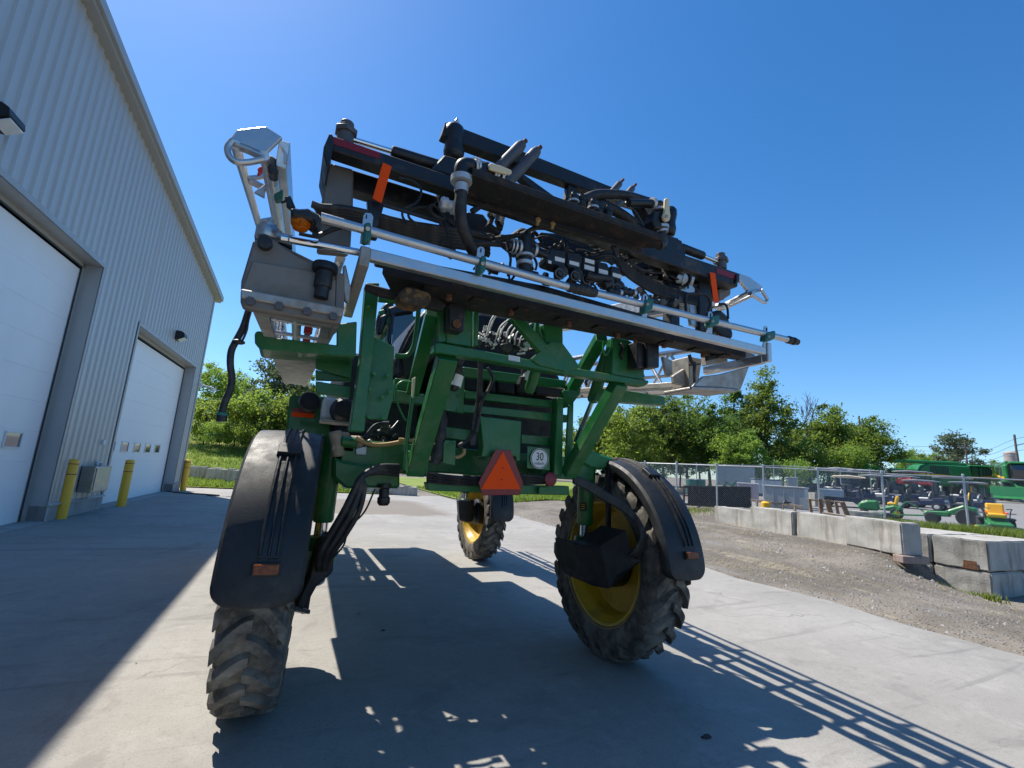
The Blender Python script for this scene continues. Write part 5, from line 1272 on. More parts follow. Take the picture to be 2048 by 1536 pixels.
for (x, y) in ((1415, 1425), (1450, 1435), (1520, 1425), (1570, 1430)):
    nb_.cyl(P(*c2((x, y))[0], 2.5), P(*c2((x + 60, y + 18))[0], 2.5), .022, 12).ball(P(*c2((x, y))[0], 2.5), .026)
sps('hose_end', nb_, 'black_plastic', 0, 50)
rn = MB()
for (x, y) in ((1485, 1440), (1595, 1440)): rn.cyl(P(*c2((x, y))[0], 2.5), P(*c2((x + 18, y + 5))[0], 2.5), .028, 14)
sps('hose_clip', rn, 'clamp_ring', 0, 40)
# hose runs
hr = MB()
for k in range(6):
    hr.tube(PP(c1((800 + k * 14, 740 + k * 6), (880, 765 + k * 14), (1050, 775 + k * 22), (1230, 810 + k * 22), (1500, 880 + k * 20), (1800, 930 + k * 24), (2048, 960 + k * 26), (2200, 1000 + k * 28)), 2.68 + .012 * k), .021, 8)
hr.tube(PP(c1((830, 1000), (900, 970), (1000, 930), (1100, 905), (1250, 905)), 2.66), .014, 6)
sps('hose', hr, 'hose', 0, 60)
hq = MB()
for k in range(7):
    hq.tube(PP(c2((1440 + k * 6, 1150 + k * 4), (1520, 1200 + k * 12), (1640, 1290 + k * 13), (1800, 1370 + k * 14), (1950, 1425 + k * 12), (2100, 1470 + k * 10)), 2.66 - .008 * k), .013, 6)
hq.tube(PP(c2((340, 1000), (440, 1020), (560, 1005), (680, 990), (760, 960), (830, 930), (960, 930)), 2.7), .016, 6).tube(PP(c2((330, 1060), (420, 1050), (560, 1060), (640, 1070)), 2.62), .018, 6)
for (x0, y0, x1, y1) in ((610, 1090, 630, 1230), (650, 1100, 690, 1240), (820, 1160, 830, 1260), (780, 970, 730, 1070), (805, 965, 800, 1030)): hq.tube(PP(c2((x0, y0), ((x0 + x1) / 2 + 14, (y0 + y1) / 2), (x1, y1)), 2.6), .009, 6)
sps('hose', hq, 'hose', 0, 60)
hw = MB()
hw.tube(PP(c1((1490, 535), (1600, 560), (1660, 620), (1650, 700), (1590, 750), (1530, 780), (1515, 830), (1550, 900)), 2.62), .008, 6)
hw.tube(PP(c1((1780, 720), (1740, 760), (1620, 770), (1570, 800), (1570, 850), (1640, 910)), 2.62), .008, 6).tube(PP(c1((1730, 750), (1760, 830), (1820, 900), (1860, 950), (1800, 1070)), 2.55), .007, 6)
hw.tube(PP(c1((1740, 745), (1790, 770), (1840, 850), (1880, 1000), (1930, 1110)), 2.55), .007, 6).tube(PP(c1((1735, 750), (1740, 800), (1800, 850), (1850, 860)), 2.54), .009, 6)
hw.tube(PP(c3((600, 850), (600, 740), (640, 725), (700, 725), (750, 740), (770, 790), (760, 840)), 2.55), .012, 6).tube(PP(c3((830, 795), (875, 800), (890, 830), (895, 900)), 2.6), .010, 6)
hw.tube(PP(c2((1290, 1180), (1350, 1150), (1430, 1150), (1475, 1190)), 2.62), .014, 6).tube(PP(c2((1300, 1200), (1380, 1175), (1440, 1215)), 2.61), .014, 6)
rq = random.Random(33)
for k in range(18):
    x, y = rq.uniform(60, 820), 0; y = 880 + x * .20 + rq.uniform(-60, 90); q_ = []
    for j in range(4): q_.append((x + j * rq.uniform(50, 110), y + j * rq.uniform(5, 40) + rq.uniform(-45, 45)))
    hw.tube(PP(c2(*q_), rq.uniform(2.66, 2.9)), rq.choice([.008, .010, .014, .018]), 6)
for k in range(14):
    x = rq.uniform(1420, 1960); y = 1130 + (x - 1420) * .22 + rq.uniform(-30, 110); q_ = [(x + j * rq.uniform(30, 70), y + j * rq.uniform(8, 36) + rq.uniform(-25, 25)) for j in range(4)]
    hw.tube(PP(c2(*q_), rq.uniform(2.66, 2.85)), rq.choice([.008, .012, .016]), 6)
for k in range(10):
    x = rq.uniform(880, 1480); y = 1010 + (x - 880) * .2 + rq.uniform(-40, 60); q_ = [(x + j * rq.uniform(25, 60), y + j * rq.uniform(-10, 36) + rq.uniform(-25, 25)) for j in range(4)]
    hw.tube(PP(c2(*q_), rq.uniform(2.64, 2.85)), rq.choice([.008, .012]), 6)
sps('thin_line', hw, 'hose', 0, 60)
sp('marker_rod', MB().cyl(P(*c1((1365, 745))[0], 2.62), P(*c1((1800, 880))[0], 2.62), .012, 8), 'black_steel', 0, 40)
sp('hose_coupling', MB().lathe([(.04, 0), (.045, .01), (.045, .04), (.035, .045), (.035, .07), (.045, .075), (.045, .1)], P(*c1((1815, 735))[0], 2.55), P(*c1((1910, 765))[0], 2.55) - P(*c1((1815, 735))[0], 2.55), 14), 'clamp_ring', 0, 40)
# right-hand side of the rack: flow meter, bladder, lever
fm = sp('flow_meter', MB().lathe([(.02, -.05), (.035, -.04), (.035, .0), (.05, .005), (.05, .05), (.035, .055), (.035, .09)], P(*c3((575, 625))[0], 2.66), P(*c3((660, 640))[0], 2.6) - P(*c3((575, 625))[0], 2.66), 18), 'white', 0, 40)
sp('mount', MB().slab(c3((565, 690), (640, 655), (665, 690), (660, 760), (620, 800), (570, 760)), 2.68, .08), 'alu', .006, None, fm)
sp('meter_ring', MB().lathe([(.052, .0), (.052, .012)], P(*c3((600, 628))[0], 2.62), XV, 18), 'black_plastic', 0, 40, fm)
sp('foam_bladder', MB().slab(c3((770, 850), (850, 830), (900, 880), (940, 1010), (925, 1045), (860, 1020), (800, 960)), 2.68, .16), 'hose', .03, None, None, 2)
sp('latch_arm', MB().slab(c3((830, 690), (870, 675), (915, 690), (915, 730), (860, 765), (835, 780)), 2.74, .06), 'root_metal', .008)
sp('pipe_mount', MB().slab(c3((615, 740), (670, 760), (690, 960), (640, 940)), 2.75, .04), 'alu', .005)
jk = MB(); r = random.Random(9)
for k in range(46):
    x = r.uniform(330, 1950); y = 1215 + (x - 330) * .20 + r.uniform(-40, 40); a = P(*c2((x, y))[0], r.uniform(2.6, 2.75)); e = a + Vector((r.uniform(-.09, .09), r.uniform(0, .1), r.uniform(-.05, .05)))
    if k % 2: jk.cyl(a, a + Vector((r.uniform(.02, .07), 0, 0)), r.uniform(.012, .03), 10)
    else: jk.tube([a, a.lerp(e, .5) + Z * .04, e], r.uniform(.006, .014), 6)
sps('shelf_fitting', jk, 'black_plastic', 0, 40)
nz = MB()
for k in range(24):
    x = r.uniform(1350, 1960); y = 1400 + (x - 1350) * .24 + r.uniform(-60, 30); a = P(*c2((x, y))[0], r.uniform(2.6, 2.72)); nz.lathe([(.02, 0), (.026, .01), (.026, .03), (.014, .035)], a, Vector((r.uniform(-.5, .5), -1, r.uniform(-.6, .6))), 10)
sps('small_fitting', nz, 'grey_canister', 0, 40)

# ---- spray tube, clamps, bumper rail
A0 = P(*c1((872, 845))[0], 2.45); A1 = P(*c2((1108, 1398))[0], 2.45); A2 = P(*c2((1285, 1436))[0], 2.45); A3 = P(*c3((1312, 1045))[0], 2.45)
ST = sp('spray_tube', MB().cyl(A0, A1 + (A1 - A0) * .01, .0255, 18).cyl(A2, A3, .0255, 18), 'alu', 0, 40)
dj = (A2 - A1).normalized(); sp('coupler', MB().lathe([(.032, -.02), (.034, 0), (.03, .02), (.036, .03), (.036, .05), (.031, .055), (.037, .065), (.037, .085), (.031, .09), (.036, .1), (.036, (A2 - A1).length - .02), (.032, (A2 - A1).length + .02)], A1, A2 - A1, 16), 'hose', 0, 40, ST)
e_ = (A3 - A0).normalized(); sp('end_cap', MB().lathe([(.03, -.01), (.034, .0), (.034, .03), (.026, .035), (.026, .055), (.034, .06), (.034, .085), (.027, .09), (.027, .125), (.02, .13)], A3, e_, 14), 'black_plastic', 0, 40, ST)
for plate, blk in ((c1((1208, 830), (1225, 808), (1270, 812), (1288, 840), (1262, 1062), (1180, 1050)), c1((1218, 885), (1268, 880), (1272, 1010), (1240, 1035), (1205, 1030))),
                   (c2((372, 1090), (395, 1074), (420, 1078), (433, 1100), (412, 1318), (352, 1305)), c2((395, 1165), (420, 1140), (447, 1150), (440, 1270), (400, 1285), (388, 1265))),
                   (c3((300, 735), (312, 724), (325, 728), (335, 745), (328, 900), (292, 893)), c3((318, 765), (372, 755), (380, 768), (372, 830), (335, 858), (312, 850))),
                   (c3((757, 855), (768, 845), (780, 850), (787, 865), (785, 1015), (748, 1005)), c3((775, 885), (830, 868), (840, 880), (836, 930), (800, 952), (768, 945))),
                   (c3((1146, 955), (1158, 947), (1168, 952), (1172, 965), (1170, 1100), (1140, 1095)), c3((1168, 995), (1222, 980), (1230, 990), (1226, 1035), (1195, 1052), (1158, 1048)))):
    h_ = sp('tube_hanger', MB().slab(plate, 2.485, .008), 'alu', .002)
    sp('clamp', MB().slab(blk, 2.415, .065), 'teal', .008, None, h_)
    x_, y_ = plate[1][0] + 2, plate[1][1]; xb, yb = plate[4]
    sp('slot', MB().slab([(x_ - 1.2, y_ + 4), (x_ + 1.2, y_ + 4), (x_ + .6, y_ + 12), (x_ - 1.8, y_ + 12)], 2.483, .003), 'black_ink', 0, None, h_)
    sp('clamp_bolt', MB().cyl(P(*blk[0], 2.41) + XV * .02 - Z * .03, P(*blk[0], 2.40) + XV * .02 - Z * .03, .012, 8), 'zinc', 0, 40, h_)
ra0 = P(738, 511.5, 2.50); ra1 = P(1527, 702.5, 2.50); ra1.z = ra0.z = (ra0.z + ra1.z) / 2
RAIL = sp('bumper_rail', MB().beam(ra0, ra1, .055, .062), 'alu', .006)
gl_ = MB(); p0 = P(727, 520, 2.50); gl_.beam((p0.x, 2.48, p0.z + .06), (p0.x, 2.48, p0.z - .035), .055, .055).beam((p0.x, 2.46, p0.z - .01), (p0.x + .0, 3.05, p0.z - .14), .055, .075)
gl_.slab(c1((1050, 1222), (1070, 1215), (1110, 1400), (1095, 1520), (1062, 1500), (1045, 1380)), 2.62, .04)
sp('rail_return', gl_, 'alu_dirty', .006)
gr_ = MB(); p0 = P(1534, 704, 2.50); gr_.beam((p0.x, 2.50, p0.z + .075), (p0.x, 2.50, p0.z - .085), .05, .055).beam((p0.x - .0, 2.53, p0.z - .055), (p0.x - .0, 3.15, p0.z - .055), .055, .075)
sp('rail_return', gr_, 'alu', .006)
# amber warning lamp on the tube end
lo = sp('warning_lamp', MB().slab(c1((632, 758), (700, 772), (770, 768), (875, 822), (880, 860), (845, 930), (806, 868), (720, 838), (640, 830)), 2.42, .14), 'black_plastic', .012)
c_ = P(*c1((715, 898))[0], 2.49); sp('lens', MB().lathe([(.044, .05), (.050, .02), (.046, -.012), (.034, -.036), (.010, -.046)], c_ - YV * .01, Z, 20), 'amber_lens', 0, 50, lo)
sp('lamp_bracket', MB().beam(P(*c1((700, 975))[0], 2.5), P(*c1((830, 1000))[0], 2.5), .03, .008).beam(P(*c1((838, 900))[0], 2.5), P(*c1((825, 1010))[0], 2.5), .03, .008).beam(P(*c1((610, 690))[0], 2.5), P(*c1((650, 780))[0], 2.5), .03, .03), 'black_steel', .002, None, lo)
sp('lamp_wire', MB().tube(PP(c1((560, 730), (590, 720), (620, 700), (610, 760), (640, 780)), 2.5), .006, 6), 'hose', 0, 60, lo)

# ---- booms: root plate, fold cylinder, tip and lattice; the right boom mirrors the left
dI = ray(590, 815); dI = dI / dI.y; dO = ray(604, 744); dO = dO / dO.y
TIP = Vector((-.20, .35, .10))
def both(name, mb, mat, bevel=0.0, smooth=None, right=True):
    a = sp(name, mb, mat, bevel, smooth)
    off = TIP if name.split('_')[0] in ('boom', 'tip', 'gusset', 'outer', 'nozzle') and name not in ('boom_skid_plate', 'boom_line') else Vector((0, 0, 0))
    if right: return a, sp(name, mb.mirror(XC).map(lambda p: p + off), mat, bevel, smooth)
    return a, None
# left root from the photograph
lr = MB().slab(c1((338, 1030), (380, 1005), (440, 998), (500, 1010), (560, 1060), (650, 1130), (850, 1228), (985, 1268), (975, 1600), (965, 1680), (240, 1415), (245, 1340)), 2.58, .045)
lr.slab(c4((240, 75), (1050, 250), (1028, 345), (255, 212), (238, 170)), 2.52, .07)
lr.slab(c1((985, 1265), (1062, 1290), (1058, 1560), (1040, 1640), (965, 1690), (975, 1600)), 2.58, .35)
lr.slab(c1((350, 1030), (440, 1000), (985, 1268), (1040, 1290), (1040, 1380), (345, 1200)), 2.76, .25)
RT = sp('boom_root', lr, 'root_metal', .01)
g1 = lambda *p: [(400 + x / 3.2, 200 + y / 3.2) for x, y in p]
sp('root_panel', MB().slab(g1((338, 1030), (700, 1092), (868, 1150), (862, 1326), (266, 1222)), 2.568, .02), 'root_panel', .004, None, RT)
sp('root_flange', MB().slab(g1((262, 1205), (866, 1318), (920, 1330), (915, 1385), (258, 1262)), 2.50, .10), 'alu_dirty', .006, None, RT)
bo = MB()
for (x, y) in ((320, 170), (545, 208), (765, 250), (970, 290)): a = P(*c4((x, y))[0], 2.515); bo.cyl(a, a - YV * .02, .022, 6)
sps('root_bolt', bo, 'grey_canister', 0, 40, RT)
sp('root_ledge', MB().slab(c4((350, 185), (1025, 330), (1005, 350), (360, 230)), 2.60, .10), 'alu_dirty', .005, None, RT)
a = P(*c1((912, 1215))[0], 2.54); PN = MB().lathe([(.06, 0), (.065, .01), (.065, .04), (.045, .045), (.045, .13), (.036, .135), (.036, .19)], a, -Z, 18)
sp('hinge_pin', PN, 'black_steel', 0, 40, RT)
a = P(*c1((435, 1060))[0], 2.575); sp('pivot_pin', MB().cyl(a, a - YV * .04, .035, 14), 'black_steel', 0, 40, RT)
sp('root_arch', MB().slab(c1((345, 1000), (365, 900), (420, 870), (500, 890), (570, 960), (640, 985), (650, 1100), (560, 1060), (440, 998)), 2.80, .2), 'black_steel', .01, None, RT)
rd0 = P(*c1((560, 1008))[0], 2.60); rd1 = P(*c1((1150, 1118))[0], 2.60)
fc = sp('fold_cylinder', MB().cyl(rd0, rd1 + (rd1 - rd0) * .3, .021, 16), 'chrome', 0, 40)
k = P(*c1((455, 975))[0], 2.64); sp('rod_eye', MB().lathe([(.055, -.03), (.058, -.02), (.058, .02), (.055, .03)], k, Z, 22).lathe([(.04, -.05), (.04, .05)], k, Z, 18).cyl(k, rd0 + (rd1 - rd0) * .13, .026, 12).lathe([(.018, .05), (.018, .08)], k, Z, 8), 'zinc', 0, 40, fc)
# right root
rr_ = MB().slab(c3((722, 1300), (840, 1285), (1045, 1232), (985, 1395), (860, 1380), (650, 1372)), 2.62, .03)
rr_.slab(c3((640, 1372), (860, 1378), (985, 1392), (950, 1412), (860, 1400), (640, 1392)), 2.60, .30)
rr_.slab(c3((740, 1085), (890, 1130), (895, 1200), (745, 1225)), 2.75, .06).slab(c3((620, 1160), (715, 1180), (690, 1345), (625, 1372)), 2.9, .2)
rr_.slab(c3((515, 1295), (622, 1228), (628, 1372), (520, 1348)), 2.95, .04).slab(c3((440, 1160), (585, 1225), (605, 1240), (515, 1300), (470, 1300)), 3.3, .04)
RR = sps('boom_root', rr_, 'alu_dirty', .006)[0]
sp('root_box', MB().slab(c3((750, 1160), (830, 1140), (832, 1175), (752, 1192)), 2.72, .03), 'black_plastic', .004, None, RR)
sp('drop_hose', MB().tube(PP(c3((622, 1150), (640, 1200), (660, 1215), (655, 1290), (658, 1400)), 2.7), .014, 8).tube(PP(c3((625, 1222), (700, 1216)), 2.7), .008, 6), 'hose', 0, 60, RR)
sp('root_wing', MB().slab(c3((945, 1100), (1090, 1150), (1060, 1190), (940, 1175)), 2.75, .05), 'root_metal', .006, None, RR)
# tip of the folded outer section
def ali(p, d, u): return p + d * (u)
tp = MB().slab(c1((165, 212), (215, 150), (440, 125), (572, 210), (430, 348), (300, 285), (172, 240)), 2.55, .03)
tp.slab(c1((165, 235), (300, 285), (430, 348), (428, 375), (300, 312), (165, 258)), 2.53, .05)
hd = MB().tube(PP(c1((178, 240), (145, 285), (140, 330), (165, 380), (215, 410), (300, 412), (425, 388)), 2.5), .016, 10)
gz = MB().slab(c1((345, 645), (438, 578), (430, 690)), 2.95, .02)
both('boom_tip', tp, 'alu', .005, None, False); both('tip_handle', hd, 'alu', 0, 60, False); both('gusset', gz, 'alu', .003, None, False)
g2 = lambda *p: [(960 + x / 3.012, 400 + y / 3.012) for x, y in p]
sp('boom_tip', MB().slab(g2((1562, 440), (1625, 462), (1702, 520), (1702, 542), (1640, 566), (1612, 540), (1562, 480)), 2.66, .03).slab(g2((1640, 548), (1702, 528), (1702, 545), (1640, 568)), 2.62, .05), 'alu', .004)
sp('tip_handle', MB().tube(PP(g2((1630, 565), (1670, 592), (1712, 616), (1728, 606), (1722, 585), (1692, 540)), 2.6), .015, 10), 'alu', 0, 60)
sp('tip_strut', MB().cyl(P(*g2((1622, 556))[0], 2.66), P(*g2((1430, 655))[0], 3.05), .022, 12).cyl(P(*g2((1640, 575))[0], 2.70), P(*g2((1440, 668))[0], 3.1), .016, 12), 'alu', 0, 40)
oc = MB(); pL = P(*c1((200, 275))[0], 2.55); pR = P(*c1((428, 360))[0], 2.55); pF = P(*c1((535, 225))[0], 2.58)
LEN = 9.4
oc.tube([pL, pL + dO * LEN], .026, 8, False).tube([pR, pR + dO * LEN], .026, 8, False)
fb = MB().beam(pF - Z * .05 + XV * .03 + YV * .05, pF - Z * .05 + XV * .03 + dO * LEN, .055, .15)
ru = MB()
for i in range(11):
    u = .45 + i * .85
    ru.tube([pL + dO * u, pR + dO * (u + .06)], .02, 6, False); ru.tube([pR + dO * u, pF + dO * (u + .4)], .018, 6, False); ru.tube([pL + dO * u, pF + dO * (u + .05)], .016, 6, False)
both('outer_boom_chord', oc, 'alu', 0, 40); both('outer_boom_flange', fb, 'alu', .004); both('outer_boom_lattice', ru, 'alu', 0, 40)
pS = P(*c1((495, 520))[0], 2.75)
both('boom_spray_line', MB().cyl(pS, pS + dO * 6, .03, 10), 'alu', 0, 40)
both('nozzle_body', MB().slab(c1((442, 360), (470, 350), (520, 370), (525, 450), (545, 490), (520, 512), (470, 500), (450, 430)), 2.62, .08), 'black_plastic', .008, None, False)
both('nozzle_cap', MB().slab(c1((370, 462), (395, 440), (415, 445), (412, 480), (380, 505), (368, 500), (385, 475)), 2.6, .03), 'red_plastic', .004, right=False)
both('tip_clamp', MB().slab(c1((500, 660), (575, 620), (572, 690), (520, 705)), 2.85, .06), 'teal', .006, right=False)
both('tip_bracket', MB().slab(c1((555, 280), (590, 320), (608, 345), (605, 415), (582, 410), (580, 340)), 2.62, .02), 'alu', .004, right=False)
# inner section lattice
q0, q1, q2 = P(*c4((400, 225))[0], 3.0), P(*c4((680, 265))[0], 3.0), P(*c4((960, 320))[0], 3.0)
zb = (q0.z + q2.z) / 2; q0.z = q2.z = zb; q1.z = zb + .02
ic = MB().beam(q0, q0 + dI * 9.3, .085, .05).beam(q2, q2 + dI * 9.3, .085, .05); ict = MB().tube([q1, q1 + dI * 9.3], .032, 10, False)
up = Z * .42
ict.tube([q0 + up, q0 + up + dI * 9.3], .03, 8, False).tube([q2 + up, q2 + up + dI * 9.3], .03, 8, False)
both('inner_boom_chord', ic, 'alu_dirty', .004); both('inner_boom_tube', ict, 'alu', 0, 40)
rl = MB()
for i in range(15):
    u = .28 + i * .62
    rl.beam(q0 + dI * u, q2 + dI * u, .05, .02)
    rl.tube([q0 + dI * u, q0 + dI * (u + .31) + up], .016, 6, False).tube([q0 + dI * (u + .31) + up, q0 + dI * (u + .62)], .016, 6, False)
    rl.tube([q2 + dI * u, q2 + dI * (u + .31) + up], .016, 6, False).tube([q2 + dI * (u + .31) + up, q2 + dI * (u + .62)], .016, 6, False)
both('inner_boom_lattice', rl, 'alu', .002)
bp = MB()
s0, s1 = q0 + dI * 2.3 - Z * .028, q2 + dI * 2.3 - Z * .028; s0 = s0 - XV * .045; s1 = s1 + XV * .02
bp.prism([s0, s1, s1 + dI * 6.2, s0 + dI * 6.2], Z * .004)
both('boom_skid_plate', bp, 'alu_dirty')
nzb = MB(); nzr = MB(); nzl = MB().cyl(q1 + XV * .08 + Z * .1, q1 + XV * .08 + Z * .1 + dI * 8, .016, 10)
for i in range(12):
    p = q1 + XV * .08 + Z * .04 + dI * (.2 + i * .5); nzb.lathe([(.02, 0), (.03, .02), (.03, .07), (.018, .1)], p, Z, 8); nzr.box((p.x - .03, p.y - .03, p.z - .06), (p.x + .03, p.y + .03, p.z - .01))
sps('boom_nozzle', nzb, 'black_plastic', 0, 40); sps('boom_nozzle', nzb.mirror(XC), 'black_plastic', 0, 40); sps('nozzle_cap', nzr, 'red_plastic', .008); sps('nozzle_cap', nzr.mirror(XC), 'red_plastic', .008); both('boom_line', nzl, 'white', 0, 40)

# ---- bits seen through the frame
sp('belly_tank', MB().slab(c5((330, 820), (1255, 930), (1250, 1420), (330, 1380)), 4.45, 2.2), 'deep_black', .05, None, None, 2)
sp('shadow_filler', MB().box((.42, 4.9, 1.95), (1.28, 7.4, 2.85)), 'black_plastic', .08, None, None, 3)  # added box, sized to close lit gaps in the sprayer's ground shadow
sp('step_deck', MB().box((.40, 7.4, 1.95), (1.05, 8.6, 2.05)).box((2.2, 4.6, 1.95), (2.85, 8.2, 2.05)), 'black_steel', .01)
sp('motor_guard', MB().slab(c7((175, 430), (275, 430), (270, 560), (235, 572), (185, 556)), 8.80, .15), 'black_plastic', .02)
wl_ = MB()
for i, (a, b_, c__) in enumerate((((770, 265), (730, 330), (690, 440)), ((855, 310), (790, 370), (745, 490)), ((845, 330), (800, 400), (775, 490)), ((890, 345), (850, 400), (835, 490)), ((915, 365), (880, 420), (862, 500)), ((945, 390), (915, 430), (900, 510)), ((970, 430), (950, 460), (935, 520)), ((755, 260), (715, 320), (680, 440)), ((1070, 335), (1030, 345), (1000, 370)))):
    wl_.tube(PP(c5(a, b_, c__), 3.2), .006, 6)
sps('white_line', wl_, 'white', 0, 60)
mn = MB(); mw = MB(); r = random.Random(21)
for k in range(70):
    x, y = r.uniform(620, 1060), 0; y = 440 + (x - 620) * .22 + r.uniform(-55, 60); a = P(*c5((x, y))[0], r.uniform(3.15, 3.35)); e = a + Vector((r.uniform(-.07, .07), r.uniform(-.03, .05), r.uniform(-.05, .05)))
    (mn if k % 3 else mw).tube([a, a.lerp(e, .5) + Vector((0, 0, r.uniform(-.02, .03))), e], r.uniform(.007, .02), 6)
sps('manifold_fitting', mn, 'black_plastic', 0, 50); sps('manifold_fitting', mw, 'white', 0, 50)
sps('manifold_block', MB().slab(c5((800, 500), (870, 485), (890, 540), (860, 575), (800, 560)), 3.12, .06).slab(c5((600, 460), (660, 470), (640, 520), (605, 510)), 3.2, .04), 'hose', .008)
sp('lifting_loop', MB().tube(PP(c5((1040, 345), (1080, 350), (1095, 400), (1080, 450)), 3.1), .014, 6), 'green', 0, 60)
for pts_, lab in ((((468, 605), (425, 850)), ((455, 752), (432, 838))), (((1000, 700), (955, 845)), ((1012, 722), (985, 800)))):
    a, b_ = P(*c5(pts_[0])[0], 3.35), P(*c5(pts_[1])[0], 3.35); f_ = sp('filter_bowl', MB().lathe([(.04, 0), (.045, .03), (.036, .05), (.036, .08), (.046, .09), (.046, (b_ - a).length * .95), (.02, (b_ - a).length * 1.1)], a, b_ - a, 18), 'black_plastic', 0, 40)
    a, b_ = P(*c5(lab[0])[0], 3.345), P(*c5(lab[1])[0], 3.345); sp('filter_label', MB().cyl(a, b_, .0475, 18), 'label_white', 0, 40, f_)
sp('damper', MB().cap(P(*c5((1075, 700))[0], 3.1), P(*c5((1015, 880))[0], 3.25), .042, 14), 'green', 0, 40)
ch_ = MB()
for k in range(5):
    ch_.tube(PP(c5((625 + k * 6, 640), (622 + k * 5, 760), (612 + k * 7, 920 + k * 10), (585 + k * 10, 1080), (565 + k * 8, 1200), (560 + k * 5, 1300)), 3.45), .011, 6)
ch_.tube(PP(c5((690, 690), (730, 770), (700, 860), (640, 960), (620, 1100), (600, 1200)), 3.42), .014, 6)
ch_.tube(PP(c5((560, 1220), (520, 1270), (470, 1300), (490, 1330)), 3.45), .014, 6)
sps('centre_hose', ch_, 'hose', 0, 60)
sp('big_return_hose', MB().tube(PP(c5((310, 1000), (325, 1100), (310, 1250), (290, 1380), (262, 1440)), 3.68), [.045, .05, .055, .06, .055], 12), 'hose', 0, 60)
sp('grab_handle', MB().tube(PP(c4((1610, 770), (1600, 900), (1560, 1200), (1535, 1500)), 3.5), .016, 8), 'green', 0, 60)
sp('speed_cable', MB().tube(PP(c4((1590, 805), (1510, 800), (1465, 850), (1470, 950), (1510, 1050), (1545, 1110)), 3.4), .008, 6), 'green_far', 0, 60)
sp('cable_plate', MB().slab(c4((1595, 775), (1620, 760), (1612, 850), (1600, 930), (1590, 920)), 3.42, .02), 'cream', .003)
# dangling hose on the left
dh = sp('dangling_hose', MB().tube(PP(c4((310, 222), (262, 370), (205, 480), (168, 560), (160, 660), (172, 780), (158, 860), (118, 960), (95, 1045)), 2.72), .017, 10), 'hose', 0, 60)
sp('hose_collar', MB().cyl(P(*c4((98, 1045))[0], 2.72), P(*c4((94, 1068))[0], 2.72), .026, 14), 'teal', 0, 40, dh)
sp('hose_cap', MB().cyl(P(*c4((94, 1066))[0], 2.72), P(*c4((91, 1115))[0], 2.72), .024, 14), 'black_plastic', 0, 40, dh)
sp('thin_wire', MB().tube(PP(c4((325, 225), (300, 330), (288, 400), (250, 480), (200, 495)), 2.7), .006, 6), 'hose', 0, 60, dh)
sp('wire_clip', MB().ball(P(*c4((225, 488))[0], 2.70), .02, 10, (1.6, 1, .7)), 'black_plastic', 0, 50, dh)

# ================================================================== THE YARD
def at(px, py, depth, dz=0.0):
    q = D(px, py, depth); return Vector((q.x, q.y, q.z + dz))
# direction in the world that runs left along the picture at the yard
def heading(px, py, d0, px2, py2, d1):
    a, b = D(px, py, d0), D(px2, py2, d1); return math.atan2(b.y - a.y, b.x - a.x)
def lp(root, name, mb, mat, bevel=0.0, smooth=None, parent=None): return build(name, mb, mat, parent or root, bevel, smooth)
def sidepoly(mb, pts, y0, y1): return mb.prism([(x, y0, z) for x, z in pts], (0, y1 - y0, 0))

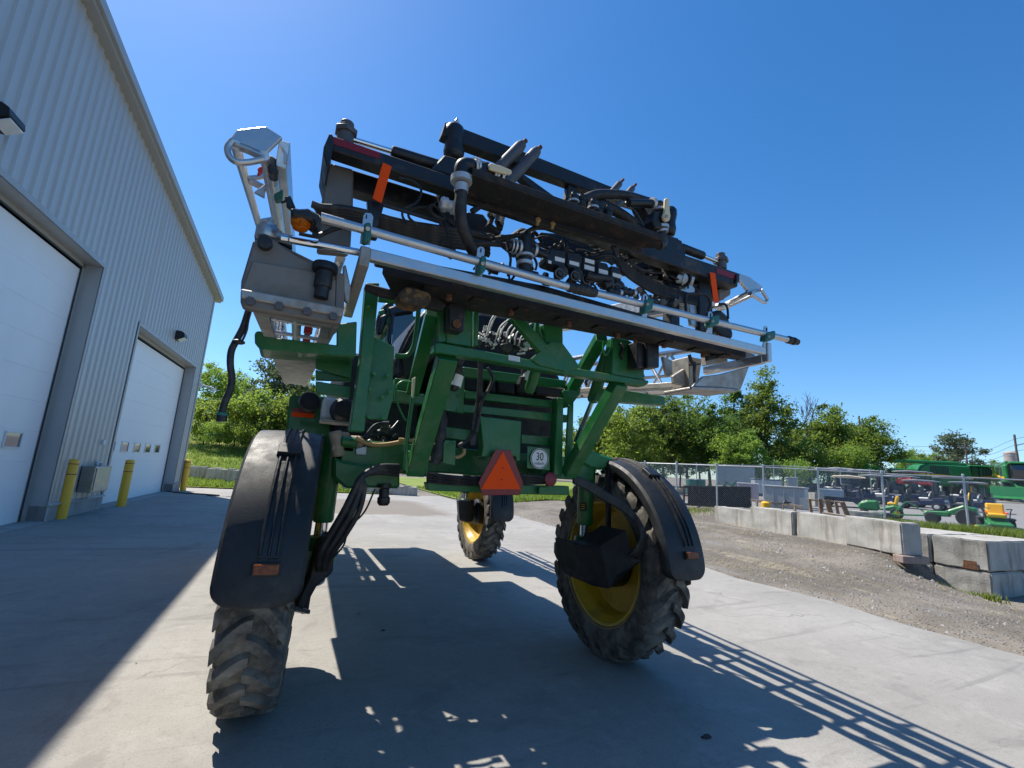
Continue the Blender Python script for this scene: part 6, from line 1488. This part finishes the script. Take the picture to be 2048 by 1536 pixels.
# ---- golf cart, nose towards local +x
def golf_cart():
    o = thing('golf_cart', 'cart', 'golf cart', (0, 0, 0), 'golf carts parked in the yard')
    b = MB()
    sidepoly(b, [(1.20, .32), (1.22, .55), (1.05, .80), (.70, .90), (.62, .42), (-.02, .36), (-.05, .62), (-.62, .66), (-.66, .80), (-1.10, .78), (-1.18, .40), (-1.0, .34), (-.95, .30), (1.0, .26)], -.58, .58)
    lp(o, 'body', b, 'navy', .05)
    s = MB()
    for y in (-.5, .05): s.box((-.46, y, .66), (-.02, y + .45, .78)); s.prism([(-.52, y, .84), (-.44, y, .84), (-.52, y, 1.12), (-.60, y, 1.12)], (0, .45, 0))
    lp(o, 'seat', s, 'seat_white', .04)
    lp(o, 'interior', MB().box((-.02, -.52, .40), (.62, .52, .48)).box((.55, -.50, .48), (.72, .50, .95)).box((-.72, -.5, .80), (-.62, .5, 1.5)), 'dark_box', .02)
    lp(o, 'roof', sidepoly(MB(), [(.72, 1.76), (.70, 1.82), (.0, 1.90), (-.85, 1.84), (-.90, 1.78)], -.58, .58), 'roof_grey', .03)
    st = MB()
    for y in (-.5, .5):
        st.beam((.74, y, .86), (.52, y, 1.80), .035, .035); st.beam((-.70, y, .8), (-.78, y, 1.80), .035, .035); st.beam((-.60, y, .9), (-.2, y, 1.80), .025, .025)
    lp(o, 'roof_posts', st, 'black_steel')
    lp(o, 'windshield', MB().prism([(.75, -.5, .92), (.75, .5, .92), (.55, .5, 1.76), (.55, -.5, 1.76)], (.012, 0, 0)), 'clear_glass')
    lp(o, 'steering_wheel', MB().tube([(.5, .25, .5), (.28, .25, 1.0)], .02, 6, False).lathe([(.17, -.012), (.185, 0), (.17, .012), (.155, 0), (.17, -.012)], (.28, .25, 1.0), (-.5, 0, .8), 16, False), 'black_steel', 0, 40)
    lp(o, 'bag_well', MB().box((-1.12, -.45, .6), (-.75, .45, .98)).box((-1.02, -.45, 1.0), (-.98, .45, 1.25)), 'dark_box', .03)
    for x in (.82, -.80):
        for y in (-.52, .52):
            w = lp(o, 'wheel', MB().lathe([(.13, -.09), (.22, -.09), (.235, -.05), (.235, .05), (.22, .09), (.13, .09)], (x, y, .235), YV, 18), 'tyre_small', 0, 40)
            lp(o, 'hub_cap', MB().lathe([(.125, -.095), (.10, -.10), (.03, -.10)], (x, y, .235), YV, 14).lathe([(.125, .095), (.10, .10), (.03, .10)], (x, y, .235), YV, 14), 'hub_white', 0, 40, w)
    hl = MB()
    for y in (-.42, .42): hl.box((1.10, y - .1, .62), (1.19, y + .1, .70))
    lp(o, 'headlights', hl, 'lamp_lens', .015)
    return o
GC = golf_cart()
hd0 = heading(1905, 1018, 25, 1812, 1006, 26.6)
carts = [(1843, 1019, 30.5, hd0, 1.05, 'front golf cart facing left with white seats, in the middle of the row'),
         (1938, 1023, 29.0, hd0 + .05, 1.05, 'golf cart nearest the right end of the row, beside a fence post'),
         (1800, 1012, 33.0, hd0 - .05, 1.08, 'golf cart with pale rear cover, just left of the front cart'),
         (1905, 1013, 33.5, hd0, 1.05, 'golf cart in the second row, showing between the front cart and the right one'),
         (1758, 1012, 31.5, hd0 - .1, 1.1, 'golf cart in the middle, right behind a fence post'),
         (1655, 999, 31.0, hd0 - .1, 1.1, 'leftmost golf cart, first of the row'),
         (1684, 998, 33.0, hd0 - .1, 1.1, 'golf cart behind the leftmost one, roof edge showing'),
         (1735, 1002, 33.5, hd0 - .08, 1.1, 'golf cart in the back row above the beige-roofed cart'),
         (1826, 1004, 35.5, hd0, 1.1, 'golf cart at the back, roof showing over the front cart')]
for i, (px, py, dep, hd, sc_, lab) in enumerate(carts):
    q, dep = hit(px, py); sc_ *= dep / 31.5
    if i == 0: GC.location = q; GC.rotation_euler = (0, 0, hd); GC['label'] = lab; GC.scale = (sc_ * 1.12, sc_, sc_)
    else: GC_ = dup(GC, q, hd, lab, sc_); GC_.scale = (sc_ * 1.12, sc_, sc_)
# utility cart with beige roof and grey box
uc = thing('utility_cart', 'utility cart with a beige roof and pale blue-grey cargo box', 'utility cart', (0, 0, 0))
b = MB().box((-.9, -.62, .3), (1.2, .62, .55)); sidepoly(b, [(.6, .5), (1.25, .5), (1.2, .8), (.75, .95)], -.6, .6)
lp(uc, 'body', b, 'navy', .04)
lp(uc, 'cargo_box', MB().box((-1.5, -.66, .52), (-.25, .66, .95)), 'blue_grey', .03)
lp(uc, 'roof', sidepoly(MB(), [(.85, 1.66), (.8, 1.74), (0, 1.82), (-.75, 1.76), (-.8, 1.66)], -.62, .62), 'beige', .05)
st = MB()
for y in (-.55, .55): st.beam((.9, y, .8), (.7, y, 1.7), .04, .04); st.beam((-.2, y, .8), (-.6, y, 1.7), .04, .04)
lp(uc, 'roof_posts', st, 'black_steel')
lp(uc, 'seat', MB().box((-.15, -.5, .6), (.3, .5, .85)).box((-.2, -.5, .85), (-.08, .5, 1.25)), 'dark_box', .04)
for x in (.8, -1.0):
    for y in (-.55, .55): lp(uc, 'wheel', MB().lathe([(.1, -.11), (.25, -.11), (.28, -.06), (.28, .06), (.25, .11), (.1, .11)], (x, y, .28), YV, 18), 'tyre_small', 0, 40)
uc.location = hit(1700, 1014)[0]; uc.rotation_euler = (0, 0, hd0 + math.pi + .35); uc.scale = (1.05 * hit(1700, 1014)[1] / 28.5,) * 3

# ---- combine seen from the side, front to local +x
cm = thing('combine_harvester', 'green combine harvester side-on with raised unloading tube and dark cab at its right', 'combine', (0, 0, 0), 'combine harvesters at the back of the yard')
b = MB(); sidepoly(b, [(2.35, 1.55), (2.2, 3.55), (-1.6, 3.62), (-2.3, 3.35), (-2.7, 2.75), (-2.7, 1.9), (-1.5, 1.35), (1.2, 1.25)], -1.35, 1.35)
lp(cm, 'body', b, 'green_far', .14)
lp(cm, 'chopper_hood', sidepoly(MB(), [(-2.6, 2.9), (-4.3, 2.95), (-4.8, 2.6), (-4.7, 1.4), (-3.8, 1.2), (-2.6, 1.7)], -1.1, 1.1), 'green_far', .12)
lp(cm, 'side_stripe', MB().prism([(-4.7, -1.375, 2.50), (2.3, -1.375, 2.10), (2.3, -1.375, 2.28), (-4.7, -1.375, 2.72)], (0, .02, 0)), 'yellow')
lp(cm, 'unloading_tube', MB().cyl((1.2, -1.0, 3.75), (-6.4, -1.2, 3.75), .20, 14).cyl((-6.2, -1.2, 3.75), (-6.9, -1.2, 3.35), .24, 14), 'green_far', 0, 40)
lp(cm, 'grain_tank', MB().box((-1.8, -1.2, 3.5), (2.0, 1.2, 3.85)), 'green_far', .08)
g = MB()
for k in range(8): g.prism([(-1.5 + k * .22, -1.385, 2.45), (-1.38 + k * .22, -1.385, 2.45), (-1.44 + k * .22, -1.385, 3.35), (-1.56 + k * .22, -1.385, 3.35)], (0, .02, 0))
lp(cm, 'cooling_grille', g, 'dark_box')
cb2 = lp(cm, 'cab', sidepoly(MB(), [(2.3, 1.9), (2.45, 3.5), (4.3, 3.45), (4.4, 2.9), (4.0, 1.9)], -1.0, 1.0), 'dark_glass', .08)
lp(cm, 'cab_roof', MB().box((2.2, -1.1, 3.48), (4.5, 1.1, 3.68)), 'green_far', .08, None, cb2)
lp(cm, 'cab_post', MB().beam((3.1, -1.02, 1.9), (3.1, -1.02, 3.5), .06, .1).beam((2.35, -1.02, 1.9), (2.4, -1.02, 3.5), .06, .14), 'black_steel', 0, None, cb2)
lp(cm, 'feeder_house', sidepoly(MB(), [(2.2, 1.9), (4.0, 1.4), (5.0, .5), (4.8, .3), (3.6, .7), (2.0, 1.2)], -.8, .8), 'green_far', .05)
hdr = MB(); sidepoly(hdr, [(4.6, .2), (4.7, 1.3), (5.0, 1.3), (5.3, .4), (5.8, .2)], -2.6, 2.6); lp(cm, 'header', hdr, 'green_far', .03)
lp(cm, 'ladder', MB().beam((2.0, -1.6, .6), (2.1, -1.5, 1.8), .06, .06).beam((2.6, -1.6, .6), (2.7, -1.5, 1.8), .06, .06).box((1.9, -1.6, 1.75), (3.4, -1.0, 1.82)), 'green_far')
for x, r_ in ((1.8, .95), (-3.3, .62)):
    for y in (-1.55, 1.15):
        w = lp(cm, 'wheel', MB().lathe([(r_ * .5, 0), (r_ * .92, 0), (r_, .08), (r_, .42), (r_ * .92, .5), (r_ * .5, .5)], (x, y, r_), YV, 26), 'tyre_small', 0, 40)
        lp(cm, 'rim', MB().lathe([(r_ * .52, -.01), (r_ * .4, .1), (.05, .1)], (x, y, r_), YV, 20), 'yellow_rim', 0, 40, w)
cm.location = hit(1884, 995)[0]; cm.rotation_euler = (0, 0, heading(1790, 985, 50, 1980, 995, 48)); cm.scale = (.93 * hit(1884, 995)[1] / 48,) * 3
cm2 = dup(cm, hit(2050, 1004)[0], heading(1980, 995, 38, 1790, 985, 40) + 1.15, 'second combine at the right picture edge, seen from the front with dark windscreen')
cm2.scale = (.93 * hit(2050, 1004)[1] / 43,) * 3

# ---- loader with raised green arms behind the carts
ld = thing('loader_tractor', 'green loader arms raised behind the golf carts, left of the big combine', 'loader', (0, 0, 0))
b = MB()
for y in (-.6, .6): b.beam((1.9, y, .9), (.2, y, 2.9), .14, .28); b.beam((.2, y, 2.9), (-1.2, y, 1.2), .14, .25)
lp(ld, 'lift_arms', b, 'green_far', .02)
lp(ld, 'hood', MB().box((-1.0, -.45, .9), (1.2, .45, 1.6)), 'green_far', .1)
lp(ld, 'hydraulics', MB().cyl((1.3, -.6, 1.0), (.5, -.6, 2.3), .06, 8).cyl((-.4, -.62, 1.2), (-.1, -.62, 2.5), .06, 8), 'black_steel')
lp(ld, 'roll_bar', MB().tube([(-.9, -.5, 1.2), (-.9, -.5, 2.7), (-.9, .5, 2.7), (-.9, .5, 1.2)], .04, 6, False), 'dark_box')
for x, r_ in ((-.9, .75), (1.2, .5)):
    for y in (-.7, .5): lp(ld, 'wheel', MB().lathe([(r_ * .4, 0), (r_ * .92, 0), (r_, .05), (r_, .25), (r_ * .92, .3), (r_ * .4, .3)], (x, y, r_), YV, 20), 'tyre_small', 0, 40)
ld.location = hit(1752, 996)[0]; ld.rotation_euler = (0, 0, hd0 - .3)
tag(build('red_machine', MB().prism([(-.9, -.6, 1.25), (-.5, -.6, 1.45), (1.0, -.6, 1.15), (1.2, -.6, .9), (-.9, -.6, .9)], (0, 1.2, 0)).map(lambda p: at(1828, 992, 37) + Vector((p.x * math.cos(hd0 + 3.14) - p.y * math.sin(hd0 + 3.14), p.x * math.sin(hd0 + 3.14) + p.y * math.cos(hd0 + 3.14), p.z))), 'red_tarp', None, .05), 'red sloping machine hood just visible behind the golf cart roofs', 'machine hood')

# ---- mowers
def yellow_seat(root, x, z, w=.5):
    s = MB().box((x - .24, -w / 2, z), (x + .24, w / 2, z + .16)); s.prism([(x - .26, -w / 2, z + .08), (x - .08, -w / 2, z + .08), (x - .18, -w / 2, z + .55), (x - .36, -w / 2, z + .53)], (0, w, 0))
    return build('seat', s, 'yellow', root, .065, 60, seg=4)
lm_ = thing('riding_mower', 'green riding mower with rounded hood and yellow seat, behind the short concrete block', 'riding mower', (0, 0, 0))
lp(lm_, 'hood', sidepoly(MB(), [(.15, .40), (1.15, .36), (1.28, .55), (1.12, .86), (.75, 1.0), (.2, 1.02)], -.38, .38), 'green_far', .12)
lp(lm_, 'rear_fender', sidepoly(MB(), [(-.95, .45), (-.9, .72), (-.5, .80), (.1, .62), (.15, .45)], -.52, .52), 'green_far', .08)
yellow_seat(lm_, -.45, .78)
lp(lm_, 'steering_wheel', MB().lathe([(.15, -.01), (.165, 0), (.15, .01), (.14, 0), (.15, -.01)], (.12, 0, 1.12), (-.4, 0, 1), 14, False).cyl((.25, 0, .9), (.12, 0, 1.12), .02, 6), 'black_steel', 0, 40)
lp(lm_, 'mower_deck', MB().box((-.35, -.65, .12), (.55, .65, .3)), 'green_far', .05)
for x, r_ in ((-.62, .32), (.95, .22)):
    for y in (-.55, .35):
        w = lp(lm_, 'wheel', MB().lathe([(r_ * .5, 0), (r_ * .9, 0), (r_, .04), (r_, .18), (r_ * .9, .22), (r_ * .5, .22)], (x, y, r_), YV, 18), 'tyre_small', 0, 40)
        lp(lm_, 'rim', MB().lathe([(r_ * .55, -.005), (r_ * .4, .04), (.03, .04)], (x, y, r_), YV, 14).lathe([(r_ * .55, .225), (r_ * .4, .18), (.03, .18)], (x, y, r_), YV, 14), 'yellow', 0, 40, w)
lm_.scale = (.78,) * 3; lm_.location = hit(1768, 1036)[0]; lm_.rotation_euler = (0, 0, hd0 + .25)

zt = thing('zero_turn_mower', 'zero-turn mower with big yellow seat and black lever arms, at the right by the weeds', 'riding mower', (0, 0, 0))
lp(zt, 'frame', sidepoly(MB(), [(.9, .28), (.9, .42), (.2, .48), (-.2, .62), (-.9, .60), (-.9, .3)], -.4, .4), 'green_far', .04)
lp(zt, 'engine', MB().box((-.95, -.35, .55), (-.45, .35, .85)), 'dark_box', .06)
s = MB().box((-.36, -.30, .64), (.20, .30, .84)); s.prism([(-.40, -.30, .74), (-.22, -.30, .74), (-.32, -.30, 1.28), (-.48, -.30, 1.26)], (0, .60, 0)); build('seat', s, 'yellow', zt, .075, 60, seg=4)
lp(zt, 'armrest', MB().box((-.3, -.36, .84), (.1, -.30, .9)).box((-.3, .30, .84), (.1, .36, .9)), 'orange', .015)
ar = MB()
for y in (-1, 1): ar.tube([(.05, y * .36, .5), (.18, y * .42, .95), (.42, y * .44, 1.05), (.55, y * .25, 1.05)], .02, 6)
lp(zt, 'steering_levers', ar, 'black_steel', 0, 50)
lp(zt, 'fender', MB().box((-.85, -.62, .55), (-.15, -.38, .66)).box((-.85, .38, .55), (-.15, .62, .66)), 'dark_box', .04)
dk = lp(zt, 'mower_deck', MB().box((-.1, -.72, .14), (.75, .72, .30)), 'green_far', .05)
lp(zt, 'anti_scalp_guard', MB().box((-.2, -.76, .18), (.6, -.66, .26)).box((-.2, .66, .18), (.6, .76, .26)), 'yellow', .03, None, dk)
for x, y, r_ in ((-.6, -.62, .29), (-.6, .40, .29), (.95, -.5, .16), (.95, .38, .16)):
    lp(zt, 'wheel', MB().lathe([(r_ * .4, 0), (r_ * .9, 0), (r_, .04), (r_, .18), (r_ * .9, .22), (r_ * .4, .22)], (x, y, r_), YV, 18), 'tyre_small', 0, 40)
zt.location = hit(1998, 1066)[0]; zt.rotation_euler = (0, 0, math.atan2(-zt.location.y, -zt.location.x) + .12); zt.scale = (.82,) * 3

tr2 = thing('compact_tractor', 'green compact tractor with black seat and a long front implement on the weeds', 'tractor', (0, 0, 0))
lp(tr2, 'hood', sidepoly(MB(), [(.0, .38), (1.0, .35), (1.05, .5), (.9, .60), (.1, .64)], -.28, .28), 'green_far', .05)
lp(tr2, 'rear_fender', sidepoly(MB(), [(-1.0, .5), (-.95, .9), (-.5, 1.0), (.1, .7), (.1, .5)], -.55, .55), 'green_far', .06)
lp(tr2, 'seat', MB().box((-.7, -.28, .95), (-.2, .28, 1.08)).ball((-.72, 0, 1.25), .33, 14, (.4, .9, 1)), 'dark_box', .05)
lp(tr2, 'seat_trim', MB().tube([(-.70, -.3, 1.25), (-.72, -.22, 1.5), (-.72, 0, 1.6), (-.72, .22, 1.5), (-.70, .3, 1.25)], .025, 6), 'yellow', 0, 50)
im = MB().beam((1.0, -.4, .35), (2.3, -.5, .25), .07, .07).beam((1.0, .4, .35), (2.3, .5, .25), .07, .07).beam((1.0, 0, .5), (1.7, 0, 1.0), .05, .05).beam((1.7, 0, 1.0), (2.3, .4, .25), .04, .04).beam((1.7, 0, 1.0), (2.3, -.4, .25), .04, .04).box((2.2, -.8, .12), (2.5, .8, .3))
lp(tr2, 'front_implement', im, 'green_far', .01)
for x, y, r_ in ((-.6, -.65, .42), (-.6, .40, .42), (.7, -.5, .27), (.7, .32, .27), (2.35, -.75, .17), (2.35, .6, .17)):
    lp(tr2, 'wheel', MB().lathe([(r_ * .4, 0), (r_ * .9, 0), (r_, .05), (r_, .2), (r_ * .9, .25), (r_ * .4, .25)], (x, y, r_), YV, 18), 'tyre_small', 0, 40)
tr2.scale = (.85,) * 3; tr2.location = hit(1905, 1050)[0]; tr2.rotation_euler = (0, 0, hd0 + .1)

# ---- stored material left of the carts
a0, a1 = at(1368, 1011, 21.5), at(1500, 1016, 20.2); dv = (a1 - a0).normalized(); L = (a1 - a0).length; nv = Vector((-dv.y, dv.x, 0))
def along(s, t, z): return a0 + dv * (s * L) + nv * t + Z * z
bx = thing('steel_crate', 'black open-sided steel crate standing left of the low concrete wall', 'crate', a0)
b = MB()
for s in (0, .13, .26, .40, .52, .62):
    b.beam(along(s, 0, 0), along(s, 0, .86), .07, .07)
b.beam(along(0, 0, .86), along(1, 0, .86), .08, .10).beam(along(0, 0, .06), along(1, 0, .06), .08, .10).beam(along(0, 0, .45), along(.4, 0, .45), .05, .05)
b.beam(along(0, 1.1, .86), along(1, 1.1, .86), .08, .10).beam(along(0, 0, .86), along(0, 1.1, .86), .08, .08).beam(along(1, 0, .86), along(1, 1.1, .86), .08, .08)
lp(bx, 'frame', b, 'crate_black', .006)
lp(bx, 'side_sheet', MB().prism([along(.60, -.03, .02), along(1, -.03, .02), along(1, -.03, .9), along(.60, -.03, .9)], nv * .04).prism([along(1, 0, .02), along(1, 1.1, .02), along(1, 1.1, .9), along(1, 0, .9)], dv * .03), 'crate_black')
lp(bx, 'back_sheet', MB().prism([along(0, 1.1, .02), along(1, 1.1, .02), along(1, 1.1, .86), along(0, 1.1, .86)], nv * .03), 'crate_black')
for i, (px, lab) in enumerate(((1384, 'left teal barrel behind the black crate'), (1400, 'right teal barrel behind the black crate'))):
    q = at(px, 975, 26); bo_ = thing('barrel', lab, 'barrel', q, 'teal barrels')
    lp(bo_, 'drum', MB().lathe([(.29, 0), (.30, .02), (.29, .3), (.30, .32), (.29, .6), (.29, .78), (.26, .8)], q - Z * .35, Z, 20), 'barrel_teal', 0, 30)
    lp(bo_, 'lid', MB().lathe([(.30, 0), (.30, .03)], q + Z * .43, Z, 20), 'galv', 0, 40)
ht = thing('harrow', 'green folded harrow frame behind the black crate, right of the teal barrels', 'harrow', at(1425, 985, 25.5))
b = MB(); q = at(1425, 975, 25.5); dd = (at(1470, 976, 25) - at(1400, 975, 25.6)).normalized()
for k in range(5): b.beam(q + dd * (k * .35 - .9) - Z * .3, q + dd * (k * .42 - .5) + Z * (.25 + .05 * (k % 2)), .05, .05)
b.beam(q - dd * 1.1 - Z * .1, q + dd * 1.2 + Z * .05, .08, .08).beam(q - dd * .8 - Z * .3, q + dd * 1.5 - Z * .2, .06, .06)
lp(ht, 'frame', b, 'green_far')
lp(ht, 'tines', MB().beam(q + dd * .9, q + dd * 1.2 + Z * .4, .04, .04).beam(q + dd * 1.1, q + dd * .6 + Z * .35, .04, .04), 'green_far')
def boxy(name, cat, label, pts0, pts1, depth, h, mat, lidmat=None, wdt=1.0):
    a = at(*pts0); b_ = at(*pts1); d_ = (b_ - a); d_.z = 0; Ln = d_.length; d_.normalize(); n_ = Vector((-d_.y, d_.x, 0))
    o = thing(name, label, cat, a)
    bb = MB().prism([a, a + d_ * Ln, a + d_ * Ln + n_ * wdt, a + n_ * wdt], Z * h); lp(o, 'body', bb, mat, .02)
    t_ = MB().prism([a - d_ * .03 - n_ * .03 + Z * h, a + d_ * (Ln + .03) - n_ * .03 + Z * h, a + d_ * (Ln + .03) + n_ * (wdt + .03) + Z * h, a - d_ * .03 + n_ * (wdt + .03) + Z * h], Z * .06); lp(o, 'top_edge', t_, lidmat or mat, .01)
    rb_ = MB()
    for k in range(1, 4): p = a + d_ * (Ln * k / 4) - n_ * .02; rb_.prism([p - d_ * .02, p + d_ * .02, p + d_ * .02 + Z * h, p - d_ * .02 + Z * h], n_ * .015)
    lp(o, 'side_ribs', rb_, mat)
    return o
boxy('steel_tank', 'tank', 'long grey galvanised trough between the crate and the leaning planks', (1527, 1012, 19.6), (1612, 1024, 18.6), 0, .82, 'galv', None, .8)
boxy('storage_bin', 'bin', 'big plain grey metal bin at the foot of the trees, behind the back fence', (1432, 970, 33), (1510, 972, 32), 0, 1.35, 'box_steel', 'metal_wall_trim', 1.6)
boxy('wrapped_pallet', 'pallet', 'pinkish shrink-wrapped pallet load left of the grey trough', (1476, 1000, 23), (1518, 1002, 22.6), 0, .8, 'pink_wrap', 'seat_white', 1.0)
boxy('brick_pallet', 'pallet', 'grey pallet load with a pale top, behind the grey trough', (1510, 986, 26), (1565, 988, 25.6), 0, .75, 'galv', 'roof_grey', 1.1)
boxy('brick_pallet', 'pallet', 'tall dark grey pallet load just left of the fence post over the trough', (1577, 990, 25.2), (1597, 991, 25), 0, .9, 'box_steel', 'galv', 1.0)
bn = thing('guard_rail', 'weathered wooden rail on posts in front of the grey trough', 'rail', at(1510, 1030, 18.8)); b = MB()
p0, p1 = at(1502, 1000, 19.2), at(1606, 1014, 17.9)
b.beam(p0, p1, .06, .10)
for k in (0.12, .35, .62, .85): q = p0.lerp(p1, k); b.beam(q - Z * .55, q, .07, .07)
lp(bn, 'rail', b, 'timber_grey', .004)
b = MB(); q = p0.lerp(p1, .72) + Z * .06
for k in range(4): b.tube([q + Vector((random.uniform(-.2, .2), 0, 0)), q + Vector((random.uniform(-.2, .3), 0, random.uniform(.03, .16))), q + Vector((random.uniform(-.3, .3), 0, .0))], .02, 6)
lp(bn, 'scrap_iron', b, 'black_steel')
tag(build('yellow_can', MB().lathe([(.14, 0), (.16, .02), (.16, .32), (.12, .36), (.05, .38)], at(1531, 1012, 18.6, -.2), Z, 14), 'yellow', None, .0, 40), 'small yellow bucket beside the fence post in front of the trough', 'bucket')
rt = MB(); a = at(1518, 1024, 16.6); b_ = at(1570, 1026, 16.2); rt.beam(a, b_, .07, .05).beam(a + Z * .04, a.lerp(b_, .4) + Z * .02, .1, .06)
tag(build('rusty_bar', rt, 'dull_red', None, .004), 'rusty red bar lying on top behind the low concrete wall', 'bar')
pk_ = thing('leaning_planks', 'brown boards leaning in a rack behind the low concrete wall', 'planks', at(1650, 1040, 15.2)); 
for (x0, y0, x1, y1, dp, w) in ((1619, 998, 1624, 1035, 15.4, .09), (1640, 998, 1645, 1038, 15.2, .12), (1654, 1000, 1665, 1040, 15.0, .16), (1671, 1003, 1678, 1036, 14.9, .09), (1684, 1004, 1697, 1036, 14.8, .15)):
    lp(pk_, 'board', MB().beam(at(x0, y0, dp), at(x1, y1, dp - .15), w, .04, C_FWD), 'wood', .005)
lp(pk_, 'cross_board', MB().beam(at(1614, 999, 15.5), at(1688, 1005, 15.0), .10, .05), 'timber_grey', .005)
tag(build('timber_beam', MB().beam(at(1646, 1029, 13.2), at(1738, 1043, 12.4), .14, .15), 'timber_grey', None, .008), 'long square timber lying on the low concrete wall below the planks', 'timber')

# ---- far things: poles, silo, long low roof
def pole(px, ptop, dep, label, arms=0, lean=0.0, r_=.13):
    q = at(px, 940, dep); q.z = height(q.x, q.y); t_ = at(px, ptop, dep); o = thing('utility_pole', label, 'utility pole', q)
    top = Vector((q.x + lean, q.y, t_.z)); lp(o, 'mast', MB().tube([q, q.lerp(top, .5), top], [r_ * 1.2, r_, r_ * .8], 8), 'pole_wood', 0, 60)
    for k in range(arms): z = top - Z * (1.0 + k * 2.4); lp(o, 'crossarm', MB().beam(z - C_RIGHT * 1.3, z + C_RIGHT * 1.3, .12, .14), 'timber_grey')
    return o, top
po1, t1_ = pole(1936, 882, 80, 'far pale utility pole with two crossarms in front of the lone tree', 2)
po2, t2_ = pole(2038, 868, 62, 'dark leaning utility pole at the right edge, next to the silo', 0, 0, .16)
lp(po2, 'street_lamp_arm', MB().tube([t2_ - Z * 1.5, t2_ - Z * 1.3 + C_RIGHT * .8, t2_ - Z * 1.25 + C_RIGHT * 1.3], .05, 6), 'galv')
wi = MB()
for k in range(3):
    a = t1_ - Z * (1.0 + k * .8); b_ = t2_ - Z * (.6 + k * .8); wi.tube([a, a.lerp(b_, .5) - Z * .9, b_, b_ + (b_ - a) * .5], .022, 4)
    wi.tube([a, a + C_RIGHT * -14 + C_FWD * 10 - Z * .8, a + C_RIGHT * -30 + C_FWD * 20 - Z * .2], .022, 4)
tag(build('power_lines', wi, 'black_steel', None), 'thin power lines strung between the two far utility poles', 'power lines')
pm_, tm_ = pole(1726, 829, 56, 'thin dark pole top poking up behind the treeline', 0, 0, .12)
q = at(2026, 945, 150); q.z = height(q.x, q.y); h_ = at(2026, 906, 150).z - q.z
so = thing('silo', 'distant pale pinkish concrete silo near the right edge', 'silo', q)
lp(so, 'shaft', MB().lathe([(1.75, -2), (1.7, h_)], q, Z, 24), 'silo', 0, 40)
hb_ = MB()
for k in range(8): hb_.lathe([(1.76, 0), (1.76, .12)], q + Z * (h_ * (k + .5) / 8), Z, 24)
lp(so, 'hoops', hb_, 'galv', 0, 40); lp(so, 'cap', MB().lathe([(1.75, 0), (1.1, .5), (.2, .7)], q + Z * h_, Z, 24), 'silo', 0, 40)
q = at(2004, 938, 120); sdv = C_RIGHT * 1.0; sdv.z = 0
hh_ = thing('distant_roof', 'distant low building with a dark roof left of the silo', 'building', q)
lp(hh_, 'wall', MB().prism([q - sdv * 5 - Z * 3, q + sdv * 4 - Z * 3, q + sdv * 4, q - sdv * 5], Vector((3, 6, 0))), 'silo'); lp(hh_, 'roof', MB().prism([q - sdv * 5.3, q + sdv * 4.3, q + sdv * 4.3 + Z * .9 + Vector((2, 4, 0)), q - sdv * 5.3 + Z * .9 + Vector((2, 4, 0))], Z * .15), 'dark_box')
# clods and small stones lying on the pavement
for (px, py, s, m_, lab) in ((766, 1262, .02, 'dark_clod', 'small dark clod on the shaded pavement between the rear wheels'), (1412, 1476, .03, 'dark_clod', 'dark flat clod on the shaded pavement at the lower right'), (721, 1228, .03, 'stone', 'pale flat stone on the shaded pavement right of the left fender')):
    d_ = ray(px, py); q = EYE + d_ * (-1.75 / d_.z); mb = MB().ball((q.x, q.y, q.z + s * .3), s, 10, (1.3, .8, .45))
    for i, v in enumerate(mb.v): mb.v[i] = q + (v - q) * (1 + .5 * mnoise.noise(v * 40))
    tag(build('clod', mb, m_, None, 0, 30), lab, 'clod')
